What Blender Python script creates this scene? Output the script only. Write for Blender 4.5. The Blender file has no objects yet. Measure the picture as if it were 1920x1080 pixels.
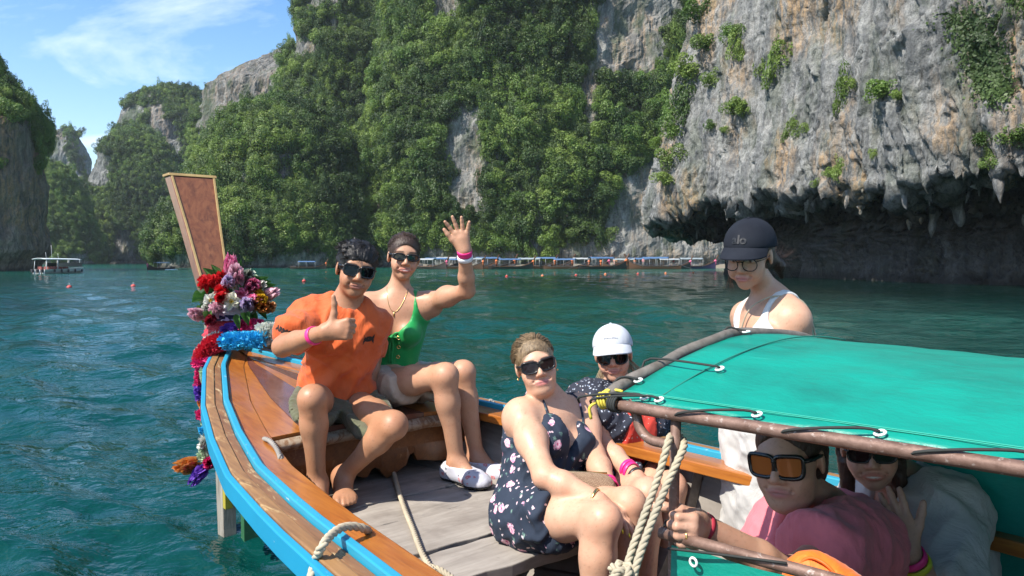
import bpy, bmesh, math, random
import numpy as np
from mathutils import Vector, Matrix
from mathutils.bvhtree import BVHTree

random.seed(7); np.random.seed(7)
scn = bpy.context.scene
R = math.radians

# ------------------------------------------------------------------ camera
CAM_H = 1.78                      # eye height above the water
FPX = 1387.0                      # focal length in photograph pixels (1920 wide)
HORIZON = 488.0
PITCH = math.atan((540 - HORIZON) / FPX)
cam_d = bpy.data.cameras.new('camera')
cam_d.sensor_width = 36.0; cam_d.lens = 36.0 * FPX / 1920.0
cam_d.clip_start = 0.05; cam_d.clip_end = 6000
cam = bpy.data.objects.new('camera', cam_d)
scn.collection.objects.link(cam)
cam.location = (0, 0, CAM_H); cam.rotation_euler = (math.pi / 2 - PITCH, 0, 0)
scn.camera = cam

# ------------------------------------------------------------------ light
SUN_EL, SUN_AZ = R(50), R(-128)   # sun high, behind the camera's left shoulder
SUN_DIR = Vector((math.cos(SUN_EL) * math.sin(SUN_AZ), math.cos(SUN_EL) * math.cos(SUN_AZ), math.sin(SUN_EL)))
sun_d = bpy.data.lights.new('sun', 'SUN'); sun_d.energy = 4.2; sun_d.angle = R(0.5); sun_d.color = (1.0, 0.94, 0.84)
sun = bpy.data.objects.new('sun', sun_d); scn.collection.objects.link(sun)
sun.location = (-30, -20, 60)
sun.rotation_euler = SUN_DIR.to_track_quat('Z', 'Y').to_euler()

world = bpy.data.worlds.new('World'); scn.world = world; world.use_nodes = True
wn = world.node_tree.nodes; wl = world.node_tree.links
bg = wn['Background']
sky = wn.new('ShaderNodeTexSky'); sky.sky_type = 'NISHITA'; sky.sun_disc = False
sky.sun_elevation = SUN_EL; sky.sun_rotation = SUN_AZ; sky.air_density = 1.0; sky.dust_density = 0.6; sky.ozone_density = 2.2
tc = wn.new('ShaderNodeTexCoord'); sep = wn.new('ShaderNodeSeparateXYZ'); wl.new(tc.outputs['Generated'], sep.inputs[0])
def wmath(op, a, b=None, clamp=False):
    n = wn.new('ShaderNodeMath'); n.operation = op; n.use_clamp = clamp
    for i, v in enumerate((a, b)):
        if v is None: continue
        if isinstance(v, (int, float)): n.inputs[i].default_value = v
        else: wl.new(v, n.inputs[i])
    return n.outputs[0]
zz = wmath('ADD', wmath('MAXIMUM', sep.outputs['Z'], 0.0), 0.16)
cx_ = wmath('DIVIDE', sep.outputs['X'], zz); cy_ = wmath('DIVIDE', sep.outputs['Y'], zz)
cmb = wn.new('ShaderNodeCombineXYZ'); wl.new(cx_, cmb.inputs[0]); wl.new(cy_, cmb.inputs[1])
mp = wn.new('ShaderNodeMapping'); mp.inputs['Location'].default_value = (1.9, 0.55, 0.0); mp.inputs['Scale'].default_value = (0.75, 1.25, 1.0)
mp.inputs['Rotation'].default_value = (0, 0, R(25))
wl.new(cmb.outputs[0], mp.inputs[0])
cn = wn.new('ShaderNodeTexNoise'); cn.inputs['Scale'].default_value = 1.15; cn.inputs['Detail'].default_value = 9; cn.inputs['Roughness'].default_value = 0.58
cn.inputs['Distortion'].default_value = 0.35
wl.new(mp.outputs[0], cn.inputs['Vector'])
cr = wn.new('ShaderNodeValToRGB'); cr.color_ramp.elements[0].position = 0.52; cr.color_ramp.elements[1].position = 0.78
cr.color_ramp.elements[0].color = (0, 0, 0, 1); cr.color_ramp.elements[1].color = (1, 1, 1, 1)
wl.new(cn.outputs['Fac'], cr.inputs[0])
hz = wmath('POWER', wmath('SUBTRACT', 1.0, wmath('MAXIMUM', sep.outputs['Z'], 0.0), True), 7.0)
cf = wmath('ADD', wmath('MULTIPLY', cr.outputs[0], 0.85), wmath('MULTIPLY', hz, 0.26), True)
cm = wn.new('ShaderNodeMixRGB'); wl.new(cf, cm.inputs[0])
hs = wn.new('ShaderNodeHueSaturation'); hs.inputs['Saturation'].default_value = 1.25; hs.inputs['Value'].default_value = 1.0
wl.new(sky.outputs[0], hs.inputs['Color']); wl.new(hs.outputs[0], cm.inputs[1])
cm.inputs[2].default_value = (7.2, 7.5, 8.0, 1)
wl.new(cm.outputs[0], bg.inputs[0])
bg.inputs[1].default_value = 0.12

scn.view_settings.view_transform = 'Standard'; scn.view_settings.look = 'None'
scn.view_settings.gamma = 1.0; scn.view_settings.use_curve_mapping = False
scn.view_settings.exposure = 1.0
scn.render.engine = 'CYCLES'
scn.cycles.use_denoising = True
scn.cycles.max_bounces = 6; scn.cycles.diffuse_bounces = 3; scn.cycles.glossy_bounces = 3; scn.cycles.transmission_bounces = 4
scn.cycles.transparent_max_bounces = 6
scn.cycles.caustics_reflective = False; scn.cycles.caustics_refractive = False
scn.cycles.use_adaptive_sampling = False

# ------------------------------------------------------------------ survey helper
CP, SP = math.cos(PITCH), math.sin(PITCH)
def P(u, v, d):
    """the place in the world that was surveyed at photograph pixel (u, v), d metres along the view axis"""
    a = (u - 960) / FPX; b = (540 - v) / FPX
    return Vector((a * d, d * (CP + b * SP), CAM_H + d * (-SP + b * CP)))
def PX(p):
    """photograph pixel of world points (N,3)"""
    p = np.asarray(p, float); z = p[..., 2] - CAM_H
    d = p[..., 1] * CP - z * SP; up = p[..., 1] * SP + z * CP
    d = np.maximum(d, 1e-3)
    return 960 + FPX * p[..., 0] / d, 540 - FPX * up / d

# ------------------------------------------------------------------ objects
COL = scn.collection
def link(o, parent=None):
    COL.objects.link(o)
    if parent is not None: o.parent = parent
    return o
def empty(name, loc, rz=0, label=None, cat=None, group=None):
    o = bpy.data.objects.new(name, None); o.empty_display_size = 0.1
    o.location = loc; o.rotation_euler = (0, 0, rz); link(o)
    return tag(o, label, cat, group)
def tag(o, label=None, cat=None, group=None, kind=None):
    if label: o['label'] = label
    if cat: o['category'] = cat
    if group: o['group'] = group
    if kind: o['kind'] = kind
    return o
def mesh_obj(name, verts, faces, mat=None, parent=None, smooth=True, loc=None):
    me = bpy.data.meshes.new(name)
    verts = np.asarray(verts, dtype=np.float32).reshape(-1, 3)
    if isinstance(faces, np.ndarray):
        n, k = faces.shape
        me.vertices.add(len(verts)); me.vertices.foreach_set('co', verts.ravel())
        me.loops.add(n * k); me.loops.foreach_set('vertex_index', faces.astype(np.int32).ravel())
        me.polygons.add(n); me.polygons.foreach_set('loop_start', np.arange(0, n * k, k, dtype=np.int32))
        me.update(calc_edges=True)
    else:
        me.from_pydata([tuple(map(float, v)) for v in verts], [], faces); me.update()
    if smooth: me.polygons.foreach_set('use_smooth', np.ones(len(me.polygons), dtype=bool))
    for m in (mat if isinstance(mat, (list, tuple)) else [mat]):
        if m is not None: me.materials.append(m)
    o = bpy.data.objects.new(name, me); link(o, parent)
    if loc is not None: o.location = loc
    return o
def set_color(o, cols, name='Col'):
    me = o.data
    at = me.attributes.new(name, 'FLOAT_COLOR', 'POINT')
    c = np.ones((len(me.vertices), 4), dtype=np.float32); c[:, :3] = cols
    at.data.foreach_set('color', c.ravel())

class MB:
    """collects verts and faces, linked as one mesh object"""
    def __init__(s): s.v = []; s.f = []
    def add(s, v, f):
        b = len(s.v); s.v += [tuple(map(float, p)) for p in v]; s.f += [tuple(i + b for i in q) for q in f]
    def box(s, c, size, M=None):
        x, y, z = size[0] / 2, size[1] / 2, size[2] / 2
        v = [Vector((a * x, b * y, d * z)) for a in (-1, 1) for b in (-1, 1) for d in (-1, 1)]
        if M is not None: v = [M @ p for p in v]
        v = [p + Vector(c) for p in v]
        s.add(v, [(0, 1, 3, 2), (4, 6, 7, 5), (0, 4, 5, 1), (2, 3, 7, 6), (0, 2, 6, 4), (1, 5, 7, 3)])
    def tube(s, pts, r, n=8, cap=True):
        pts = [Vector(p) for p in pts]
        rs = r if isinstance(r, (list, tuple)) else [r] * len(pts)
        b = len(s.v); ref = None
        for i, p in enumerate(pts):
            t = (pts[min(i + 1, len(pts) - 1)] - pts[max(i - 1, 0)])
            if t.length < 1e-9: t = Vector((0, 0, 1))
            t.normalize()
            if ref is None:
                ref = Vector((0, 0, 1)) if abs(t.z) < .9 else Vector((1, 0, 0))
            x = (ref - t * ref.dot(t)); x.normalize(); ref = x
            y = t.cross(x)
            for k in range(n):
                a = 2 * math.pi * k / n
                s.v.append(tuple(p + (x * math.cos(a) + y * math.sin(a)) * rs[i]))
        for i in range(len(pts) - 1):
            for k in range(n):
                k2 = (k + 1) % n
                s.f.append((b + i * n + k, b + i * n + k2, b + (i + 1) * n + k2, b + (i + 1) * n + k))
        if cap:
            s.f.append(tuple(b + k for k in reversed(range(n))))
            s.f.append(tuple(b + (len(pts) - 1) * n + k for k in range(n)))
    def grid(s, fn, nu, nv, flip=False):
        b = len(s.v)
        for i in range(nu + 1):
            for j in range(nv + 1): s.v.append(tuple(fn(i / nu, j / nv)))
        for i in range(nu):
            for j in range(nv):
                q = (b + i * (nv + 1) + j, b + (i + 1) * (nv + 1) + j, b + (i + 1) * (nv + 1) + j + 1, b + i * (nv + 1) + j + 1)
                s.f.append(q[::-1] if flip else q)
    def blob(s, c, r, nu=10, nv=6, M=None):
        r = r if isinstance(r, (tuple, list)) else (r, r, r)
        def fn(a, b):
            t = a * 2 * math.pi; p = b * math.pi
            q = Vector((r[0] * math.sin(p) * math.cos(t), r[1] * math.sin(p) * math.sin(t), -r[2] * math.cos(p)))
            if M is not None: q = M @ q
            return q + Vector(c)
        s.grid(fn, nu, nv)
    def build(s, name, mat=None, parent=None, smooth=False, loc=None, bevel=0):
        o = mesh_obj(name, s.v, s.f, mat, parent, smooth, loc)
        if bevel:
            m = o.modifiers.new('edge', 'BEVEL'); m.width = bevel; m.segments = 2; m.limit_method = 'ANGLE'; m.angle_limit = R(40)
        return o

def copy_tree(o, parent=None):
    c = o.copy(); link(c, parent)
    for ch in list(o.children): copy_tree(ch, c)
    return c

def spline(pts, n):
    """Catmull-Rom through points -> n samples per span"""
    pts = [Vector(p) for p in pts]; out = []
    q = [pts[0] * 2 - pts[1]] + pts + [pts[-1] * 2 - pts[-2]]
    for i in range(1, len(q) - 2):
        for k in range(n):
            t = k / n; a, b, c, d = q[i - 1], q[i], q[i + 1], q[i + 2]
            out.append(0.5 * ((2 * b) + (c - a) * t + (2 * a - 5 * b + 4 * c - d) * t * t + (3 * b - a - 3 * c + d) * t ** 3))
    out.append(pts[-1]); return out

# ------------------------------------------------------------------ noise (numpy)
_rs = np.random.RandomState(11)
_perm = np.concatenate([_rs.permutation(256)] * 3).astype(np.int32)
_g = _rs.normal(size=(256, 3)); _g = (_g / np.linalg.norm(_g, axis=1)[:, None]).astype(np.float32)
def perlin(x, y, z):
    x, y, z = [np.asarray(a, np.float32) for a in (x, y, z)]
    x, y, z = np.broadcast_arrays(x, y, z)
    xi, yi, zi = [np.floor(a).astype(np.int32) for a in (x, y, z)]
    xf, yf, zf = x - xi, y - yi, z - zi
    u, v, w = [a * a * a * (a * (a * 6 - 15) + 10) for a in (xf, yf, zf)]
    def gr(i, j, k):
        h = _perm[_perm[_perm[(xi + i) & 255] + ((yi + j) & 255)] + ((zi + k) & 255)]
        g = _g[h]
        return g[..., 0] * (xf - i) + g[..., 1] * (yf - j) + g[..., 2] * (zf - k)
    l = lambda a, b, t: a + (b - a) * t
    return l(l(l(gr(0, 0, 0), gr(1, 0, 0), u), l(gr(0, 1, 0), gr(1, 1, 0), u), v),
             l(l(gr(0, 0, 1), gr(1, 0, 1), u), l(gr(0, 1, 1), gr(1, 1, 1), u), v), w) * 1.5
def fbm(x, y, z, octv=4, gain=.5, ridged=False):
    t = 0; a = 1.0; s = 0
    for o in range(octv):
        n = perlin(x * 2 ** o + 17.3 * o, y * 2 ** o + 5.1 * o, z * 2 ** o + 9.7 * o)
        if ridged: n = 1 - 2 * np.abs(n)
        t = t + n * a; s += a; a *= gain
    return t / s

# ------------------------------------------------------------------ materials
def mat(name, color=(.5, .5, .5), rough=.6, **kw):
    m = bpy.data.materials.new(name); m.use_nodes = True
    b = m.node_tree.nodes['Principled BSDF']
    b.inputs['Base Color'].default_value = (*color, 1); b.inputs['Roughness'].default_value = rough
    for k, v in kw.items(): b.inputs[k.replace('_', ' ')].default_value = v
    return m
class NT:
    """tiny node-tree shorthand"""
    def __init__(s, m): s.m = m; s.t = m.node_tree; s.b = s.t.nodes['Principled BSDF']; s.out = s.t.nodes['Material Output']
    def n(s, typ, **props):
        x = s.t.nodes.new('ShaderNode' + typ)
        for k, v in props.items(): setattr(x, k, v)
        return x
    def set(s, sock, v):
        if hasattr(v, 'is_output') or isinstance(v, bpy.types.NodeSocket): s.t.links.new(v, sock)
        else: sock.default_value = v
    def coord(s, kind='Object', scale=(1, 1, 1), rot=(0, 0, 0), loc=(0, 0, 0)):
        c = s.n('TexCoord').outputs[kind]; m_ = s.n('Mapping'); s.t.links.new(c, m_.inputs[0])
        m_.inputs['Scale'].default_value = scale; m_.inputs['Rotation'].default_value = rot; m_.inputs['Location'].default_value = loc
        return m_.outputs[0]
    def noise(s, vec, scale=1, detail=4, rough=.5, dist=0, out='Fac'):
        x = s.n('TexNoise'); s.t.links.new(vec, x.inputs['Vector'])
        x.inputs['Scale'].default_value = scale; x.inputs['Detail'].default_value = detail
        x.inputs['Roughness'].default_value = rough; x.inputs['Distortion'].default_value = dist
        return x.outputs[out]
    def voro(s, vec, scale=1, feature='F1', out='Distance', rnd=1):
        x = s.n('TexVoronoi', feature=feature); s.t.links.new(vec, x.inputs['Vector'])
        x.inputs['Scale'].default_value = scale; x.inputs['Randomness'].default_value = rnd
        return x.outputs[out]
    def ramp(s, fac, stops, interp='LINEAR'):
        x = s.n('ValToRGB'); s.set(x.inputs[0], fac); x.color_ramp.interpolation = interp
        e = x.color_ramp.elements
        while len(e) < len(stops): e.new(.5)
        for i, (p, c) in enumerate(stops):
            e[i].position = p; e[i].color = (*c, 1) if isinstance(c, (tuple, list)) else (c, c, c, 1)
        return x.outputs[0]
    def math(s, op, a, b=0.0, clamp=False):
        x = s.n('Math', operation=op, use_clamp=clamp); s.set(x.inputs[0], a); s.set(x.inputs[1], b); return x.outputs[0]
    def mix(s, fac, a, b, mode='MIX'):
        x = s.n('MixRGB', blend_type=mode); s.set(x.inputs[0], fac)
        for i, v in ((1, a), (2, b)):
            if isinstance(v, (tuple, list)): v = (*v[:3], 1)
            s.set(x.inputs[i], v)
        return x.outputs[0]
    def attr(s, name, out='Color'):
        x = s.n('Attribute'); x.attribute_name = name; return x.outputs[out]
    def bump(s, h, strength=.5, dist=.01, normal=None):
        x = s.n('Bump'); s.set(x.inputs['Height'], h); x.inputs['Strength'].default_value = strength; x.inputs['Distance'].default_value = dist
        if normal is not None: s.t.links.new(normal, x.inputs['Normal'])
        return x.outputs[0]
    def color(s, v): s.set(s.b.inputs['Base Color'], v)
    def normal(s, v): s.t.links.new(v, s.b.inputs['Normal'])
# =================================================================== WATER
def water_mat():
    m = mat('sea_water', (0.0, .07, .06), .04, IOR=1.33); t = NT(m)
    gv = t.n('NewGeometry').outputs['Position']
    big = t.noise(gv, .05, 3)
    deep = t.ramp(big, [(.35, (.0012, .034, .030)), (.7, (.002, .054, .044))])
    # the bay's bottom rises towards the beach below the middle cliff: paler, greener water
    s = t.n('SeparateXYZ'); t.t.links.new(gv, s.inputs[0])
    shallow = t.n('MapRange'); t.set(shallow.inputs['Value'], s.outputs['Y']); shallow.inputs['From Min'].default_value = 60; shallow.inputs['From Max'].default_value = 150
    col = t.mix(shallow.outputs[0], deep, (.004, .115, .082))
    # water under the big overhang is coloured darker to cut green bounce light
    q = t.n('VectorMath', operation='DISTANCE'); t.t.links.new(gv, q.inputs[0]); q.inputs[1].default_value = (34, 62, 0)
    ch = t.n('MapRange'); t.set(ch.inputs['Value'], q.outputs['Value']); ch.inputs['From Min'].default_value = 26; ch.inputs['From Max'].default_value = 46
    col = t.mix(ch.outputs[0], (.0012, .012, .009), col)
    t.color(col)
    v1 = t.n('Mapping'); t.t.links.new(gv, v1.inputs[0]); v1.inputs['Scale'].default_value = (1.0, 1.6, 1)
    n1 = t.noise(v1.outputs[0], 5.0, 3, .55, .3); n2 = t.noise(v1.outputs[0], 1.1, 3, .5, .2); n3 = t.noise(v1.outputs[0], .28, 3, .5)
    cd = t.n('CameraData').outputs['View Distance']
    # ripples smaller than can be resolved far off are replaced by longer ones
    h = t.math('ADD', t.math('MULTIPLY', n1, .046), t.math('ADD', t.math('MULTIPLY', n2, .12), t.math('MULTIPLY', n3, .16)))
    t.normal(t.bump(h, .9, 1.0))
    return m
def build_water():
    na, nr = 380, 560
    ang = np.concatenate([np.linspace(-math.pi, -R(60), 30, endpoint=False), np.linspace(-R(60), R(60), na), np.linspace(R(60), math.pi, 31)[1:]])
    ang = ang[:-1]
    r = 0.55 * (1500 / .55) ** (np.linspace(0, 1, nr) ** 1.0)
    A, Rr = np.meshgrid(ang, r, indexing='ij')
    x = Rr * np.sin(A); y = Rr * np.cos(A)
    rs = np.random.RandomState(3); z = np.zeros_like(x)
    wx = x + .35 * fbm(x * .6, y * .6, 0 * x, 2); wy = y + .35 * fbm(x * .6 + 40, y * .6, 0 * x, 2)
    for i in range(64):
        lam = .22 * (7.0 / .22) ** rs.rand(); th = R(68) + rs.normal() * .62
        k = 2 * math.pi / lam; a = .0102 * lam ** .74 if lam < 2.2 else .0102 * 2.2 ** .74 * (2.2 / lam) ** .5
        ph = k * (wx * math.cos(th) + wy * math.sin(th)) + rs.rand() * 6.28
        fade = np.clip((lam / (Rr * .0125) - 2.2) / 2.5, 0, 1)
        z += a * fade * (np.sin(ph) + .22 * np.sin(2 * ph + 1.3))
    env = .65 + .6 * np.clip(fbm(x * .12, y * .12, 0 * x + 3, 2) + .5, 0, 1.3)
    right = np.clip((x / np.maximum(y, .5) + .1) / .6, 0, 1)      # the lee of the big cliff is calmer
    z *= env * (1 - .45 * right)
    # no sea inside the hull
    s = BA.x * x + BA.y * y; n = BN.x * x + BN.y * y
    ins = np.abs(n - N0) < np.interp(s, [-2.4, -1.6, -1.0, 3.5], [0, .30, .62, .62])
    z[ins] = -.45
    V = np.stack([x, y, z], -1).reshape(-1, 3)
    na2 = len(ang); i, j = np.meshgrid(np.arange(na2), np.arange(nr - 1), indexing='ij'); i2 = (i + 1) % na2
    F = np.stack([i * nr + j, i2 * nr + j, i2 * nr + j + 1, i * nr + j + 1], -1).reshape(-1, 4)[:, ::-1]
    o = mesh_obj('water', V, F, water_mat()); tag(o, kind='structure')
    # the seabed and the patch under the camera
    mb = MB(); mb.grid(lambda a, b: ((a - .5) * 5000, (b - .5) * 5000, -6), 2, 2)
    g = mb.build('seabed', mat('sea_sand', (.05, .16, .13), .9)); tag(g, kind='structure')

# =================================================================== ROCK
def rock_mat(name, base, light, warm, dark, sc=1.0, warm_amt=.5, bump=.5, green=0.0):
    m = mat(name, base, .92); t = NT(m)
    gv = t.n('NewGeometry').outputs['Position']
    def mp(scale, loc=(0, 0, 0), dist=None):
        q = t.n('Mapping'); t.t.links.new(gv if dist is None else dist, q.inputs[0]); q.inputs['Scale'].default_value = scale; q.inputs['Location'].default_value = loc; return q.outputs[0]
    warp = t.n('MixRGB', blend_type='ADD'); warp.inputs[0].default_value = 1.0
    t.t.links.new(gv, warp.inputs[1]); wn_ = t.noise(gv, .35 * sc, 3, .6, 0, 'Color'); t.t.links.new(wn_, warp.inputs[2])
    st = t.noise(mp((1.1 * sc, 1.1 * sc, .16 * sc), dist=warp.outputs[0]), 1.0, 6, .62)
    st2 = t.noise(mp((2.6 * sc, 2.6 * sc, .22 * sc), (7, 3, 1), warp.outputs[0]), 1.0, 5, .65)
    pat = t.noise(mp((.16 * sc, .16 * sc, .10 * sc), (3, 9, 2)), 1.0, 4, .55)
    fine = t.noise(mp((1, 1, .75)), 5.0 * sc, 6, .7)
    c = t.mix(t.ramp(st, [(.40, 0), (.62, 1)]), base, light)
    wf = t.math('MULTIPLY', t.ramp(pat, [(.47, 0), (.60, 1)]), t.ramp(st2, [(.42, .0), (.60, 1)]))
    c = t.mix(t.math('MULTIPLY', wf, warm_amt), c, warm)
    c = t.mix(t.ramp(st2, [(.30, .85), (.45, 0)]), c, dark)
    crack = t.voro(mp((.35 * sc, .35 * sc, .11 * sc), (1, 2, 3), warp.outputs[0]), 1.0, 'DISTANCE_TO_EDGE')
    c = t.mix(t.math('MULTIPLY', t.ramp(crack, [(.0, .8), (.02, 0)]), t.ramp(pat, [(.5, 0), (.62, .8)])), c, dark)
    c = t.mix(t.ramp(fine, [(.30, .55), (.55, 0)]), c, dark)
    if green > 0:
        gm = t.noise(mp((.3 * sc, .3 * sc, .16 * sc), (5, 5, 5)), 1.0, 5, .65)
        c = t.mix(t.math('MULTIPLY', t.ramp(gm, [(.50, 0), (.60, 1)]), green), c, (.035, .060, .018))
    st3 = t.noise(mp((4.2 * sc, 4.2 * sc, .20 * sc), (2, 8, 4), warp.outputs[0]), 1.0, 5, .7)
    c = t.mix(t.ramp(st3, [(.30, .9), (.43, 0)]), c, tuple(x * .45 for x in base)); c = t.mix(t.ramp(st3, [(.60, 0), (.74, .7)]), c, light)
    # tide mark: dark wet band with a pale line just above the water
    sp = t.n('SeparateXYZ'); t.t.links.new(gv, sp.inputs[0])
    tide = t.math('ADD', sp.outputs['Z'], t.math('MULTIPLY', st, 1.2))
    c = t.mix(t.ramp(t.math('MULTIPLY', tide, .25), [(.22, .85), (.40, 0)]), c, (.018, .017, .014))
    t.color(c)
    h = t.math('ADD', t.math('ADD', t.math('ADD', t.math('MULTIPLY', st2, .5), t.math('MULTIPLY', st3, .35)), t.math('MULTIPLY', fine, .34)), t.ramp(crack, [(0, 0), (.05, .06)]))
    t.normal(t.bump(h, bump, .55 / sc))
    return m
ROCK_NEAR = rock_mat('limestone', (.135, .14, .142), (.31, .31, .295), (.44, .29, .155), (.035, .034, .032), 1.0, .85, .9, .35)
ROCK_MID = rock_mat('limestone_overgrown', (.13, .132, .128), (.29, .285, .265), (.38, .25, .14), (.022, .024, .021), .75, .6, .9, .6)
ROCK_FAR = rock_mat('limestone_far', (.125, .132, .128), (.25, .25, .235), (.32, .20, .12), (.024, .027, .024), .36, .5, .9, .7)
ROCK_CAVE = rock_mat('cave_limestone_shade', (.048, .048, .046), (.105, .102, .094), (.10, .08, .05), (.009, .009, .009), 1.0, .5, .9, .2)  # darker limestone copy: dark wet rock, plus cave shade put into the colour
ROCK_LEFT = rock_mat('limestone_stained_shade', (.115, .095, .072), (.25, .205, .15), (.32, .19, .09), (.03, .028, .024), .8, .9, .9, .15)  # brown stained rock, its colour also darkened for the shade on this cliff

def karst(name, outline, Dc, ratio, ncol, dz, amp, rmat, zscale=.3, seed=0, expo=2.0):
    """a limestone tower: stacked super-elliptic rings whose flanks were surveyed as (v, u_left, u_right)"""
    k = Dc / FPX
    o = sorted(outline, key=lambda a: -a[0])
    zs = np.array([CAM_H + (HORIZON - a[0]) * k for a in o]); xl = np.array([(a[1] - 960) * k for a in o]); xr = np.array([(a[2] - 960) * k for a in o])
    z0, z1 = -2.0, zs[-1]
    lev = np.arange(z0, z1, dz); lev = np.append(lev, z1)
    XL = np.interp(lev, zs, xl); XR = np.interp(lev, zs, xr)
    # theta: most columns on the side that faces the bay
    th = np.concatenate([np.linspace(math.pi * .92, math.pi * 2.08, int(ncol * .8), endpoint=False), np.linspace(math.pi * 2.08, math.pi * 2.92, ncol - int(ncol * .8), endpoint=False)])
    T, Z = np.meshgrid(th, lev, indexing='ij')
    c = np.cos(T); s = np.sin(T)
    ce = np.sign(c) * np.abs(c) ** (2 / expo); se = np.sign(s) * np.abs(s) ** (2 / expo)
    mid = (XL + XR) / 2; rad = np.maximum((XR - XL) / 2, .5)
    rb = rad[:, ] * ratio
    X = mid[None, :] + rad[None, :] * ce; Y = Dc + (rb[None, :]) * se
    f = 1.0 / (amp * 5)
    n1 = fbm(X * f + seed, Y * f, Z * f * zscale, 4, .5)
    n2 = fbm(X * f * 2.7 + seed, Y * f * 2.7, Z * f * 2.7 * .55, 4, .55, True)
    n3 = fbm(X * f * 9 + seed, Y * f * 9, Z * f * 9 * .5, 3, .6, True)
    ledge = np.abs(((Z + n1 * amp * 3) / (amp * 4.5)) % 1 - .5) * 2
    d = amp * (1.0 * n1 + .55 * (n2 - .3) + .13 * n3 + .35 * (ledge - .5))
    foot = np.clip((Z + 1.0) / (amp * .9), 0, 1)
    d = d * (.3 + .7 * foot) - np.exp(-((Z - 1.2) / 1.3) ** 2) * min(1.6, amp * .35)
    X = X + d * c; Y = Y + d * s
    Zd = Z + .35 * amp * n2 * np.clip((Z - 3) / 6, 0, 1)
    V = np.stack([X, Y, Zd], -1).reshape(-1, 3); nl = len(lev); nc = len(th)
    i, j = np.meshgrid(np.arange(nc), np.arange(nl - 1), indexing='ij'); i2 = (i + 1) % nc
    F = np.stack([i * nl + j, i2 * nl + j, i2 * nl + j + 1, i * nl + j + 1], -1).reshape(-1, 4)
    # domed top
    topc = len(V); V = np.vstack([V, [[mid[-1], Dc, z1 + amp * .8]]])
    faces = F
    top = np.array([[i * nl + nl - 1, ((i + 1) % nc) * nl + nl - 1, topc, topc] for i in range(nc)])
    ob = mesh_obj(name, V, [tuple(q) for q in faces] + [tuple(q[:3]) for q in top], rmat, smooth=False)
    tag(ob, kind='structure')
    return ob

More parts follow.
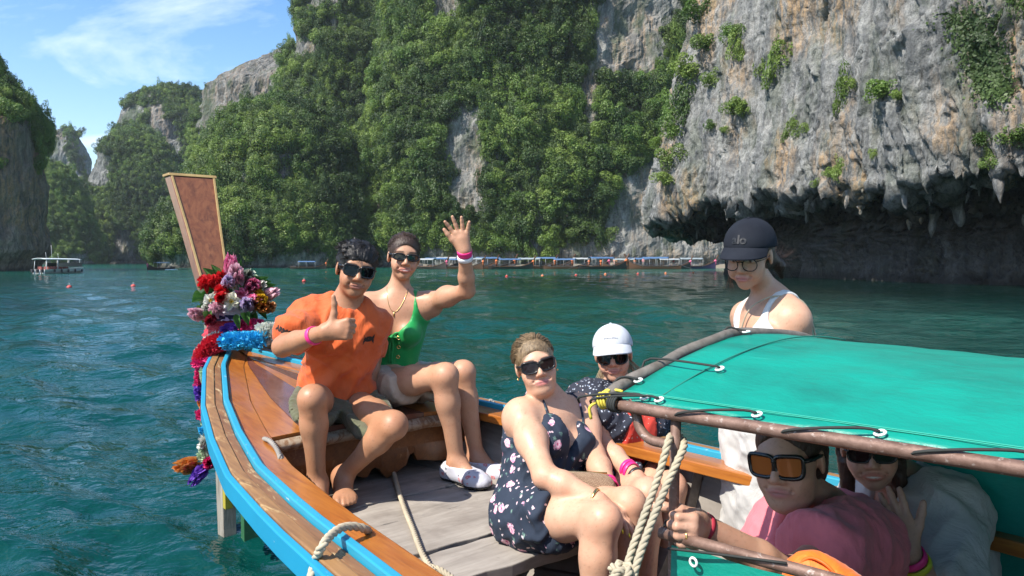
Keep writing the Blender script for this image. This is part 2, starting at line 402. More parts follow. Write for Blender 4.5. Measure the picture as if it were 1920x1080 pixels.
def right_cliff():
    K = 1.2276
    base = [(2717, 30), (2200, 40), (1920, 42.5), (1700, 49), (1500, 62), (1400, 70), (1350, 74)]
    B = [Vector(((u - 960) / FPX * d * K, d * K, 0)) for u, d in base] + [Vector((25, 84, 0)) * K, Vector((37, 95, 0)) * K]
    lip = [(2900, 22), (2250, 31), (1920, 36), (1700, 43), (1500, 54), (1330, 65), (1226, 73)]
    U = [Vector(((u - 960) / FPX * d * K, d * K, 0)) for u, d in lip] + [Vector((17, 86, 0)) * K, Vector((26, 100, 0)) * K]
    vl = [250, 275, 292, 335, 345, 372, 405, 420, 430]; dl = [22, 31, 36, 43, 54, 65, 73, 86, 100]
    L = [CAM_H + (HORIZON - v) / FPX * d * K for v, d in zip(vl, dl)]
    lean = [.02, .0, -.04, .00, .05, .14, .27, .3, .3]
    NTt = 760
    def samp(pts):
        q = spline(pts, 200); q = np.array([tuple(p) for p in q]); 
        seg = np.linspace(0, len(q) - 1, NTt); a = np.stack([np.interp(seg, np.arange(len(q)), q[:, k]) for k in range(3)], -1); return a
    Bs, Us = samp(B), samp(U)
    tt = np.linspace(0, len(L) - 1, NTt)
    Ls = np.interp(tt, np.arange(len(L)), L); Le = np.interp(tt, np.arange(len(L)), lean)
    Ls = Ls + 1.7 * fbm(tt * 2.1, 0 * tt, 0 * tt + 2, 3) + 1.0 * fbm(tt * 7, 0 * tt, 0 * tt + 4, 3)
    out = Us - Bs; out[:, 2] = 0; out /= np.linalg.norm(out, axis=1)[:, None]
    ncv, nup = 90, 250
    rows = []
    for k in range(ncv):
        x = k / (ncv - 1)
        # cave wall: rises behind the waterline, bulges, then sweeps out to the lip
        w = (x ** 4.5) - .30 * np.sin(math.pi * x ** 1.3)
        z = -1.2 + (Ls + 1.2) * (1 - (1 - x) ** 1.25)
        p = Bs + (Us - Bs) * w; p[:, 2] = z; rows.append(p)
    HT = 36.0
    for k in range(1, nup + 1):
        h = HT * (k / nup) ** 1.1
        p = Us - out * (Le * h)[:, None] + out * (.9 * (1 - math.exp(-h / 1.4))); p[:, 2] = Ls + h; rows.append(p)
    V = np.stack(rows, 1)                                  # (NT, NH, 3)
    dU = np.gradient(V, axis=0); dV = np.gradient(V, axis=1); N = np.cross(dU, dV); N /= np.linalg.norm(N, axis=2)[..., None] + 1e-9
    if (N[300, -40] * out[300]).sum() < 0: N = -N
    x, y, z = V[..., 0], V[..., 1], V[..., 2]
    wx = x + 1.5 * fbm(x * .2, y * .2, z * .2, 2); wy = y + 1.5 * fbm(x * .2 + 9, y * .2, z * .2, 2)
    n1 = fbm(wx * .16, wy * .16, z * .07, 3); n2 = fbm(wx * .42, wy * .42, z * .10, 4, .55, True); n3 = fbm(wx * 1.1, wy * 1.1, z * .35, 4, .6, True)
    n4 = fbm(wx * 2.6 + z * .8, wy * 2.6, z * 1.4, 3, .6)
    up = np.clip((np.arange(V.shape[1]) - ncv + 6) / 10, 0, 1)[None, :]
    d_up = 1.7 * n1 + .95 * (n2 - .25) + .42 * (n3 - .2) + .16 * n4
    # blocky, fractured strata where the wall is not flow-stone
    blk = np.floor((z + .6 * wx + 1.2 * n1) * .9) ; d_up = d_up + .22 * np.sin(blk * 12.9898 + np.floor(wx * .5) * 4.1)
    st = fbm((x + z) * .5, y * .5, z * .9, 4, .6, True)
    d_cv = 2.6 * n1 + 1.7 * (st - .2) + .7 * (n3 - .2) + .22 * n4
    d_cv = np.minimum(d_cv, d_cv * np.clip(z / 2.5, .0, 1))
    # stalactite fringe: the lip itself is pulled down in drips
    V = V + N * (d_up * up + d_cv * (1 - up))[..., None]
    lipw = np.exp(-((np.arange(V.shape[1]) - (ncv - 1)) / 5.0) ** 2)[None, :]
    drip = np.maximum(0, fbm(x * .8, y * .8, 0 * z, 3, .6) - .08)
    V[..., 2] -= lipw * drip * 3.4
    nt, nh = V.shape[:2]
    i, j = np.meshgrid(np.arange(nt - 1), np.arange(nh - 1), indexing='ij')
    F = np.stack([i * nh + j, (i + 1) * nh + j, (i + 1) * nh + j + 1, i * nh + j + 1], -1).reshape(-1, 4)[:, ::-1]
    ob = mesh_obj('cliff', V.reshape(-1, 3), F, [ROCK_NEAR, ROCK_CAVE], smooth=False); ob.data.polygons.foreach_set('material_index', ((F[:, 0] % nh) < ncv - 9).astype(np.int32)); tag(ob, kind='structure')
    # stalactites hanging from the lip and ceiling
    rs = np.random.RandomState(5); protos = []
    for q in range(5):
        mb = MB(); pts = []; rr = []; n_ = 9
        for k in range(n_ + 1):
            t = k / n_; pts.append((.05 * math.sin(3 * t + q), .05 * math.cos(4 * t + q), .25 - 1.25 * t)); rr.append((.42 * (1 - t) ** .75 + .05) * (1 + .25 * math.sin(9 * t + q * 2)))
        mb.tube(pts, rr, 9); me = mb.build('stalactite', ROCK_NEAR, ob, True); protos.append(me)
    k = 0
    cl = rs.uniform(170, 690, 14)
    for q in range(64):
        ti = int(np.clip(cl[rs.randint(14)] + rs.normal() * 9, 120, 730)) if q < 48 else int(rs.uniform(150, 700)); col = ncv - 1 - int(abs(rs.normal()) * 12)
        p = V[ti, max(col, 45)]
        o = protos[k] if k < 5 else protos[k % 5].copy()
        if k >= 5: link(o, ob)
        k += 1
        o.location = p; s = .35 + .9 * rs.rand() ** 2.2 + (.5 if rs.rand() < .08 else 0); o.scale = (s * rs.uniform(.6, 1.1), s * rs.uniform(.6, 1.1), s * rs.uniform(.8, 1.9)); o.rotation_euler = (rs.normal() * .12, rs.normal() * .12, rs.rand() * 6)
    return ob

# =================================================================== VEGETATION
def leaf_mat(name, c1, c2, c3, scale=.8):
    m = mat(name, c1, .55); t = NT(m)
    gv = t.n('NewGeometry').outputs['Position']
    rnd = t.n('ObjectInfo').outputs['Random']
    n = t.noise(gv, scale, 3, .6); pt = t.noise(gv, .055, 3, .55)
    a = t.mix(t.ramp(n, [(.38, 0), (.62, 1)]), c1, c2)
    a = t.mix(t.ramp(rnd, [(.35, 0), (1.0, 1.0)]), a, c3); a = t.mix(t.ramp(rnd, [(.0, .75), (.35, 0)]), a, tuple(q * .42 for q in c1))
    a = t.mix(t.ramp(pt, [(.40, .75), (.50, 0)]), a, tuple(q * .50 for q in c1)); a = t.mix(t.ramp(pt, [(.50, 0), (.64, .6)]), a, c3)
    t.color(a)
    t.b.inputs['Subsurface Weight'].default_value = 0
    tr = t.n('BsdfTranslucent'); t.t.links.new(a, tr.inputs[0])
    mx = t.n('MixShader'); mx.inputs[0].default_value = .36
    t.t.links.new(t.b.outputs[0], mx.inputs[1]); t.t.links.new(tr.outputs[0], mx.inputs[2]); t.t.links.new(mx.outputs[0], t.out.inputs[0])
    return m
LEAF = leaf_mat('tree_leaves', (.072, .150, .025), (.120, .220, .038), (.205, .290, .055), .5)
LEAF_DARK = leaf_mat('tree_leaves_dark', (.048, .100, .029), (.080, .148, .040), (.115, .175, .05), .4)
BARK = mat('tree_bark', (.09, .07, .05), .9)
def crown_mesh(name, seed, n, leaf, m):
    rs = np.random.RandomState(seed)
    nl = 9; lob = rs.normal(size=(nl, 3)) * [.42, .42, .26]; lob[:, 2] += .45; lr = rs.uniform(.34, .55, nl)
    k = rs.randint(0, nl, n); d = rs.normal(size=(n, 3)); d[:, 2] += .35; d /= np.linalg.norm(d, axis=1)[:, None]
    p = lob[k] + d * (lr[k] * rs.uniform(.72, 1.06, n))[:, None]
    nrm = d * .9 + rs.normal(size=(n, 3)) * .55; nrm[:, 2] += .3; nrm /= np.linalg.norm(nrm, axis=1)[:, None]
    a = np.cross(nrm, rs.normal(size=(n, 3))); a /= np.linalg.norm(a, axis=1)[:, None]; b = np.cross(nrm, a)
    s = leaf * rs.uniform(.5, 1.4, n)[:, None]
    q = np.stack([p - a * s, p - b * s * .55 + nrm * s * .12, p + a * s, p + b * s * .55 + nrm * s * .12], 1).reshape(-1, 3)
    if seed % 3 == 2: q[:, 2] = q[:, 2] * 1.9 - .55; q[:, :2] *= .72      # trailing, vine-hung crown
    f = np.arange(n * 4).reshape(-1, 4)
    me_o = mesh_obj(name, q, f, m, smooth=False)
    return me_o
def trunk_mesh():
    mb = MB(); mb.tube([(0, 0, -.5), (.03, .02, -.1), (.0, .05, .25), (.05, .0, .5)], [.07, .055, .045, .03], 7)
    for a in range(4):
        t = a * 1.6 + .4; mb.tube([(.01, .03, .1 + .05 * a), (.22 * math.cos(t), .22 * math.sin(t), .36), (.42 * math.cos(t), .42 * math.sin(t), .58)], [.03, .022, .012], 5)
    return mb.build('trunk', BARK, None, True)

def in_poly(u, v, poly):
    u = np.asarray(u); v = np.asarray(v); c = np.zeros(u.shape, bool); n = len(poly)
    for i in range(n):
        x1, y1 = poly[i]; x2, y2 = poly[(i + 1) % n]
        c ^= ((y1 > v) != (y2 > v)) & (u < (x2 - x1) * (v - y1) / (y2 - y1 + 1e-9) + x1)
    return c
def scatter_points(ob, n, seed, zmin=2.0, facing=-.35):
    me = ob.data; nf = len(me.polygons)
    cen = np.empty(nf * 3, np.float32); me.polygons.foreach_get('center', cen); cen = cen.reshape(-1, 3)
    nor = np.empty(nf * 3, np.float32); me.polygons.foreach_get('normal', nor); nor = nor.reshape(-1, 3)
    ar = np.empty(nf, np.float32); me.polygons.foreach_get('area', ar)
    view = np.array([0, 0, CAM_H]) - cen; view /= np.linalg.norm(view, axis=1)[:, None]
    u, v = PX(cen)
    ok = (cen[:, 2] > zmin) & ((nor * view).sum(1) > facing) & (u > -150) & (u < 2070) & (v > -110) & (nor[:, 2] > -.65)
    w = ar * ok; rs = np.random.RandomState(seed)
    idx = rs.choice(nf, n, p=w / w.sum())
    return cen[idx], nor[idx], u[idx], v[idx]
def gn_scatter(name, pts, rot, scl, idx, sources):
    me = bpy.data.meshes.new(name); me.vertices.add(len(pts)); me.vertices.foreach_set('co', np.asarray(pts, np.float32).ravel())
    for nm, arr, typ in (('rot', rot, 'FLOAT_VECTOR'), ('scl', scl, 'FLOAT_VECTOR')):
        a = me.attributes.new(nm, typ, 'POINT'); a.data.foreach_set('vector', np.asarray(arr, np.float32).ravel())
    a = me.attributes.new('pick', 'INT', 'POINT'); a.data.foreach_set('value', np.asarray(idx, np.int32))
    ob = bpy.data.objects.new(name, me); link(ob); tag(ob, kind='stuff')
    g = bpy.data.node_groups.new(name, 'GeometryNodeTree')
    g.interface.new_socket('Geometry', in_out='INPUT', socket_type='NodeSocketGeometry'); g.interface.new_socket('Geometry', in_out='OUTPUT', socket_type='NodeSocketGeometry')
    gi = g.nodes.new('NodeGroupInput'); go = g.nodes.new('NodeGroupOutput'); ip = g.nodes.new('GeometryNodeInstanceOnPoints')
    jn = g.nodes.new('GeometryNodeJoinGeometry')
    for s in sources:
        oi = g.nodes.new('GeometryNodeObjectInfo'); oi.inputs['Object'].default_value = s; oi.inputs['As Instance'].default_value = True
        g.links.new(oi.outputs['Geometry'], jn.inputs[0])
    g.links.new(gi.outputs[0], ip.inputs['Points']); g.links.new(jn.outputs[0], ip.inputs['Instance']); ip.inputs['Pick Instance'].default_value = True
    def named(nm, dt):
        n_ = g.nodes.new('GeometryNodeInputNamedAttribute'); n_.data_type = dt; n_.inputs['Name'].default_value = nm; return n_.outputs['Attribute']
    g.links.new(named('pick', 'INT'), ip.inputs['Instance Index']); g.links.new(named('scl', 'FLOAT_VECTOR'), ip.inputs['Scale'])
    er = g.nodes.new('FunctionNodeEulerToRotation'); g.links.new(named('rot', 'FLOAT_VECTOR'), er.inputs[0]); g.links.new(er.outputs[0], ip.inputs['Rotation'])
    g.links.new(ip.outputs[0], go.inputs[0])
    m = ob.modifiers.new('scatter', 'NODES'); m.node_group = g
    return ob
# =================================================================== the big boat's own frame (aft, starboard, up)
_a = math.atan2(-.7828, .6223); BA = Vector((math.cos(_a), math.sin(_a), 0)); BN = Vector((-math.sin(_a), math.cos(_a), 0)); N0 = 1.55
BROT = _a; BORG = BN * N0
HB_S = [-4.95, -4.86, -4.74, -4.39, -3.59, -3.02, -2.54, -2.0, -1.0, 1.0, 3.5]
HB_V = [.0, .06, .15, .30, .535, .665, .755, .81, .86, .86, .8]
SH_S = [-5.1, -4.73, -4.39, -3.59, -3.02, -2.5, 3.5]
SH_V = [1.27, 1.215, 1.165, 1.105, 1.08, 1.06, 1.06]
def hb(s): return float(np.interp(s, HB_S, HB_V))
def sheer(s): return float(np.interp(s, SH_S, SH_V))
def W(s, n, z):
    """boat frame (metres aft of the camera, metres to starboard of the camera) -> world"""
    return BA * s + BN * n + Vector((0, 0, z))

build_water()

# ------------------------------------------------------------------ cliffs
K = 1.2276
cl_right = right_cliff()
cl_main = karst('cliff', [(520, 690, 1480), (440, 700, 1470), (300, 705, 1460), (150, 725, 1440), (0, 750, 1440), (-150, 790, 1400), (-260, 860, 1300)], 204, .60, 420, .55, 3.6, ROCK_MID, .3, 2.0, 2.3)
cl_spur = karst('cliff', [(520, 300, 700), (440, 322, 690), (400, 365, 680), (300, 412, 655), (250, 440, 620), (225, 470, 580), (215, 490, 545)], 188, .75, 280, .7, 3.0, ROCK_MID, .35, 31.0)
cl_peak = karst('cliff', [(520, 515, 790), (300, 525, 760), (170, 550, 745), (90, 566, 735), (40, 578, 730), (0, 590, 720), (-120, 590, 720), (-200, 640, 690)], 240, .7, 260, .8, 3.6, ROCK_MID, .3, 55.0)
cl_ridge = karst('cliff', [(520, 350, 740), (300, 370, 720), (250, 384, 700), (205, 394, 690), (172, 408, 680), (148, 446, 660), (120, 494, 630), (100, 536, 610)], 305, .6, 260, 1.0, 4.2, ROCK_FAR, .25, 77.0)
cl_butt = karst('cliff', [(520, 166, 385), (400, 170, 378), (340, 180, 352), (300, 196, 330), (275, 216, 306), (258, 240, 285)], 372, .7, 220, 1.1, 4.2, ROCK_FAR, .3, 91.0)
cl_block = karst('cliff', [(520, 225, 480), (260, 236, 450), (225, 242, 430), (203, 250, 410), (186, 280, 392), (178, 310, 370)], 425, .6, 220, 1.2, 4.4, ROCK_FAR, .3, 101.0, 2.6)
cl_dark = karst('cliff', [(520, 60, 200), (430, 66, 172), (370, 74, 146), (340, 84, 130), (325, 92, 118)], 330, .8, 160, 1.2, 4.0, ROCK_FAR, .3, 131.0)
cl_far = karst('cliff', [(520, 60, 195), (310, 90, 168), (285, 96, 162), (268, 100, 156), (256, 108, 150), (248, 116, 144)], 520, .7, 160, 1.5, 4.0, ROCK_FAR, .25, 151.0, 2.6)
cl_left = karst('cliff', [(540, -560, 52), (500, -560, 60), (470, -560, 66), (430, -560, 64), (300, -560, 54), (240, -560, 50), (200, -540, 30), (150, -520, -10), (100, -480, -44), (75, -440, -90)], 124, .60, 360, .42, 2.6, ROCK_LEFT, .22, 171.0, 2.2)
# a low bank of pale sand and boulders under the middle cliff
def bank():
    mb = MB()
    def fn(a, b):
        u = 760 + 620 * a; d = 157 + 14 * b + 3 * math.sin(a * 9)
        p = P(u, 500, d); z = -.6 + 1.3 * b + .3 * math.sin(a * 40) * b
        return (p.x, p.y, z)
    mb.grid(fn, 80, 8, True); o = mb.build('beach', mat('beach_sand', (.19, .165, .125), .95), None, True); tag(o, kind='structure')
bank()

# ------------------------------------------------------------------ trees
crowns = [crown_mesh('crown', 100 + i, 2300, .066, LEAF) for i in range(4)] + [crown_mesh('crown', 200 + i, 2000, .066, LEAF_DARK) for i in range(2)]
trunk0 = trunk_mesh()
rk = lambda u, v, s=.02: fbm(u * s, v * s * .6, 0 * u + s, 3)
def mask_main(u, v, nz):
    n = rk(u, v, .022) * .55 + .75 * fbm(u * .030, v * .0065, 0 * u + 4, 3)
    m = np.full(u.shape, .84)
    m[in_poly(u, v, [(825, 235), (905, 190), (915, 330), (900, 400), (845, 400)])] = .12
    m[in_poly(u, v, [(805, -30), (875, -30), (870, 45), (810, 55)])] = .12
    bare = in_poly(u, v, [(1130, -60), (1420, -60), (1420, 520), (1000, 520), (1010, 465), (1150, 440), (1130, 330), (1080, 200), (1110, 100)])
    m[bare] = .06
    m[in_poly(u, v, [(1130, 150), (1215, 150), (1235, 300), (1170, 330), (1110, 300)])] = .9
    m[in_poly(u, v, [(1235, 90), (1310, -40), (1330, 60), (1300, 220), (1240, 330), (1215, 260)])] = .8
    m[in_poly(u, v, [(1000, 300), (1160, 330), (1140, 445), (1010, 470)])] = .85
    m[v > 462] = .22
    return (n * .9 + .5) < m * 1.05
def mask_all(a=.93):
    def f(u, v, nz):
        n = rk(u + 300, v, .02) * .6 + .7 * fbm(u * .034 + 9, v * .008, 0 * u + 4, 3)
        m = np.full(u.shape, a)
        m[in_poly(u, v, [(440, 270), (560, 280), (560, 360), (480, 400), (440, 340)])] *= .55
        m[in_poly(u, v, [(430, 70), (545, 70), (520, 170), (400, 250), (370, 260), (380, 180)])] *= .30
        m[in_poly(u, v, [(540, -40), (650, -40), (640, 50), (590, 120), (550, 120)])] *= .55
        m[in_poly(u, v, [(205, 200), (300, 195), (345, 260), (330, 300), (260, 225), (205, 245)])] *= .25
        m[in_poly(u, v, [(160, 285), (215, 290), (205, 360), (165, 350)])] *= .35
        m[in_poly(u, v, [(215, 430), (255, 430), (262, 505), (210, 505)])] *= .30
        m[v > 470] *= .45
        return (n * .8 + .5) < m
    return f
def mask_left(u, v, nz):
    lim = 70 + np.clip(u, -200, 100) * 1.45
    return (v < lim + 95 + 50 * rk(u, v, .04)) | ((nz > .55) & (v < 330))
things, stuff = [], []
specs = [(cl_main, 8200, mask_main, (1.2, 3.3), 0, .45), (cl_spur, 3800, mask_all(.95), (1.2, 3.2), 0, .45), (cl_peak, 3800, mask_all(.88), (1.5, 3.2), 0, .45),
         (cl_ridge, 3200, mask_all(.78), (1.5, 2.8), 1, .5), (cl_butt, 4200, mask_all(.92), (1.7, 3.0), 0, .5), (cl_block, 3000, mask_all(.93), (1.9, 3.2), 0, .5),
         (cl_dark, 2200, mask_all(.97), (1.7, 3.0), 1, .5), (cl_far, 900, mask_all(.45), (1.9, 3.2), 1, .5), (cl_left, 2400, mask_left, (1.0, 2.1), 1, .4)]
WHERE = {0: ('tree clinging to the sunlit middle cliff face above the moored boats', 'trees on the middle cliff'),
         1: ('rounded tree on the wooded spur behind the wooden prow', 'trees on the spur behind the prow'),
         8: ('shaded tree on top of the dark cliff at the left edge', 'trees on top of the left cliff')}
for si, (ob, n, mk, sc_, dk, outw) in enumerate(specs):
    p, nr, u, v = scatter_points(ob, n, 400 + si)
    k = mk(u, v, nr[:, 2]); p, nr, u, v = p[k], nr[k], u[k], v[k]
    rs = np.random.RandomState(500 + si); m = len(p)
    s = rs.uniform(sc_[0], sc_[1], m); s = s * np.where(rs.rand(m) < .42, rs.uniform(.38, .65, m), 1.0)
    if si == 8: s *= .9
    pos = p + nr * (s * .18)[:, None] - np.array([0, 0, .30]) * s[:, None]
    rot = np.stack([-nr[:, 1] * outw * -1, nr[:, 0] * outw, rs.rand(m) * 6.28], 1); rot[:, 0] = -nr[:, 1] * outw; rot[:, 0] += rs.normal(size=m) * .15
    scl = np.stack([s * rs.uniform(.85, 1.15, m), s * rs.uniform(.85, 1.15, m), s * rs.uniform(.75, 1.15, m)], 1)
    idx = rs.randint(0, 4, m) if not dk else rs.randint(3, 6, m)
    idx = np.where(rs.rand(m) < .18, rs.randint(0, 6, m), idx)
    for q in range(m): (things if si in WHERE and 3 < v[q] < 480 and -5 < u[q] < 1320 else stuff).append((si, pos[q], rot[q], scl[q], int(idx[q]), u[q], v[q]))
# the ones that show largest are trees of their own, the rest is the forest
size = [t[3][0] / t[1][1] * (1.0 if t[0] != 8 else 1.0) for t in things]
order = np.argsort(size)[::-1]
own, used = [], np.zeros((97, 30))
for q in order:
    t = things[q]; c = (int(t[5] // 20), int(t[6] // 20))
    if len(own) < 290 and used[c] < 1: own.append(t); used[c] += 1
    else: stuff.append(t)
first = {}
for k, (si, pos, rot, scl, idx, u, v) in enumerate(own):
    sz = 'broad' if scl[0] > .82 * specs[si][3][1] else ('small' if scl[0] < .62 * specs[si][3][1] else 'bushy')
    tone = 'dark green' if idx > 3 else 'bright green'
    hgt = 'at the top of' if v < 60 else ('high up' if v < 140 else ('above the middle of' if v < 215 else ('halfway up' if v < 290 else ('lower down' if v < 350 else ('low on' if v < 415 else 'at the foot of')))))
    hgt += ' the cliff' if si != 1 else ' the spur'
    nb = [(350, 'left of the prow'), (420, 'behind the prow'), (470, 'just right of the prow'), (530, 'above the flowers'), (585, 'left of the dark-haired head'), (640, 'left above the orange shirt'), (720, 'above the orange shirt'), (790, 'above the green swimsuit'), (850, 'above the raised hand'), (880, 'left of the grey rock streak'), (930, 'right of the grey rock streak'), (975, 'left above the floral romper'), (1030, 'above the floral romper'), (1075, 'right above the floral romper'), (1120, 'left above the white cap'), (1230, 'above the white cap'), (9999, 'beside the bare grey wall')]
    lab = f'{sz} {tone} tree {hgt}, ' + next(t for a, t in nb if u < a)
    e = empty('cliff_tree', pos, 0, lab, 'tree', WHERE[si][1]); e.rotation_euler = rot; e.scale = scl
    c = crowns[idx] if idx not in first else crowns[idx].copy()
    if idx in first: link(c, e)
    else: c.parent = e; first[idx] = 1
    if k == 0: trunk0.parent = e
    else: link(trunk0.copy(), e)
gn_scatter('forest', [t[1] for t in stuff], [t[2] for t in stuff], [t[3] for t in stuff], [t[4] for t in stuff], crowns)

# shrubs and creepers on the near wall
def near_shrubs():
    bv = BVHTree.FromPolygons([v.co.copy() for v in cl_right.data.vertices], [tuple(p.vertices) for p in cl_right.data.polygons])
    o = Vector((0, 0, CAM_H)); spots = [(1388, 205, 1.3), (1452, 118, 1.6), (1478, 105, 1.3), (1430, 130, 1.1), (1664, 175, 1.2), (1580, 175, 1.2), (1595, 165, .9), (1392, 210, .9), (1850, 265, .8), (1858, 290, .7), (1862, 308, .6), (1900, 262, .8), (1535, 345, .6), (1575, 318, .8), (1560, 325, .6), (1690, 180, .5),
        (1370, 70, 1.4), (1385, 85, 1.1), (1340, 150, 1.2), (1300, 130, 1.8), (1320, 90, 1.6), (1290, 190, 1.8), (1275, 240, 1.8), (1262, 300, 1.6), (1250, 340, 1.3), (1480, 240, .9), (1500, 245, .8), (1330, 240, .8), (1360, 245, .5), (1890, 5, .8), (1640, 290, .5), (1310, 30, 1.7), (1240, 270, 1.4), (1256, 215, 1.6)]
    for i, (u, v, s) in enumerate(spots):
        d = (P(u, v, 10) - o).normalized(); hit, nor, fi, ds = bv.ray_cast(o, d)
        if hit is None: continue
        if nor.dot(d) > 0: nor = -nor
        c = crowns[i % 4].copy(); c.data = crowns[i % 4].data; c.name = 'cliff_shrub'; link(c)
        sc = s * 1.15; c.parent = None; c.location = hit - Vector((0, 0, .25 * sc)); c.scale = (sc, sc, sc * .9); c.rotation_euler = (-nor.y * .4, nor.x * .4, i * 1.3)
        near = 'by its left edge' if u < 1300 else ('left of the dark cap' if u < 1400 else ('above the dark cap' if u < 1520 else ('right of the dark cap' if u < 1720 else 'below the hanging creeper')))
        ht = 'high up on' if v < 130 else ('midway on' if v < 250 else 'low on')
        tag(c, f"{'tiny' if s < .75 else ('small' if s < 1.25 else 'bushy')} green shrub {ht} the grey wall, {near}", 'shrub', 'shrubs on the grey wall')
    # hanging creeper: leaves laid on the rock
    rs = np.random.RandomState(9); q = []; n = 0
    for _ in range(5200):
        t = rs.rand(); uu = 1815 + 52 * t + rs.normal() * (26 - 10 * t); vv = 30 + 150 * t + rs.normal() * 14
        d = (P(uu, vv, 10) - o).normalized(); hit, nor, fi, ds = bv.ray_cast(o, d)
        if hit is None: continue
        if nor.dot(d) > 0: nor = -nor
        p = np.array(hit + nor * rs.uniform(.03, .22)); a = np.cross(np.array(nor), rs.normal(size=3)); a /= np.linalg.norm(a) + 1e-9; b = np.cross(np.array(nor) + rs.normal(size=3) * .4, a); s = rs.uniform(.06, .13)
        q += [p - a * s, p - b * s * .6, p + a * s, p + b * s * .6]; n += 1
    c = mesh_obj('creeper', q, np.arange(n * 4).reshape(-1, 4), LEAF_DARK, smooth=False); tag(c, 'dark green creeper hanging over the pale wall', 'creeper', None, 'stuff')
near_shrubs()

# ------------------------------------------------------------------ the thin sea haze that pales the far walls
def haze():
    mb = MB(); mb.box((0, 240, 52), (1500, 1200, 118)); m = bpy.data.materials.new('sea_haze'); m.use_nodes = True; nt = m.node_tree
    for n in list(nt.nodes):
        if n.type != 'OUTPUT_MATERIAL': nt.nodes.remove(n)
    pv = nt.nodes.new('ShaderNodeVolumePrincipled'); pv.inputs['Color'].default_value = (.80, .88, .96, 1); pv.inputs['Density'].default_value = .00014; pv.inputs['Anisotropy'].default_value = .2
    nt.links.new(pv.outputs[0], [n for n in nt.nodes if n.type == 'OUTPUT_MATERIAL'][0].inputs['Volume'])
    o = mb.build('haze', m); tag(o, kind='stuff'); o.visible_shadow = True
haze()
# =================================================================== materials of the boat
def wood_mat(name, c1, c2, c3, rough=.35, scale=(1.2, 14, 14), wear=0.0, wearc=(.5, .42, .28), bump=.15, coat=0.0, dist=1.2):
    m = mat(name, c1, rough); t = NT(m)
    v = t.coord('Object', scale)
    g = t.noise(v, 1.6, 6, .62, dist); g2 = t.noise(v, 5.0, 4, .6, .4)
    c = t.mix(t.ramp(g, [(.34, 0), (.66, 1)]), c1, c2)
    c = t.mix(t.ramp(g2, [(.48, 0), (.75, .8)]), c, c3)
    rv = rough
    if wear:
        w = t.noise(t.coord('Object', (2.2, 9, 9)), 2.6, 7, .75, .8)
        f = t.ramp(w, [(.62 - wear * .28, 0), (.72 - wear * .28, 1)])
        c = t.mix(f, c, wearc)
        rr = t.math('ADD', t.math('MULTIPLY', f, .35), rough); t.set(t.b.inputs['Roughness'], rr)
    sp = t.noise(t.coord('Object', (9, 9, 9)), 3, 5, .75)
    c = t.mix(t.ramp(sp, [(.66, 0), (.74, .75)]), c, tuple(x * .25 for x in c1))
    t.color(c); t.normal(t.bump(g2, bump, .004))
    if coat: t.b.inputs['Coat Weight'].default_value = coat; t.b.inputs['Coat Roughness'].default_value = .12
    return m
def paint_mat(name, col, chip=(.62, .66, .60), amt=.25, rough=.45):
    m = mat(name, col, rough); t = NT(m)
    n = t.noise(t.coord('Object', (7, 22, 22)), 1.5, 7, .75, .3); n2 = t.noise(t.coord('Object', (3, 3, 3)), 1.0, 4, .6)
    c = t.mix(t.ramp(n2, [(.35, 0), (.7, .5)]), col, tuple(x * .75 for x in col))
    c = t.mix(t.ramp(n, [(.70 - amt * .12, 0), (.735 - amt * .12, .9)]), c, chip)
    t.color(c); t.normal(t.bump(n, .12, .003)); return m
M_ORANGE = wood_mat('varnished_teak', (.40, .145, .025), (.30, .09, .016), (.20, .055, .012), .28, coat=.35)
M_PURPLE = wood_mat('red_brown_panel', (.165, .062, .040), (.120, .045, .030), (.09, .035, .025), .25, coat=.4)
M_RAIL = wood_mat('worn_rail_wood', (.30, .16, .06), (.20, .10, .04), (.12, .06, .025), .55, wear=.22, wearc=(.38, .25, .115), dist=.35)
M_RAIL2 = wood_mat('brown_rail_wood', (.25, .12, .045), (.17, .075, .03), (.10, .05, .02), .5, wear=.25, wearc=(.42, .30, .16))
M_BROWN = wood_mat('brown_bulkhead', (.21, .085, .026), (.15, .058, .02), (.10, .04, .015), .35, wear=.1, wearc=(.33, .2, .09), coat=.15)
M_PROW = wood_mat('prow_hardwood', (.255, .100, .042), (.17, .060, .026), (.075, .03, .016), .3, scale=(7, 7, 1.0), coat=.3, dist=2.6)
M_TRIM = wood_mat('yellow_trim', (.40, .28, .11), (.32, .21, .08), (.25, .16, .06), .5, scale=(3, 3, 3))
def grey_mat(name, k=1.0, sc=(8, 1.4, 8)):
    m = mat(name, (.3, .27, .24), .8); t = NT(m)
    v = t.coord('Object', sc); g = t.noise(v, 2.0, 7, .7, .6); b = t.noise(t.coord('Object'), 2.4, 5, .6)
    c = t.mix(t.ramp(g, [(.3, 0), (.7, 1)]), (.20 * k, .175 * k, .150 * k), (.36 * k, .325 * k, .285 * k))
    c = t.mix(t.ramp(b, [(.55, 0), (.72, .55)]), c, (.14 * k, .115 * k, .095 * k))
    # scored tread marks and dark scuffs
    w = t.n('TexWave'); t.t.links.new(t.coord('Object', (1, 1, 1), (0, 0, .5)), w.inputs[0]); w.inputs['Scale'].default_value = 22; w.inputs['Distortion'].default_value = 3
    pm = t.noise(t.coord('Object', (1, 1, 1), loc=(3, 1, 0)), 4.2, 3, .6)
    c = t.mix(t.math('MULTIPLY', t.ramp(w.outputs['Fac'], [(.0, 1), (.22, 0)]), t.ramp(pm, [(.60, 0), (.66, .9)])), c, (.045, .04, .036))
    s = t.noise(t.coord('Object', (1, 1.8, 1), loc=(9, 4, 0)), 3.3, 5, .6); c = t.mix(t.ramp(s, [(.66, 0), (.73, .8)]), c, (.06, .052, .045))
    t.color(c); t.normal(t.bump(g, .25, .004)); return m
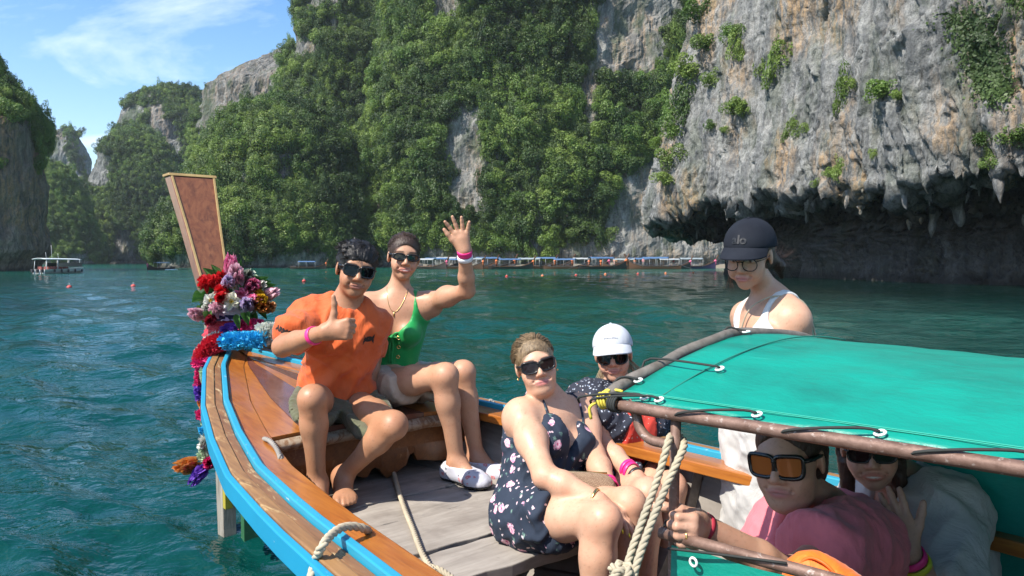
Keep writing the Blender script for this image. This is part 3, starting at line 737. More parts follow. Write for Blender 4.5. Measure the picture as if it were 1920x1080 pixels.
M_GREY = grey_mat('weathered_planks'); M_GREYD = grey_mat('hull_timber', .75, (1.4, 8, 8))
M_BLUE = paint_mat('blue_paint', (.012, .25, .43), amt=.25)
M_BLUE2 = paint_mat('blue_strip_paint', (.022, .28, .43), amt=.5)
M_HULL = paint_mat('green_hull_paint', (.012, .085, .045), (.2, .22, .15), .9, .6)
def rust_mat():
    m = mat('rusty_pipe', (.16, .09, .07), .6); t = NT(m)
    n = t.noise(t.coord('Object'), 22, 7, .75); n2 = t.noise(t.coord('Object'), 70, 4, .7)
    c = t.mix(t.ramp(n, [(.35, 0), (.65, 1)]), (.10, .052, .036), (.22, .135, .105))
    c = t.mix(t.ramp(n2, [(.60, 0), (.72, .9)]), c, (.42, .36, .33))
    t.color(c); t.normal(t.bump(n, .5, .003)); t.b.inputs['Metallic'].default_value = .25; return m
M_RUST = rust_mat()
M_BOW = wood_mat('grey_bentwood', (.17, .15, .13), (.10, .085, .07), (.06, .05, .04), .85, scale=(10, 10, 10))
def tarp_mat():
    m = mat('green_tarpaulin', (.0, .36, .26), .42); t = NT(m)
    n = t.noise(t.coord('Object', (2, 5, 3)), 2.0, 5, .6); s = t.noise(t.coord('Object', (1.2, 40, 4)), 2.0, 4, .6)
    c = t.mix(t.ramp(n, [(.35, 0), (.7, 1)]), (.0, .265, .195), (.003, .205, .155))
    c = t.mix(t.ramp(s, [(.68, 0), (.78, .30)]), c, (.20, .42, .34)); d_ = t.noise(t.coord('Object', (1.5, 3, 2), loc=(4, 2, 0)), 2.5, 6, .7); c = t.mix(t.ramp(d_, [(.50, 0), (.75, .65)]), c, (.004, .125, .095))
    t.color(c); w = t.noise(t.coord('Object', (1, 1, 1)), 420, 1, .5); t.normal(t.bump(t.math('ADD', t.math('MULTIPLY', w, .03), t.math('ADD', n, t.math('MULTIPLY', d_, .5))), .30, .035))
    tr = t.n('BsdfTranslucent'); t.t.links.new(c, tr.inputs[0]); mx = t.n('MixShader'); mx.inputs[0].default_value = .10
    t.t.links.new(t.b.outputs[0], mx.inputs[1]); t.t.links.new(tr.outputs[0], mx.inputs[2]); t.t.links.new(mx.outputs[0], t.out.inputs[0]); return m
M_TARP = tarp_mat()
M_CORD = mat('black_cord', (.02, .022, .02), .8); M_YCORD = mat('yellow_cord', (.62, .50, .06), .7); M_RING = mat('white_grommet', (.75, .75, .72), .4)
def rope_mat(name, c1, c2):
    m = mat(name, c1, .9); t = NT(m); n = t.noise(t.coord('Object'), 60, 4, .6); b = t.noise(t.coord('Object'), 6, 3, .6)
    t.color(t.mix(t.ramp(b, [(.4, 0), (.65, .8)]), t.mix(n, c1, c2), tuple(x * .6 for x in c1))); t.normal(t.bump(n, .5, .002)); return m
M_ROPE = rope_mat('old_rope', (.52, .45, .33), (.36, .30, .21)); M_ROPE2 = rope_mat('grey_rope', (.34, .31, .27), (.20, .19, .17)); M_ROPE3 = rope_mat('pale_rope', (.48, .43, .32), (.34, .27, .17))

# =================================================================== the boat
boat = empty('longtail_boat', BORG, BROT, 'varnished wooden longtail boat with blue gunwale strips and green awning', 'boat')
L = lambda s, n, z: Vector((s, n - N0, z))
SS = list(np.linspace(-4.84, -2.4, 40)) + list(np.linspace(-2.3, 3.4, 30))
def strip(name, o0, o1, dz0, dz1, thick, m, side, ss=SS, bevel=.004, clampc=True):
    """a plank that follows the gunwale: from o0 to o1 metres inboard of its outer edge"""
    mb = MB(); rows = []
    for s in ss:
        h = hb(s); z = sheer(s)
        a = max(h - o0, .0); b = max(h - o1, .0)
        if clampc: a = max(a, .012); b = max(b, .004)
        rows.append([(s, side * a, z + dz0), (s, side * b, z + dz1), (s, side * b, z + dz1 - thick), (s, side * a, z + dz0 - thick)])
    b0 = 0
    for r in rows: mb.v += [tuple(map(float, p)) for p in r]
    for i in range(len(rows) - 1):
        for k in range(4):
            q = (i * 4 + k, i * 4 + (k + 1) % 4, (i + 1) * 4 + (k + 1) % 4, (i + 1) * 4 + k)
            mb.f.append(q if side > 0 else q[::-1])
    e = (len(rows) - 1) * 4
    mb.f.append((3, 2, 1, 0) if side > 0 else (0, 1, 2, 3)); mb.f.append((e, e + 1, e + 2, e + 3) if side > 0 else (e + 3, e + 2, e + 1, e))
    return mb.build(name, m, boat, False, bevel=bevel)
for sd in (-1, 1):
    strip('rub_rail', -.018, .004, -.004, -.002, .066, M_BLUE, sd)
    strip('cap_rail', .006, .046, .002, .003, .05, M_RAIL, sd)
    strip('cap_rail', .048, .084, -.004, -.004, .05, M_RAIL2, sd)
    strip('gunwale_strip', .086, .112, .016, .016, .05, M_BLUE2, sd)
    strip('covering_board', .114, .215, -.006, -.008, .04, M_ORANGE, sd)
# bow deck: tapering panels inside the covering boards
DK_S = list(np.linspace(-4.70, -2.93, 26))
def inner(s): return max(hb(s) - .217, 0.0)
fr = [-1, -.70, -.16, .12, .55, 1]; mats = [M_ORANGE, M_PURPLE, M_ORANGE, M_PURPLE, M_ORANGE]
for k in range(5):
    mb = MB(); rows = []
    for s in DK_S:
        w = inner(s); edge = s
        a, b = fr[k] * w, fr[k + 1] * w
        if k > 0: a += .0015
        rows.append((s, a, b))
    for s, a, b in rows:
        z = sheer(s) - .012
        mb.v += [(s, a, z + .012 * (1 - (a / max(inner(s), .01)) ** 2)), (s, b, z + .012 * (1 - (b / max(inner(s), .01)) ** 2)), (s, b, z - .035), (s, a, z - .035)]
    for i in range(len(rows) - 1):
        for q in range(4): mb.f.append((i * 4 + q, i * 4 + (q + 1) % 4, (i + 1) * 4 + (q + 1) % 4, (i + 1) * 4 + q))
    e = (len(rows) - 1) * 4; mb.f += [(3, 2, 1, 0), (e, e + 1, e + 2, e + 3)]
    mb.build('deck_panel', mats[k], boat, False, bevel=.003)
# worn nosing along the deck edge, bulkhead apron below it with ragged cut-outs
def nosing():
    mb = MB()
    def fn(a, b):
        n = -.60 + 1.21 * a; curl = .20 * max(0, (-.42 - n) / .2) ** 2
        s = -2.925 + curl + .028 * math.sin(b * math.pi); z = 1.052 - .055 * b + .006 * math.sin(a * 37) * .4
        return (s, n, z)
    mb.grid(fn, 40, 6); return mb.build('deck_nosing', wood_mat('worn_nosing', (.22, .11, .05), (.15, .08, .04), (.3, .2, .12), .6, wear=.6, wearc=(.33, .26, .19)), boat, True)
nosing()
def apron():
    mb = MB(); nn = 60
    for i in range(nn + 1):
        a = i / nn; n = -.60 + 1.20 * a; curl = .20 * max(0, (-.42 - n) / .2) ** 2
        bot = .825 + .02 * math.sin(a * 9) - .02 * math.cos(a * 23)
        if .48 < a < .56: bot += .06 * math.sin((a - .48) / .08 * math.pi)
        if .66 < a < .70: bot += .04
        s = -2.965 + curl
        mb.v += [(s, n, 1.0), (s + .01, n, .92), (s, n, bot), (s - .03, n, bot), (s - .03, n, 1.0)]
    for i in range(nn):
        for q in range(4): mb.f.append((i * 5 + q, (i + 1) * 5 + q, (i + 1) * 5 + q + 1, i * 5 + q + 1))
    mb.build('bulkhead', M_BROWN, boat, False)
apron()
def hull_w(s, z):
    h = hb(s) - .012; dep = max(0, sheer(s) - .06 - z); k = min(1, max(0, (-1.15 - s) / 1.1))
    a = h * (1 - .42 * min(1, dep / 1.3) ** 2.0) - (.9 * max(0, dep - 1.0) ** 1.0)
    b = h - min(dep, .30) - max(0, dep - .30) * 2.3
    return max(.03 if z > 0 else .004, a * (1 - k) + b * k)
# floor planks across the bow
FL = [(-3.5, -2.714), (-2.709, -2.474), (-2.468, -2.150), (-2.128, -1.890)]
for i, (s0, s1) in enumerate(FL):
    mb = MB(); z = .78 - (.004 if i % 2 else 0)
    def pt(s, sd, zz): return (s, sd * (hull_w(s, .76) - .045), zz)
    n = 24
    for k in range(n + 1):
        f = -1 + 2 * k / n
        w0 = pt(s0, 1, 0)[1] * f; w1 = pt(s1, 1, 0)[1] * f
        j0 = .004 * math.sin(k * 1.7 + i); j1 = .005 * math.sin(k * 1.3 + i * 2)
        mb.v += [(s0 + j0, w0, z), (s1 + j1, w1, z + .002 * math.sin(k)), (s1 + j1, w1, z - .045), (s0 + j0, w0, z - .045)]
    for k in range(n):
        for q in range(4): mb.f.append((k * 4 + q, k * 4 + (q + 1) % 4, (k + 1) * 4 + (q + 1) % 4, (k + 1) * 4 + q))
    mb.build('floor_plank', M_GREY, boat, False, bevel=.004)
# hull skin, lining, ribs, bottom boards
def section(s, t):
    zb = float(np.interp(s, [-4.86, -4.0, -3.0, -2.2, -1.6], [.85, .50, .12, -.15, -.32])); z = sheer(s) - .09 + (zb - sheer(s) + .09) * t; w = hull_w(s, z)
    return (w if t < .999 else .002), z
for sd in (-1, 1):
    mb = MB(); ns = len(SS)
    mb.grid(lambda a, b: (SS[int(round(a * (ns - 1)))], sd * section(SS[int(round(a * (ns - 1)))], b)[0], section(SS[int(round(a * (ns - 1)))], b)[1]), ns - 1, 12, sd < 0)
    mb.build('hull', M_HULL, boat, True)
    q = [x for x in SS if x > -3.3]
    for k in range(4):
        mb = MB(); zt = [1.0, .80, .60, .42, .28]
        rows = []
        for s in q:
            w = lambda z: max(.03, min(hull_w(s, z) - .040, hb(s) - .075))
            rows += [(s, sd * w(zt[k] - .003), zt[k] - .003), (s, sd * w(zt[k + 1] + .003), zt[k + 1] + .003), (s, sd * (w(zt[k + 1]) + .022), zt[k + 1] + .003), (s, sd * (w(zt[k]) + .022), zt[k] - .003)]
        mb.v = [tuple(map(float, r)) for r in rows]
        for i in range(len(q) - 1):
            for c in range(4): mb.f.append((i * 4 + c, i * 4 + (c + 1) % 4, (i + 1) * 4 + (c + 1) % 4, (i + 1) * 4 + c))
        mb.build('side_plank', M_GREYD, boat, False)
    for s in np.arange(-1.75, 3, .62):
        mb = MB(); pts = []
        for z in (1.03, .85, .65, .45, .30): pts.append((s, sd * (min(hull_w(s, z) - .040, hb(s) - .075) - .03), z))
        for i in range(len(pts) - 1):
            a, b = Vector(pts[i]), Vector(pts[i + 1]); 
            v = [a + Vector((x, y * sd, 0)) for x, y in ((-.04, -.03), (.04, -.03), (.04, .028), (-.04, .028))] + [b + Vector((x, y * sd, 0)) for x, y in ((-.04, -.03), (.04, -.03), (.04, .028), (-.04, .028))]
            mb.add(v, [(0, 1, 5, 4), (1, 2, 6, 5), (2, 3, 7, 6), (3, 0, 4, 7), (0, 3, 2, 1), (4, 5, 6, 7)])
        mb.build('rib', M_GREYD, boat, False)
for k in range(5):
    mb = MB(); y = -.48 + .24 * k; mb.box((1.2, y, .26), (4.4, .225, .03)); mb.build('bottom_board', M_GREYD, boat, False, bevel=.004)
for s, z in ((-.75, .72), (.55, .72), (1.8, .72)):
    mb = MB(); mb.box((s, 0, z), (.26, 2 * (hb(s) - .2), .035)); mb.build('bench', M_GREY, boat, False, bevel=.005)
# bow block with a wavy lower edge
def bow_block():
    mb = MB(); n = 26
    for i in range(n + 1):
        a = i / n; y = -.10 + .46 * a
        bot = 1.185 + .018 * math.cos(a * 6.3) + (.02 if .35 < a < .62 else 0) * math.sin((a - .35) / .27 * math.pi)
        s = -4.66 - .10 * math.sin(a * math.pi)
        for (ds, z) in ((0, bot), (0, 1.262), (-.16, 1.262), (-.16, bot)): mb.v.append((s + ds, y, z))
    for i in range(n):
        for q in range(4): mb.f.append((i * 4 + q, i * 4 + (q + 1) % 4, (i + 1) * 4 + (q + 1) % 4, (i + 1) * 4 + q))
    mb.f += [(3, 2, 1, 0), (n * 4, n * 4 + 1, n * 4 + 2, n * 4 + 3)]
    mb.build('bow_block', M_RAIL2, boat, False, bevel=.005)
bow_block()
# stem post with its coloured rubbing strips, then the raked prow board
def loft(levels, name, m, bevel=.004):
    mb = MB()
    for (s, y, z, lw, th) in levels:
        for (a, b) in ((-1, -1), (1, -1), (1, 1), (-1, 1)): mb.v.append((s + b * th / 2, y + a * lw / 2, z))
    for i in range(len(levels) - 1):
        for q in range(4): mb.f.append((i * 4 + q, i * 4 + (q + 1) % 4, (i + 1) * 4 + (q + 1) % 4, (i + 1) * 4 + q))
    e = (len(levels) - 1) * 4; mb.f += [(3, 2, 1, 0), (e, e + 1, e + 2, e + 3)]
    return mb.build(name, m, boat, False, bevel=bevel)
loft([(-4.98, 0, -.5, .09, .12), (-5.02, 0, 0, .085, .13), (-5.05, 0, .6, .09, .14), (-5.03, 0, 1.1, .13, .16), (-5.06, 0, 1.36, .19, .17)], 'stem', wood_mat('bleached_stem', (.33, .30, .25), (.20, .18, .15), (.10, .09, .07), .85, scale=(10, 10, 1.2)))
loft([(-4.93, -.02, .15, .05, .05), (-4.95, -.02, 1.0, .05, .05)], 'stem_strip', paint_mat('yellow_strip', (.40, .33, .04), (.2, .18, .1), .8))
loft([(-4.80, .085, -.1, .11, .06), (-4.82, .085, .95, .11, .06)], 'stem_strip', paint_mat('green_strip', (.03, .12, .05), (.2, .2, .12), .9))
PB = [(-5.07, 0, 1.37, .155, .12), (-5.25, 0, 1.62, .19, .13), (-5.50, 0, 2.00, .245, .145), (-5.755, 0, 2.385, .315, .155)]
loft(PB, 'prow_board', M_PROW, .006)
for sd in (-1, 1):
    loft([(s + th / 2 + .004, sd * (lw / 2 - .012), z, .015, .010) for (s, y, z, lw, th) in PB], 'prow_trim', M_TRIM, .002)
loft([(-5.757, 0, 2.387, .335, .172), (-5.772, 0, 2.407, .335, .172)], 'prow_cap', M_TRIM, .004)

# =================================================================== the awning
def arch(n): return arch2(A_S0, n)
A_S0, A_S1, A_N0, A_N1 = -1.105, 1.5, 1.165, 2.22
_e0, _e1 = P(1150, 750, 1.588), P(1920, 874, 1.075)
def eave(s):           # the near eave runs slightly inboard going aft: (n, z) at s
    a = (s - BA.dot(_e0)) / (BA.dot(_e1) - BA.dot(_e0)); p = _e0.lerp(_e1, a); return BN.dot(p), p.z
RID, RZ = 1.66, 1.600   # the ridge of the cloth
def arch2(s, n):
    n0, z0 = eave(s); z0 += .010
    if n < RID: return z0 + (RZ - z0) * (1 - (1 - min(1, max(0, (n - n0) / (RID - n0)))) ** 1.8)
    return RZ - .12 * ((n - RID) / (A_N1 - RID)) ** 1.8
def tarp():
    mb = MB()
    def fn(a, b):
        s = A_S0 + (A_S1 - A_S0) * a; n0 = eave(s)[0]; n = n0 + (A_N1 - n0) * b
        z = arch2(s, n) - .008
        sag = .007 * math.sin(math.pi * (a * 2.6 % 1.0)) * math.sin(math.pi * b)
        near = math.exp(-b / .04)
        sc = .006 * abs(math.sin(a * (A_S1 - A_S0) / .36 * math.pi)) * near
        fr_ = math.exp(-a / .02) * .012 * abs(math.sin(b * 9))
        wr = .0016 * math.sin(a * 40 + b * 9) * math.sin(b * 17 + a * 5) + .0012 * math.sin(a * 90 - b * 25)
        return (s + fr_, n - N0 + sc, z - sag + wr + sc * .4)
    mb.grid(fn, 120, 60); o = mb.build('tarpaulin', M_TARP, boat, True)
    sm = o.modifiers.new('cloth', 'SOLIDIFY'); sm.thickness = .003
    return o
TARP = tarp()
def pipe(name, pts, r, m=None, n=9, par=boat): mb = MB(); mb.tube(pts, r, n); return mb.build(name, m or M_RUST, par, True)
wob = lambda s, k: .006 * math.sin(s * 3.1 + k)
EZ = eave(A_S0)[1] - .004; A_N0 = eave(A_S0)[0]
pipe('eave_pipe', [(s, eave(s)[0] - N0 - .010 + wob(s, 0) * .5, eave(s)[1] - .004 + wob(s, 2) * .5) for s in np.linspace(A_S0 - .018, A_S1, 22)], .0125)
pipe('eave_pipe', [(s, A_N1 - N0 + .012 + wob(s, 1), arch(A_N1) - .02 + wob(s, 2)) for s in np.linspace(A_S0 - .10, A_S1, 22)], .0135)
pipe('awning_bow', [(A_S0 - .012 + .006 * math.sin(n * 30), n - N0, arch2(A_S0, n) - .008 + .003 * math.sin(n * 17)) for n in np.linspace(A_N0 - .004, A_N1 + .02, 26)], .0145, M_BOW)
pipe('awning_bow', [(.3, n - N0, arch(n) - .020) for n in np.linspace(A_N0, A_N1, 18)], .013, M_BOW)
pq = P(1266, 800, 1.486); ps = BA.dot(pq); PN = BN.dot(pq)
POSTS = ps
for (s, n) in ((ps, PN), (ps, A_N1 - .01), (1.2, PN), (1.2, A_N1 - .01)):
    pipe('awning_post', [(s + .003 * math.sin(z * 9), n - N0, z) for z in np.linspace(.28, EZ - .012, 12)], .0105)
_r0, _r1 = P(1252, 1000, 1.475), P(1575, 1088, 1.27)
def rail(s):
    a = (s - BA.dot(_r0)) / (BA.dot(_r1) - BA.dot(_r0)); p = _r0.lerp(_r1, a); return BN.dot(p), p.z
pipe('side_rail', [(s, rail(s)[0] - N0, rail(s)[1] + wob(s, 1) * .3) for s in np.linspace(ps - .012, 1.2, 18)], .0120)
# bent brace from the corner of the eave down to the post
bp = [P(1176, 752, 1.565), P(1192, 775, 1.56), P(1200, 803, 1.55), P(1217, 823, 1.53), P(1240, 830, 1.51), P(1262, 834, 1.49)]
inv = Matrix.Rotation(-BROT, 4, 'Z')
def B(p): return inv @ (Vector(p) - BORG)          # world -> boat
pipe('brace', [B(p) for p in spline(bp, 4)], .0105)
# lower side curtain of the same cloth, and the far curtain that closes the starboard side
def curtain(name, s0, s1, n, z0, z1, bulge):
    nn = n if callable(n) else (lambda s: n)
    mb = MB(); mb.grid(lambda a, b: (s0 + (s1 - s0) * a, nn(s0 + (s1 - s0) * a) - N0 + bulge * math.sin(b * 3.1) * (.5 + .5 * math.sin(a * 21)) + .004 * math.sin(a * 60), z0 + (z1 - z0) * b), 60, 14)
    return mb.build(name, M_TARP, boat, True)
curtain('side_curtain', ps + .015, 1.15, lambda s: rail(s)[0] - .004, .72, 1.216, -.010)
curtain('side_curtain', -.97, 1.4, A_N1 + .008, .85, arch(A_N1) - .02, .02)
# sewn hem along the eave and a fold line across the front
for off, nm in ((.030, 'hem_seam'), (.034, 'hem_seam')):
    pipe(nm, [(s, eave(s)[0] + off - N0, arch2(s, eave(s)[0] + off) - .0055) for s in np.linspace(A_S0 + .01, A_S1, 60)], .0012, mat('green_thread', (.02, .30, .22), .8), 4, TARP)
pipe('fold_line', [(A_S0 + .10 + .05 * b, n - N0, arch2(A_S0 + .1, n) - .0062) for b, n in zip(np.linspace(0, 1, 20), np.linspace(A_N0 + .05, RID + .2, 20))], .0018, mat('worn_fold', (.01, .16, .12), .8), 4, TARP)
# grommets with the cord lashed through them
def grommet(loc, nrm, par, r=.0085):
    mb = MB(); n = Vector(nrm).normalized(); x = n.orthogonal().normalized(); y = n.cross(x)
    pts = [Vector(loc) + (x * math.cos(t) + y * math.sin(t)) * r for t in np.linspace(0, 2 * math.pi, 15)]
    mb.tube(pts, .0026, 6, False); return mb.build('grommet', M_RING, par, True)
gs = [(1180, 722), (1172, 744), (1188, 750), (1387, 776), (1627, 810), (1915, 856), (1262, 675), (1350, 638), (1335, 640)]
def on_tarp(u, v):
    o = Vector((0, 0, CAM_H)); d = (P(u, v, 5) - o).normalized()
    t = (1.5 - CAM_H) / d.z
    for _ in range(8):
        p = o + d * t; z = arch2(BA.dot(p), BN.dot(p)) + .012; t = (z - CAM_H) / d.z
    return o + d * t
for (u, v) in gs[:6] + gs[6:8]:
    p = on_tarp(u, v); n = BN.dot(p); s = max(BA.dot(p), A_S0 + .012); ne, ze = eave(s); n = max(n, ne + .010)
    grommet((s, n - N0, arch2(s, n) + .000), (-.1, -.35 if n < 1.4 else -.1, 1), TARP)
    e = [(s, n - N0, arch2(s, n) + .002), (s - .02, n - N0 - .012, arch2(s, n) + .006)]
    if n < ne + .05: e += [(s - .08, eave(s - .08)[0] - N0 - .02, ze + .014), (s - .14, eave(s - .14)[0] - N0 - .026, ze + .0), (s - .16, eave(s - .16)[0] - N0 - .005, ze - .017)]
    else: e += [(A_S0 - .022, n - N0 - .03, arch(n - .03) + .012), (A_S0 - .034, n - N0 - .05, arch(n - .05) - .01)]
    pipe('tie_cord', spline(e, 3), .0028, M_CORD, 5)
def wrap(name, c, ax, r, turns, pitch, m, rad=.0028):
    ax = Vector(ax).normalized(); x = ax.orthogonal().normalized(); y = ax.cross(x)
    pts = [Vector(c) + ax * (pitch * t / (2 * math.pi)) + (x * math.cos(t) + y * math.sin(t)) * r for t in np.arange(0, turns * 2 * math.pi, .45)]
    return pipe(name, pts, rad, m, 5)
wrap('tie_cord', (A_S0 + .012, A_N0 - N0 - .012, EZ), (1, 0, 0), .0155, 4, .006, M_CORD, .0030)
wrap('tie_cord', (A_S0 - .020, A_N0 - N0 - .012, EZ), (1, .3, .2), .0165, 3, .007, M_YCORD, .0032)
wrap('tie_cord', (A_S0 - .012, A_N0 - N0 - .012, EZ), (.2, 1, .5), .0165, 3, .007, M_YCORD, .0032)
pipe('tie_cord', spline([(A_S0 - .02, A_N0 - N0 - .02, EZ), (A_S0 - .035, A_N0 - N0 - .03, EZ - .015), (A_S0 - .033, A_N0 - N0 - .028, EZ - .040)], 4), .0035, M_YCORD, 5)
pipe('tie_cord', spline([(A_S0 - .02, A_N0 - N0, EZ + .012), (A_S0 - .005, A_N0 - N0 + .015, EZ + .022), (A_S0 + .01, A_N0 - N0 + .025, EZ + .020)], 4), .0035, M_YCORD, 5)
wrap('tie_cord', (ps, PN - N0 - .008, 1.225), (.3, 0, 1), .020, 3, .010, M_CORD, .0022)
for s in (ps + .07, ps + .42): grommet((s, rail(s)[0] - N0 - .018, 1.200), (0, -1, 0), boat, .008)
pipe('tie_cord', spline([(ps + .42, rail(ps + .42)[0] - N0 - .02, 1.204), (ps + .5, rail(ps + .5)[0] - N0 - .018, 1.225), (ps + .62, rail(ps + .62)[0] - N0 - .01, 1.25)], 4), .0028, M_CORD, 5)
pipe('tie_cord', spline([(ps + .02, rail(ps)[0] - N0 - .018, 1.215), (ps + .12, rail(ps + .12)[0] - N0 - .018, 1.228), (ps + .24, rail(ps + .24)[0] - N0 - .013, 1.242)], 4), .0028, M_CORD, 5)

# =================================================================== ropes
def rope(name, pts, r, m, label, group=None, lay=None, per=8, coils=None):
    pts = spline(pts, per); c = sum(pts, Vector()) / len(pts)
    mb = MB(); lay = lay or r * 5.5; acc = 0; fr = []
    ref = Vector((0.3, .2, 1)).normalized()
    # resample evenly
    d = [0]
    for i in range(1, len(pts)): d.append(d[-1] + (pts[i] - pts[i - 1]).length)
    n = max(8, int(d[-1] / (r * .9))); q = []
    A = np.array([tuple(p) for p in pts]); 
    for t in np.linspace(0, d[-1], n): q.append(Vector([np.interp(t, d, A[:, k]) for k in range(3)]))
    for st in range(3):
        line = []; ref_ = ref.copy()
        for i, p in enumerate(q):
            t = (q[min(i + 1, n - 1)] - q[max(i - 1, 0)]).normalized(); x = (ref_ - t * ref_.dot(t)).normalized(); ref_ = x; y = t.cross(x)
            a = d[-1] * i / n / lay * 2 * math.pi + st * 2.094
            line.append(p + (x * math.cos(a) + y * math.sin(a)) * r * .50 - c)
        mb.tube(line, r * .56, 6)
    o = mb.build(name, m, None, True, loc=c); return tag(o, label, 'rope', group)
def knot(name, c, r, m, label, seed=0):
    pts = [Vector(c) + Vector((math.cos(t) * (1 + .4 * math.cos(2.5 * t)), math.sin(t) * (1 + .4 * math.cos(2.5 * t)), .75 * math.sin(2.5 * t + seed))) * r for t in np.arange(0, 4 * math.pi + .1, .35)]
    return pts
FZ = .785
def F_(u, v, lift=.012): # survey a place on the floor planks
    o = Vector((0, 0, CAM_H)); d = (P(u, v, 5) - o).normalized(); return o + d * ((FZ + lift - CAM_H) / d.z)
GZ = 1.075
def G_(u, v, z=GZ): o = Vector((0, 0, CAM_H)); d = (P(u, v, 5) - o).normalized(); return o + d * ((z - CAM_H) / d.z)
g0 = G_(640, 990, 1.10)
rope('mooring_rope', [G_(690, 1003, 1.00), G_(688, 994, 1.065), G_(665, 987, 1.09), G_(640, 990, 1.10), G_(618, 1006, 1.10), G_(603, 1026, 1.095) , P(592, 1050, 1.80), P(583, 1085, 1.74), P(577, 1130, 1.74), P(572, 1300, 1.80), P(570, 1700, 1.95)], .0115, M_ROPE, 'thick mooring rope looped over the blue and brown gunwale')
rope('floor_rope', knot('k', F_(722, 868, .05), .03, M_ROPE, '') + [F_(735, 868, .03), F_(743, 905), F_(757, 950), F_(773, 990), F_(790, 1035), F_(806, 1062), F_(822, 1082), F_(840, 1105)], .0105, M_ROPE, 'tan rope running straight across the grey floor planks')
rope('rope_tail', [F_(790, 1060), F_(808, 1063), F_(828, 1070), F_(850, 1085)], .0105, M_ROPE3, 'short pale rope end lying beside the floor rope')
rope('deck_rope', [G_(492, 826, 1.03), G_(497, 823, 1.075), G_(508, 828, 1.08), G_(519, 842, 1.07), P(525, 858, 2.70), P(524, 872, 2.71)], .0095, M_ROPE2, 'grey rope threaded through the deck left of the bare foot')
rope('deck_rope', [G_(915, 752, 1.05), G_(923, 754, 1.08), P(927, 775, 3.75), P(924, 805, 3.72), P(914, 830, 3.70), P(906, 846, 3.70)], .0115, M_ROPE2, 'dark grey rope hanging from the far gunwale beside the white shoes')
c = P(1266, 836, 1.486); nr = -BA * .2 - BN * .0
toC = (Vector((0, 0, CAM_H)) - c).normalized(); side = Vector((1, 0, 0))
rp = [P(1172, 1082, 1.40), P(1182, 1040, 1.42), P(1205, 975, 1.44), P(1227, 915, 1.455), P(1243, 865, 1.46), P(1252, 832, 1.465), P(1258, 818, 1.49), P(1268, 816, 1.515), P(1280, 824, 1.50), P(1282, 838, 1.470), P(1270, 866, 1.450), P(1250, 910, 1.440), P(1226, 968, 1.425), P(1203, 1030, 1.40), P(1186, 1085, 1.38)]
rope('post_rope', rp, .0080, M_ROPE3, 'doubled cream rope slung round the rusty awning post')
kp = P(1166, 1074, 1.39); rope('rope_knot', knot('k', kp, .015, M_ROPE3, ''), .0080, M_ROPE3, 'cream rope knot at the bottom end of the doubled rope', None, None, 5)
# =================================================================== implicit bodies
# primitives: (kind, params..., blend, cuts) ; a body is their smooth union, meshed with surface nets
def V3(p): return np.array([p[0], p[1], p[2]], dtype=np.float32)
class Cone:
    def __init__(s, a, b, ra, rb, k=.02, flat=None, cuts=(), neg=False): s.a, s.b, s.ra, s.rb, s.k, s.cuts, s.neg = V3(a), V3(b), ra, rb, k, list(cuts), neg
    def box(s): m = max(s.ra, s.rb); return np.minimum(s.a, s.b) - m, np.maximum(s.a, s.b) + m
    def d(s, X, Y, Z):
        ab = s.b - s.a; l2 = float((ab * ab).sum()) + 1e-9
        px, py, pz = X - s.a[0], Y - s.a[1], Z - s.a[2]
        t = np.clip((px * ab[0] + py * ab[1] + pz * ab[2]) / l2, 0, 1)
        return np.sqrt((px - ab[0] * t) ** 2 + (py - ab[1] * t) ** 2 + (pz - ab[2] * t) ** 2) - (s.ra + (s.rb - s.ra) * t)
    def grow(s, g): return Cone(s.a, s.b, s.ra + g, s.rb + g, s.k, cuts=s.cuts)
class Ell:
    def __init__(s, c, r, M=None, k=.02, cuts=(), neg=False):
        s.c = V3(c); s.r = np.array(r if isinstance(r, (tuple, list, np.ndarray)) else (r, r, r), np.float32); s.M = np.eye(3, dtype=np.float32) if M is None else np.array([list(x) for x in M], np.float32)
        s.k, s.cuts, s.neg = k, list(cuts), neg
    def box(s):
        e = np.sqrt(((s.M * s.r[None, :]) ** 2).sum(1)); return s.c - e, s.c + e
    def d(s, X, Y, Z):
        p = (X - s.c[0], Y - s.c[1], Z - s.c[2]); q = [p[0] * s.M[0, i] + p[1] * s.M[1, i] + p[2] * s.M[2, i] for i in range(3)]
        k0 = np.sqrt(sum((q[i] / s.r[i]) ** 2 for i in range(3))); k1 = np.sqrt(sum((q[i] / s.r[i] ** 2) ** 2 for i in range(3))) + 1e-6
        return np.where(k0 < 1e-3, -float(s.r.min()), k0 * (k0 - 1) / k1)
    def grow(s, g): return Ell(s.c, s.r + g, s.M, s.k, s.cuts)
def smin(a, b, k):
    h = np.maximum(k - np.abs(a - b), 0) / k; return np.minimum(a, b) - h * h * k * .25
def plane_d(pl, X, Y, Z): n, p = V3(pl[1]), V3(pl[0]); return (X - p[0]) * n[0] + (Y - p[1]) * n[1] + (Z - p[2]) * n[2]    # negative side is kept
def axis(lo, hi, coarse, fine, rng):
    x = [lo]
    while x[-1] < hi:
        st = coarse
        for a, b, f in rng:
            if a - coarse < x[-1] < b: st = min(st, f)
        x.append(x[-1] + st)
    return np.array(x, np.float32)
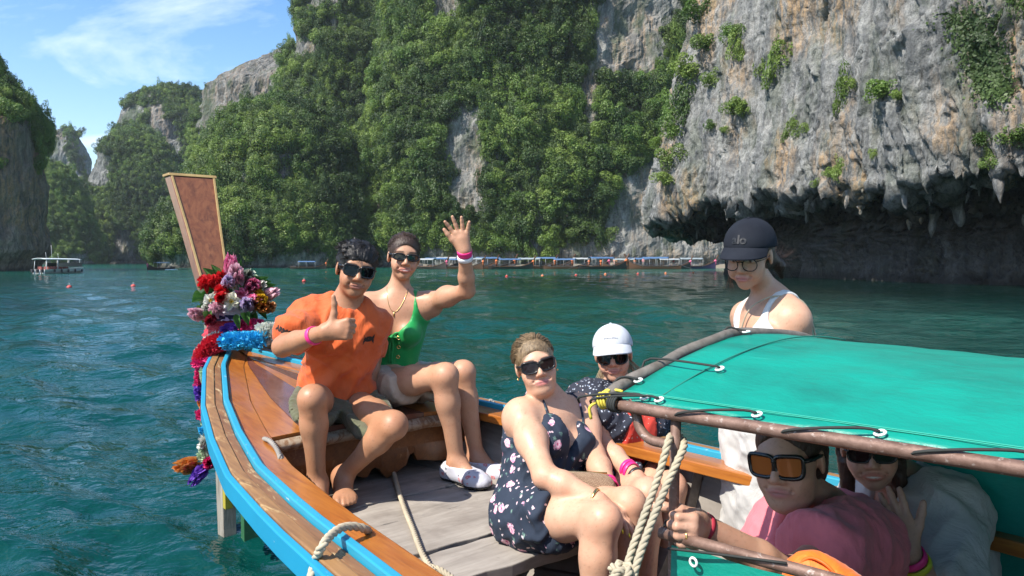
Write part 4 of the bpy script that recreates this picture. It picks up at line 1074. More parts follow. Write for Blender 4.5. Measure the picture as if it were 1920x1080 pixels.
def surface(prims, res=.0075, boxes=(), cuts=(), post=None):
    los = np.array([p.box()[0] for p in prims if not p.neg]); his = np.array([p.box()[1] for p in prims if not p.neg])
    lo, hi = los.min(0) - .03, his.max(0) + .03
    ax = [axis(lo[i], hi[i], res, 0, [(b[0][i], b[1][i], b[2]) for b in boxes]) for i in range(3)]
    F = np.full([len(a) for a in ax], .5, np.float32)
    for p in prims:
        a, b = p.box(); m = p.k + .03; sl = []
        for i in range(3):
            i0 = max(0, np.searchsorted(ax[i], a[i] - m) - 1); i1 = min(len(ax[i]), np.searchsorted(ax[i], b[i] + m) + 1); sl.append(slice(i0, i1))
        sl = tuple(sl)
        if any(s.stop <= s.start for s in sl): continue
        X, Y, Z = ax[0][sl[0]][:, None, None], ax[1][sl[1]][None, :, None], ax[2][sl[2]][None, None, :]
        d = p.d(X, Y, Z)
        for c in p.cuts: d = np.maximum(d, plane_d(c, X, Y, Z))
        F[sl] = -smin(-F[sl], d, p.k) if p.neg else smin(F[sl], d, p.k)
    X, Y, Z = ax[0][:, None, None], ax[1][None, :, None], ax[2][None, None, :]
    for c in cuts: F = np.maximum(F, plane_d(c, X, Y, Z))
    if post is not None: F = post(F, X, Y, Z)
    F[0], F[-1], F[:, 0], F[:, -1], F[:, :, 0], F[:, :, -1] = (.5,) * 6
    ins = F < 0
    c8 = [ins[i:ins.shape[0] - 1 + i, j:ins.shape[1] - 1 + j, k:ins.shape[2] - 1 + k] for i in (0, 1) for j in (0, 1) for k in (0, 1)]
    anyi = np.logical_or.reduce(c8); alli = np.logical_and.reduce(c8); act = anyi & ~alli
    I, J, Kx = np.nonzero(act); n = len(I); idx = np.full(act.shape, -1, np.int32); idx[I, J, Kx] = np.arange(n)
    vals = {(i, j, k): F[I + i, J + j, Kx + k] for i in (0, 1) for j in (0, 1) for k in (0, 1)}
    acc = np.zeros((n, 3), np.float32); cnt = np.zeros(n, np.float32)
    for a in range(3):
        o = [q for q in range(3) if q != a]
        for b in (0, 1):
            for c in (0, 1):
                e0 = [0, 0, 0]; e0[o[0]] = b; e0[o[1]] = c; e1 = list(e0); e1[a] = 1
                v0, v1 = vals[tuple(e0)], vals[tuple(e1)]; m = (v0 < 0) != (v1 < 0)
                t = np.where(m, v0 / (v0 - v1 + 1e-12), 0); q = np.zeros((n, 3), np.float32); q[:, a] = t; q[:, o[0]] = b; q[:, o[1]] = c
                acc[m] += q[m]; cnt[m] += 1
    f = acc / np.maximum(cnt, 1)[:, None]
    pos = np.stack([ax[q][ind] + f[:, q] * (ax[q][ind + 1] - ax[q][ind]) for q, ind in enumerate((I, J, Kx))], -1)
    quads = []
    for a in range(3):
        s0 = [slice(None)] * 3; s1 = [slice(None)] * 3; s0[a] = slice(0, -1); s1[a] = slice(1, None)
        x0, x1 = ins[tuple(s0)], ins[tuple(s1)]
        E = np.stack(np.nonzero(x0 != x1), -1); o = [q for q in range(3) if q != a]
        E = E[(E[:, o[0]] > 0) & (E[:, o[1]] > 0) & (E[:, o[0]] < F.shape[o[0]] - 1) & (E[:, o[1]] < F.shape[o[1]] - 1)]
        sg = x0[E[:, 0], E[:, 1], E[:, 2]]
        cells = []
        for (b, c) in ((1, 1), (0, 1), (0, 0), (1, 0)):
            q = E.copy(); q[:, o[0]] -= b; q[:, o[1]] -= c; cells.append(idx[q[:, 0], q[:, 1], q[:, 2]])
        Q = np.stack(cells, -1)
        fl = sg if a != 1 else ~sg
        Q[~fl] = Q[~fl][:, ::-1]; quads.append(Q)
    Q = np.concatenate(quads); Q = Q[(Q >= 0).all(1)]
    return pos, Q
def vnormals(v, f):
    a = v[f[:, 2]] - v[f[:, 0]]; b = v[f[:, 3]] - v[f[:, 1]]; n = np.cross(a, b); o = np.zeros_like(v)
    for k in range(4): np.add.at(o, f[:, k], n)
    return o / (np.linalg.norm(o, axis=1)[:, None] + 1e-12)
def relax(v, f, it=1, lam=.5):
    e = np.concatenate([f[:, [0, 1]], f[:, [1, 2]], f[:, [2, 3]], f[:, [3, 0]]])
    for _ in range(it):
        s = np.zeros_like(v); c = np.zeros(len(v), np.float32)
        np.add.at(s, e[:, 0], v[e[:, 1]]); np.add.at(c, e[:, 0], 1)
        v = v + lam * (s / np.maximum(c, 1)[:, None] - v)
    return v

def frame(fwd, up):
    z = Vector(up).normalized(); y = Vector(fwd); y = (y - z * y.dot(z)).normalized(); x = y.cross(z)
    return Matrix((x, y, z)).transposed()           # columns: right, forward, up

# =================================================================== skin, cloth
def skin_mat(name, col, rough=.5):
    m = mat(name, col, rough); t = NT(m)
    a = t.attr('Col'); n = t.noise(t.coord('Object'), 26, 5, .65); n2 = t.noise(t.coord('Object'), 180, 3, .6)
    c = t.mix(t.ramp(n, [(.35, 0), (.7, .35)]), a, t.mix(1.0, a, (.95, .74, .68), 'MULTIPLY'))
    t.color(c)
    t.b.inputs['Subsurface Weight'].default_value = .05; t.b.inputs['Subsurface Radius'].default_value = (.9, .35, .2); t.b.inputs['Subsurface Scale'].default_value = .012
    t.b.inputs['Specular IOR Level'].default_value = .38
    t.set(t.b.inputs['Roughness'], t.ramp(t.noise(t.coord('Object'), 14, 4, .6), [(.3, .36), (.7, .58)])); t.normal(t.bump(n2, .3, .002)); return m
M_SKIN = skin_mat('skin', (.5, .3, .2))
def cloth_mat(name, col, col2=None, rough=.85, weave=900, fold=9, fs=.6):
    m = mat(name, col, rough); t = NT(m); v = t.coord('Object')
    n = t.noise(t.coord('Object', (1, 1, .55), (.3, .2, 0)), fold, 4, .55, .8); w = t.noise(v, weave, 1, .5)
    if col2: t.color(t.mix(t.ramp(t.noise(v, 14, 5, .6), [(.35, 0), (.7, 1)]), col, col2))
    t.b.inputs['Sheen Weight'].default_value = .15
    t.normal(t.bump(t.math('ADD', n, t.math('MULTIPLY', w, .02)), fs, .03)); return m
M_ORANGE_T = cloth_mat('orange_jersey', (.62, .105, .014), (.52, .082, .012), .75)
M_OLIVE = cloth_mat('olive_twill', (.095, .098, .052), (.075, .08, .042))
M_GREEN = cloth_mat('green_lycra', (.0, .27, .055), (.0, .24, .048), .5, 900, 6, .2)
M_BEIGE = cloth_mat('beige_linen', (.47, .37, .28), (.40, .31, .23))
M_WHITE = cloth_mat('white_linen', (.47, .46, .44), (.40, .39, .37), .9, 700, 10, .6)
M_WHITE_KNIT = cloth_mat('white_knit', (.54, .53, .51), None, .9, 260, 8, .3)
M_ROSE = cloth_mat('rose_cotton', (.72, .17, .19), (.60, .14, .165))
M_NAVYCAP = cloth_mat('navy_cap_cloth', (.009, .011, .017), (.014, .017, .025), .85, 800, 8, .15)
M_WHITECAP = cloth_mat('white_cap_cloth', (.52, .54, .58), None, .8, 800, 8, .15)
for m_ in (M_NAVYCAP, M_WHITECAP): m_.node_tree.nodes['Principled BSDF'].inputs['Sheen Weight'].default_value = 0; m_.node_tree.nodes['Principled BSDF'].inputs['Specular IOR Level'].default_value = .2
def floral(name, base, blooms, sc, small):
    m = mat(name, base, .85); t = NT(m); v = t.coord('Object')
    wv = t.n('MixRGB', blend_type='ADD'); wv.inputs[0].default_value = .022; t.t.links.new(v, wv.inputs[1]); t.t.links.new(t.noise(v, 38, 2, .5, 0, 'Color'), wv.inputs[2])
    c = base
    for i, (sc_, r, cols, keep) in enumerate(blooms):
        q = t.n('TexVoronoi'); q.inputs['Scale'].default_value = sc_; mp_ = t.n('Mapping'); t.t.links.new(wv.outputs[0], mp_.inputs[0]); mp_.inputs['Location'].default_value = (i * 3.1, i * 1.7, i); t.t.links.new(mp_.outputs[0], q.inputs['Vector'])
        s = t.n('SeparateColor'); t.t.links.new(q.outputs['Color'], s.inputs[0])
        pet = t.math('ADD', q.outputs['Distance'], t.math('MULTIPLY', t.noise(v, 120, 2, .5), .22))
        f = t.math('MULTIPLY', t.ramp(pet, [(r, 1), (r + .05, 0)]), t.math('GREATER_THAN', s.outputs[0], keep))
        pc = t.mix(t.ramp(t.noise(v, 150, 2, .5), [(.38, 0), (.6, 1)]), cols[0], cols[1])
        pc = t.mix(t.ramp(q.outputs['Distance'], [(.05, 1), (.12, 0)]), pc, cols[2])
        c = t.mix(f, c, pc)
    t.color(c); n = t.noise(t.coord('Object', (1, 1, .5)), 10, 4, .55, .8); t.normal(t.bump(n, .35, .02)); return m
M_FLORAL = floral('navy_floral_print', (.014, .024, .045), [(26, .30, ((.10, .18, .15), (.05, .10, .11), (.2, .3, .25)), .30), (40, .33, ((.55, .53, .55), (.62, .40, .46), (.7, .6, .3)), .40), (17, .36, ((.66, .22, .36), (.74, .55, .60), (.45, .08, .18)), .40)], 1, 1)
M_PAISLEY = floral('navy_paisley_print', (.016, .020, .035), [(75, .33, ((.50, .53, .58), (.22, .27, .38), (.02, .02, .04)), .35), (46, .26, ((.62, .62, .62), (.12, .18, .32), (.02, .02, .04)), .5), (60, .2, ((.40, .06, .04), (.5, .1, .06), (.6, .5, .4)), .75)], 1, 1)
M_REDPANEL = floral('red_print_panel', (.44, .035, .022), [(42, .28, ((.60, .55, .50), (.20, .06, .06), (.03, .02, .03)), .45), (85, .25, ((.55, .38, .34), (.62, .6, .55), (.4, .04, .03)), .5)], 1, 1)
M_SHOE = floral('white_leaf_print', (.50, .50, .56), [(24, .36, ((.52, .13, .15), (.60, .28, .28), (.50, .50, .56)), .35), (46, .30, ((.06, .07, .08), (.14, .15, .16), (.3, .3, .3)), .60)], 1, 1)
M_BLACK = mat('black_plastic', (.010, .010, .011), .25); M_LENS = mat('dark_lens', (.004, .004, .005), .04, Specular_IOR_Level=.7)
M_LENS_BR = mat('brown_lens', (.018, .010, .010), .05, Specular_IOR_Level=.7); M_LENS_OR = mat('orange_lens', (.34, .10, .025), .06)
M_BAND = mat('pink_silicone', (.80, .030, .22), .4); M_BANDW = mat('white_band', (.74, .74, .76), .6); M_BANDY = mat('yellow_band', (.55, .55, .03), .5); M_GOLD = mat('gold', (.75, .52, .2), .25, Metallic=1.0); M_REDCORD = mat('red_cord', (.35, .02, .04), .8)
M_INK = mat('black_print', (.012, .011, .012), .7); M_NAIL = mat('yellow_nail', (.78, .68, .02), .25); M_BEAD = mat('dark_beads', (.03, .025, .025), .4)
def hair_mat(name, c1, c2):
    m = mat(name, c1, .42); t = NT(m); n = t.noise(t.coord('Object', (1, 1, .18), (.5, .3, 0)), 150, 4, .6, .5)
    t.color(t.mix(t.ramp(n, [(.35, 0), (.65, 1)]), c1, c2)); t.normal(t.bump(n, .7, .006)); t.b.inputs['Specular IOR Level'].default_value = .35; return m
M_HAIR_BK = hair_mat('black_hair', (.006, .005, .005), (.016, .013, .011)); M_HAIR_BR = hair_mat('brown_hair', (.028, .015, .010), (.05, .028, .018)); M_HAIR_DB = hair_mat('dark_blond_hair', (.10, .065, .035), (.26, .18, .10)); M_HAIR_BL = hair_mat('blond_hair', (.30, .22, .13), (.48, .37, .24))

class Person:
    def __init__(s, label, group, J, tone, sex='f', bulk=1.0, head_fwd=(0, -1, 0), head_up=(0, 0, 1), hs=1.0, base=None):
        s.J = {k: Vector(v) for k, v in J.items()}; s.tone = np.array(tone, np.float32); s.sex, s.bulk, s.hs = sex, bulk, hs
        s.loc = Vector(base) if base is not None else s.J['pelvis'].copy()
        s.root = empty('person', s.loc, 0, label, 'person', group)
        s.tags = {}; s.zones = []
        J_ = s.J
        s.H = frame(head_fwd, head_up)
        u = (J_['neck'] - J_['pelvis']).normalized(); r = J_['sR'] - J_['sL']; r = (r - u * r.dot(u)).normalized(); f = u.cross(r)
        s.u, s.r, s.f = u, r, f; s.T = Matrix((r, f, u)).transposed()
        hr = (J_['hR'] - J_['hL']).normalized() if 'hR' in J_ else r
        s.hr = hr
    def add(s, tag_, *pr): s.tags.setdefault(tag_, []).extend(pr)
    def hp(s, x, y, z): return s.J['head'] + s.H @ (Vector((x, y, z)) * s.hs)
    # ---------------------------------------------------------------- head
    def head(s, face=1.0, nose=1.0, jaw=1.0, smile=0.0, chin=1.0):
        p, h, M = s.hp, s.hs, s.H
        E = lambda x, y, z, rx, ry, rz, k=.02, neg=False: Ell(p(x, y, z), (rx * h, ry * h, rz * h), M, k * h, (), neg)
        a = [E(0, -.014, .036, .073, .091, .080), E(0, .030, -.012, .060 * face, .058, .080, .03), E(0, .030, -.066, .049 * jaw, .050, .040, .03),
             E(0, .066, -.094, .020 * chin, .016, .016, .028), E(.036, .052, -.034, .025 * face, .022, .024, .03), E(-.036, .052, -.034, .025 * face, .022, .024, .03),
             E(0, .074, .026, .050, .016, .014, .025)]
        a += [Cone(p(0, .084, .012), p(0, .104 * (1 + .02 * nose), -.028), .0085 * h, .0105 * h * nose, .016 * h), E(.0125 * nose, .093, -.033, .0085, .010, .0075, .010), E(-.0125 * nose, .093, -.033, .0085, .010, .0075, .010)]
        for sx in (-1, 1):
            a += [E(sx * .031, .094, .003, .017, .013, .010, .016, True), E(sx * .031, .071, .003, .0135, .0135, .0115, .003)]
            a += [Ell(p(sx * .074, -.006, -.006), (.008 * h, .018 * h, .030 * h), M @ Matrix.Rotation(sx * -.35, 3, 'Z'), .010 * h)]
        w = .024 + .006 * smile
        a += [E(0, .0885, -.0585, w, .0075, .0052, .007), E(0, .0875, -.0685, w * .85, .0085, .0065, .007), E(0, .101, -.0630, w * 1.02, .009, .0016 + .0012 * smile, .004, True)]
        for sx in (-1, 1):
            if smile > .3: a += [E(sx * .040, .072, -.048, .012, .012, .018, .02), E(sx * (w + .004), .086, -.056, .004, .008, .004, .006, True)]
        s.add('head', *a)
        nb = s.J['neck']; nr = .052 if s.sex == 'm' else .045
        nr *= (1 + (s.bulk - 1) * .5)
        s.add('neck', Cone(p(0, -.018, -.055), nb, nr, nr * 1.12, .03), Cone(nb, nb - s.u * .05, nr * 1.15, nr * 1.5, .04))
        if s.bulk > 1.15: s.add('head', E(0, .035, -.092, .045, .045, .028, .04))
    # ---------------------------------------------------------------- torso
    def torso(s, shoulder=1.0, bust=0.0, hip=1.0, waist=1.0, belly=0.0, depth=1.0):
        J_, b = s.J, s.bulk; T = s.T; m = s.sex == 'm'
        pe, nk = J_['pelvis'], J_['neck']; ln = (nk - pe).length; at = lambda t, f=0, r=0: pe + (nk - pe) * t + s.f * f + s.r * r
        Hm = frame(s.u.cross(s.hr) if False else s.hr.cross(s.u) * -1, s.u)
        q = [Ell(at(.05), (.150 * hip * b, .108 * b * depth, .11), Hm, .05), Ell(at(.32, .004), (.132 * waist * b, .095 * b * depth, .13), T, .06),
             Ell(at(.62), (.150 * shoulder * (.5 + .5 * b), .104 * (.4 + .6 * b) * depth, .15), T, .06), Ell(at(.80, -.012), (.140 * shoulder, .085 * depth, .10), T, .05)]
        if belly: q.append(Ell(at(.28, .055), (.12 * b, .075 * belly * b, .11), T, .05))
        if m: q += [Ell(at(.72, .055, sx * .07), (.075, .045, .06), T, .04) for sx in (-1, 1)]
        if bust: q += [Ell(at(.60, .078 * depth * (.4 + .6 * b), sx * .068), (.062 * bust, .060 * bust, .062 * bust), T, .025) for sx in (-1, 1)]
        for sd in ('R', 'L'):
            sh = J_['s' + sd]; q.append(Cone(nk - s.u * .035, sh - s.u * .012, .046 * (.6 + .4 * b), .044 * (.6 + .4 * b), .045)); q.append(Cone(at(.74), sh - s.u * .03, .085 * (.6 + .4 * b) * depth, .052 * (.6 + .4 * b), .05))
        s.add('torso', *q)
        for sd in ('R', 'L'):      # collar bones and the hollow between them
            q.append(Cone(nk + s.f * .050 - s.u * .030 + (J_['s' + sd] - nk) * .10, nk.lerp(J_['s' + sd], .78) + s.f * .034, .0105, .0100, .018))
        s.add('torso2', *q[-2:]); del q[-2:]; s.tags['torso'] = q
    def arm(s, sd, thick=1.0):
        J_ = s.J; a, e, w = J_['s' + sd], J_['e' + sd], J_['w' + sd]; t = thick * (1.08 if s.sex == 'm' else 1.0)
        s.add('arm' + sd, Ell(a - s.u * .012, .055 * t, None, .04), Cone(a - s.u * .01, e, .047 * t, .038 * t, .022), Ell(a.lerp(e, .45), .047 * t, None, .05))
        s.add('fore' + sd, Cone(e, e.lerp(w, .35), .038 * t, .040 * t, .018), Cone(e.lerp(w, .35), w, .039 * t, .0265 * (.7 + .3 * t), .016))
    def leg(s, sd, thick=1.0, foot=None, sole=None, length=.235):
        J_ = s.J; h, k, a = J_['h' + sd], J_['k' + sd], J_['a' + sd]; t = thick
        s.add('thigh' + sd, Cone(h, h.lerp(k, .55), .088 * t, .073 * t, .04), Cone(h.lerp(k, .55), k, .073 * t, .053 * (.5 + .5 * t), .025))
        kn = (k - h).normalized(); sh = (a - k).normalized(); back = (-(kn) + sh).normalized() if (kn - sh).length > .2 else -s.f
        back = (h - k).normalized(); back = (back - sh * back.dot(sh)); back = back.normalized() if back.length > .05 else -s.f
        s.add('shin' + sd, Cone(k, k.lerp(a, .3), .053 * (.5 + .5 * t), .050 * t, .035), Cone(k.lerp(a, .3), a, .050 * t, .035 * (.5 + .5 * t), .03), Ell(k.lerp(a, .30) + back * .018, (.044 * t, .044 * t, .095), frame(back, sh), .04), Ell(k - back * .016, .043 * (.5 + .5 * t), None, .022), Ell(k - back * .030 + sh * .045, .020, None, .025), Cone(k.lerp(a, .16) - back * .030, k.lerp(a, .85) - back * .020, .018, .014, .02))
        if foot is not None: s.foot(sd, foot, sole, length)
    def foot(s, sd, fd, sole, ln=.235, tagn=None):
        a = s.J['a' + sd]; n = Vector(sole).normalized(); f = Vector(fd); f = (f - n * f.dot(n)).normalized(); x = f.cross(n) * (1 if sd == 'R' else -1)    # x: away from the big toe
        ht = .075; k = ln / .235; g = a - n * ht
        heel = g - f * .045 * k + n * .030; ball = g + f * .125 * k + n * .022; tg = tagn or 'foot' + sd
        q = [Cone(a, heel, .036, .030, .03), Cone(a + f * .01, ball, .036, .024, .04), Cone(heel, ball + x * .022, .028, .020, .03), Cone(heel, ball - x * .022, .028, .020, .03), Cone(ball - x * .026, ball + x * .030, .021, .017, .02)]
        for i, (ox, lx, r) in enumerate(((-.030, .052, .0130), (-.009, .056, .0095), (.007, .050, .0090), (.021, .042, .0085), (.034, .032, .0085))):
            b0 = ball + x * ox * k - f * .004; q.append(Cone(b0, b0 + f * lx * k * .62 + n * .004, r * 1.05, r, .008)); q.append(Cone(b0 + f * lx * k * .62 + n * .004, b0 + f * lx * k - n * .008, r, r * .95, .006))
        s.add(tg, *q)
    # ---------------------------------------------------------------- hand
    def hand(s, sd, fwd, palm, curl=(.3, .35, .4, .45), spread=.06, thumb=(.6, .5, .1), size=1.0, tips=None, c2=1.0, c3=.8):
        """fwd: wrist to knuckles; palm: the way the palm faces; curl: radians per joint for index..little"""
        w = s.J['w' + sd]; F = Vector(fwd).normalized(); Nn = Vector(palm); Nn = (Nn - F * Nn.dot(F)).normalized(); T = F.cross(Nn) if sd == 'R' else Nn.cross(F); z = size
        q = []; tipl = []
        offs = (.030, .010, -.010, -.028); lens = (.072, .079, .073, .058); mc = (.086, .088, .083, .075)
        for i in range(4):
            kn = w + F * mc[i] * z + T * offs[i] * z
            q.append(Cone(w + T * offs[i] * .55 * z, kn, .0155 * z, .0120 * z, .014))
            ang = (1.5 - i) / 1.5 * spread; D = (F * math.cos(ang) + T * math.sin(ang)); p = kn; th = 0
            for j, (fr_, rr) in enumerate(((.46, .0098), (.30, .0088), (.24, .0078))):
                th += curl[i] * (1, c2, c3)[j]
                d = D * math.cos(th) + Nn * math.sin(th); p2 = p + d * lens[i] * fr_ * z
                q.append(Cone(p, p2, rr * z * 1.02, rr * z * .97, .005)); p = p2
            back = (-Nn * math.cos(th) + D * math.sin(th)); tipl.append((p, d, back))
        b0 = w + F * .022 * z + T * .020 * z; d1 = (F * thumb[0] + T * thumb[1] + Nn * thumb[2]).normalized(); b1 = b0 + d1 * .046 * z
        d2 = (F * thumb[3] + T * thumb[4] + Nn * thumb[5]).normalized() if len(thumb) > 3 else (d1 + F * .25).normalized()
        b2 = b1 + d2 * .034 * z; d3 = (d2 + (d2 - d1) * .5).normalized(); b3 = b2 + d3 * .027 * z
        q += [Cone(b0, b1, .0165 * z, .0125 * z, .014), Cone(b1, b2, .0118 * z, .0105 * z, .007), Cone(b2, b3, .0105 * z, .0085 * z, .006)]
        tipl.append((b3, d3, T * 1.0 if sd == 'R' else T))
        q.append(Cone(w, w + F * .055 * z, .0215 * z, .018 * z, .02))
        s.add('hand' + sd, *q); s.tips = getattr(s, 'tips', {}); s.tips[sd] = tipl
        pts = [c.a for c in q] + [c.b for c in q]; s.boxes = getattr(s, 'boxes', []); s.boxes.append((np.min(pts, 0) - .015, np.max(pts, 0) + .015, .0040))
    # ---------------------------------------------------------------- build
    def build_body(s, res=.0085, headres=.0036, extra=None):
        pr = [p for t in s.tags.values() for p in t]; neg = [p for p in pr if p.neg]; pos = [p for p in pr if not p.neg]
        hd = s.tags['head']; others = [p for t, v in s.tags.items() if t != 'head' for p in v]
        c = V3(s.J['head']); bx = [(c - .125 * s.hs, c + .125 * s.hs, headres)] + getattr(s, 'boxes', [])
        v, f = surface(others + hd, res, bx)
        v = relax(v, f, 1, .35)
        col = np.tile(s.tone, (len(v), 1))
        q = ((v - c) / s.hs) @ np.array([list(r) for r in s.H], np.float32); x, y, z = q.T
        near = (np.abs(x) < .1) & (np.abs(z) < .14) & (np.abs(y) < .14)
        g = lambda cx, cz, rx, rz, pw=2: np.exp(-(((x - cx) / rx) ** 2 + ((z - cz) / rz) ** 2) ** pw) * (y > .045) * near
        def blend(m, c_): col[:] = col * (1 - m[:, None]) + np.array(c_, np.float32) * m[:, None]
        t = s.tone
        blend((g(.042, -.034, .026, .022, 1) + g(-.042, -.034, .026, .022, 1)) * .30, t * [1.05, .72, .68])     # cheeks
        blend(g(0, -.034, .016, .012, 1) * .25, t * [1.05, .75, .7])
        lip = getattr(s, 'lip', t * [.92, .50, .50]); sm = getattr(s, 'smile', 0); wd = .027 + .005 * sm
        blend(np.clip(g(0, -.0635, wd, .0105 + .002 * sm, 2), 0, 1) * .95, lip)
        if getattr(s, 'teeth', False): blend(g(0, -.0632, wd * .62, .0027, 3) * .9, (.60, .56, .50))
        else: blend(g(0, -.0632, wd * .95, .0016, 1) * .75, t * .22)
        br = getattr(s, 'brow', (.02, .015, .012))
        for sx in (-1, 1):
            zc = .0235 + .004 * np.cos((x - sx * .034) / .02) - .10 * np.maximum(np.abs(x) - .036, 0)
            m = np.exp(-((z - zc) / .0032) ** 4) * (np.abs(x - sx * .034) < .0215) * (y > .04) * near; blend(m * .85, br)
            if getattr(s, 'eyes', False):
                blend(g(sx * .031, .0025, .0145, .0058, 2), (.75, .72, .70)); blend(g(sx * .031, .001, .0062, .0062, 2), (.03, .018, .012)); blend(g(sx * .031, .0085, .0165, .0018, 1) * .8, (.02, .015, .012))
        hc = getattr(s, 'scalp', None)
        if hc is not None:      # roots showing through along the hairline
            fz = ((x / .069) ** 2 + ((y - .098) / .067) ** 2 + ((z + .030) / .096) ** 2) + .10 * fbm(v[:, 0] * 90, v[:, 1] * 90, v[:, 2] * 90, 2)
            blend(np.clip((fz - .86) / .20, 0, 1) * (z > -.01) * near * (np.abs(x) < .078) * .9, hc)
        if s.sex == 'm': blend(((z < -.045) & (y > -.02) & near) * np.clip((-z - .045) / .02, 0, 1) * .16, t * .45)
        # ruddier, slightly darker skin over joints and fingers, blotches and tan everywhere
        for kx in ('kR', 'kL', 'eR', 'eL', 'wR', 'wL', 'aR', 'aL'):
            d = np.linalg.norm(v - V3(s.J[kx]), axis=1); blend(np.exp(-(d / .065) ** 2) * (.34 if kx[0] in 'ke' else .2), t * [.95, .70, .62])
        b_ = fbm(v[:, 0] * 9, v[:, 1] * 9, v[:, 2] * 9, 4, .6); col *= (1 + .13 * b_)[:, None]
        b_ = fbm(v[:, 0] * 34 + 5, v[:, 1] * 34, v[:, 2] * 34, 3, .6); col *= 1 + b_[:, None] * np.array([.05, .10, .12], np.float32)
        fr_ = fbm(v[:, 0] * 130, v[:, 1] * 130, v[:, 2] * 130, 2, .6); col *= (1 - .22 * np.clip((fr_ - .28) * 5, 0, 1))[:, None]
        if extra: extra(v, col)
        o = mesh_obj('body', v - V3(s.loc), f, M_SKIN, s.root); set_color(o, col); s.body = o
        return o
    def pick(s, *tags, grow=.01): return [p.grow(grow) for t in tags for p in s.tags.get(t, []) if not p.neg]
    def cloth(s, name, prims, m, res=.0075, cuts=(), fold=.003, fs=9.0, post=None, stretch=(1, 1, .5), smooth=2):
        v, f = surface(prims, res, (), cuts, post); v = relax(v, f, smooth, .5); n = vnormals(v, f)
        if fold:
            q = v + .03 * np.stack([fbm(v[:, 0] * 5 + i * 7, v[:, 1] * 5, v[:, 2] * 5, 2) for i in range(3)], -1)
            # creases run slantwise over the body, sharp on top and broad between
            e1 = np.array((.62, -.2, .75), np.float32); e2 = np.array((-.75, -.1, .62), np.float32); e3 = np.array((.3, .95, 0), np.float32)
            d = fbm((q @ e1) * fs * .45, (q @ e2) * fs * 1.5, (q @ e3) * fs, 2, .5, True); d2 = fbm((q @ e2) * fs * .5 + 9, (q @ e1) * fs * 1.7, (q @ e3) * fs, 3, .55, True)
            d = np.sign(d) * np.abs(d) ** 1.3 + .55 * d2; v = v + n * ((d - .3) * fold)[:, None]
        o = mesh_obj(name, v - V3(s.loc), f, m, s.root); o['_w'] = 1; del o['_w']
        return o
    def sub(s, name, mb, m, parent=None, smooth=True):
        v = np.array(mb.v, np.float32) - V3(s.loc); return mesh_obj(name, v, mb.f, m, parent or s.root, smooth)
    def glasses(s, shape='square', w=.030, h=.022, lens=M_LENS, frame_m=None, y0=.101, zc=.001, thick=.0032, gap=.0335, clear=False, tilt=.12):
        mb, lb = MB(), []; N = 26; frame_m = frame_m or M_BLACK
        def rim(sx, k=1.0):
            pts = []
            for i in range(N):
                t = 2 * math.pi * i / N; e = {'square': 4.0, 'round': 2.2, 'cat': 3.2, 'oval': 2.8}[shape]
                c, d = math.cos(t), math.sin(t); x = w * k * math.copysign(abs(c) ** (2 / e), c); z = h * k * math.copysign(abs(d) ** (2 / e), d)
                if shape in ('cat', 'square'): z += (.005 if shape == 'cat' else .0018) * max(0, x * sx / w) * (1 if d > 0 else .2); x *= 1 + .10 * d
                X = sx * gap + x; pts.append(s.hp(X, y0 - 2.6 * X * X - tilt * (0 - z) * .6 * 0 , zc + z))
            return pts
        for sx in (-1, 1):
            r = rim(sx); mb.tube(r + [r[0]], thick * s.hs, 6, False)
            b = MB(); c = sum(r, Vector()) / N + s.H @ Vector((0, .002, 0)); b.add(r + [c], [(i, (i + 1) % N, N) if sx > 0 or True else 0 for i in range(N)]); lb.append(b)
            hx = sx * (gap + w); yb = y0 - 2.6 * hx * hx
            mb.tube([s.hp(hx * .98, yb, zc + h * .55), s.hp(sx * .0735, .060, zc + h * .5), s.hp(sx * .0765, .0, zc + .010), s.hp(sx * .074, -.022, zc - .004)], thick * s.hs * (.8 if shape == 'round' else 1.15), 6)
        mb.tube([s.hp(-gap + w * .93, y0 - .001, zc + h * .45), s.hp(0, y0 + .002, zc + h * .52), s.hp(gap - w * .93, y0 - .001, zc + h * .45)], thick * s.hs, 6)
        fr = s.sub('sunglasses' if not clear else 'glasses', mb, frame_m)
        for b in lb:
            if clear:
                continue
            s.sub('lens', b, lens, fr)
        return fr
    def band(s, name, sd, t, m, r=.030, wdt=.010, part='w', tilt=0):
        a, b = s.J['e' + sd], s.J['w' + sd]; ax = (b - a).normalized(); c = a + (b - a) * t; x = ax.orthogonal().normalized(); y = ax.cross(x); mb = MB(); prof = ((-1, 0), (-.8, .003), (.8, .003), (1, 0), (.8, -.002), (-.8, -.002))
        def fn(u, v):
            i = int(round(v * 6)) % 6; th = u * 2 * math.pi; rr = r + prof[i][1]; return c + ax * (prof[i][0] * wdt + tilt * math.cos(th)) + (x * math.cos(th) + y * math.sin(th)) * rr
        mb.grid(fn, 26, 6); return s.sub(name, mb, m)
    def hair_cap(s, m, grow=.012, prims=(), face=(0, .098, -.040, .064, .066, .094), extra_neg=(), low=-.06, fold=.004, fs=60, res=.0042, back=None):
        p, h, M = s.hp, s.hs, s.H
        q = [Ell(p(0, -.014, .036), ((.073 + grow) * h, (.091 + grow) * h, (.080 + grow) * h), M, .02), Ell(p(0, -.045, -.01), ((.060 + grow) * h, (.055 + grow) * h, .075 * h), M, .03)] + list(prims)
        q.append(Ell(p(*face[:3]), tuple(a * h for a in face[3:]), M, .012, (), True))
        for sx in (-1, 1): q.append(Ell(p(sx * .085, .002, -.012), (.020 * h, .024 * h, .034 * h), M, .008, (), True))
        q += list(extra_neg)
        cut = [(p(0, 0, low), -(M @ Vector((0, 0, 1))))] if low is not None else []
        v, f = surface(q, res, (), cut); v = relax(v, f, 1, .5); n = vnormals(v, f)
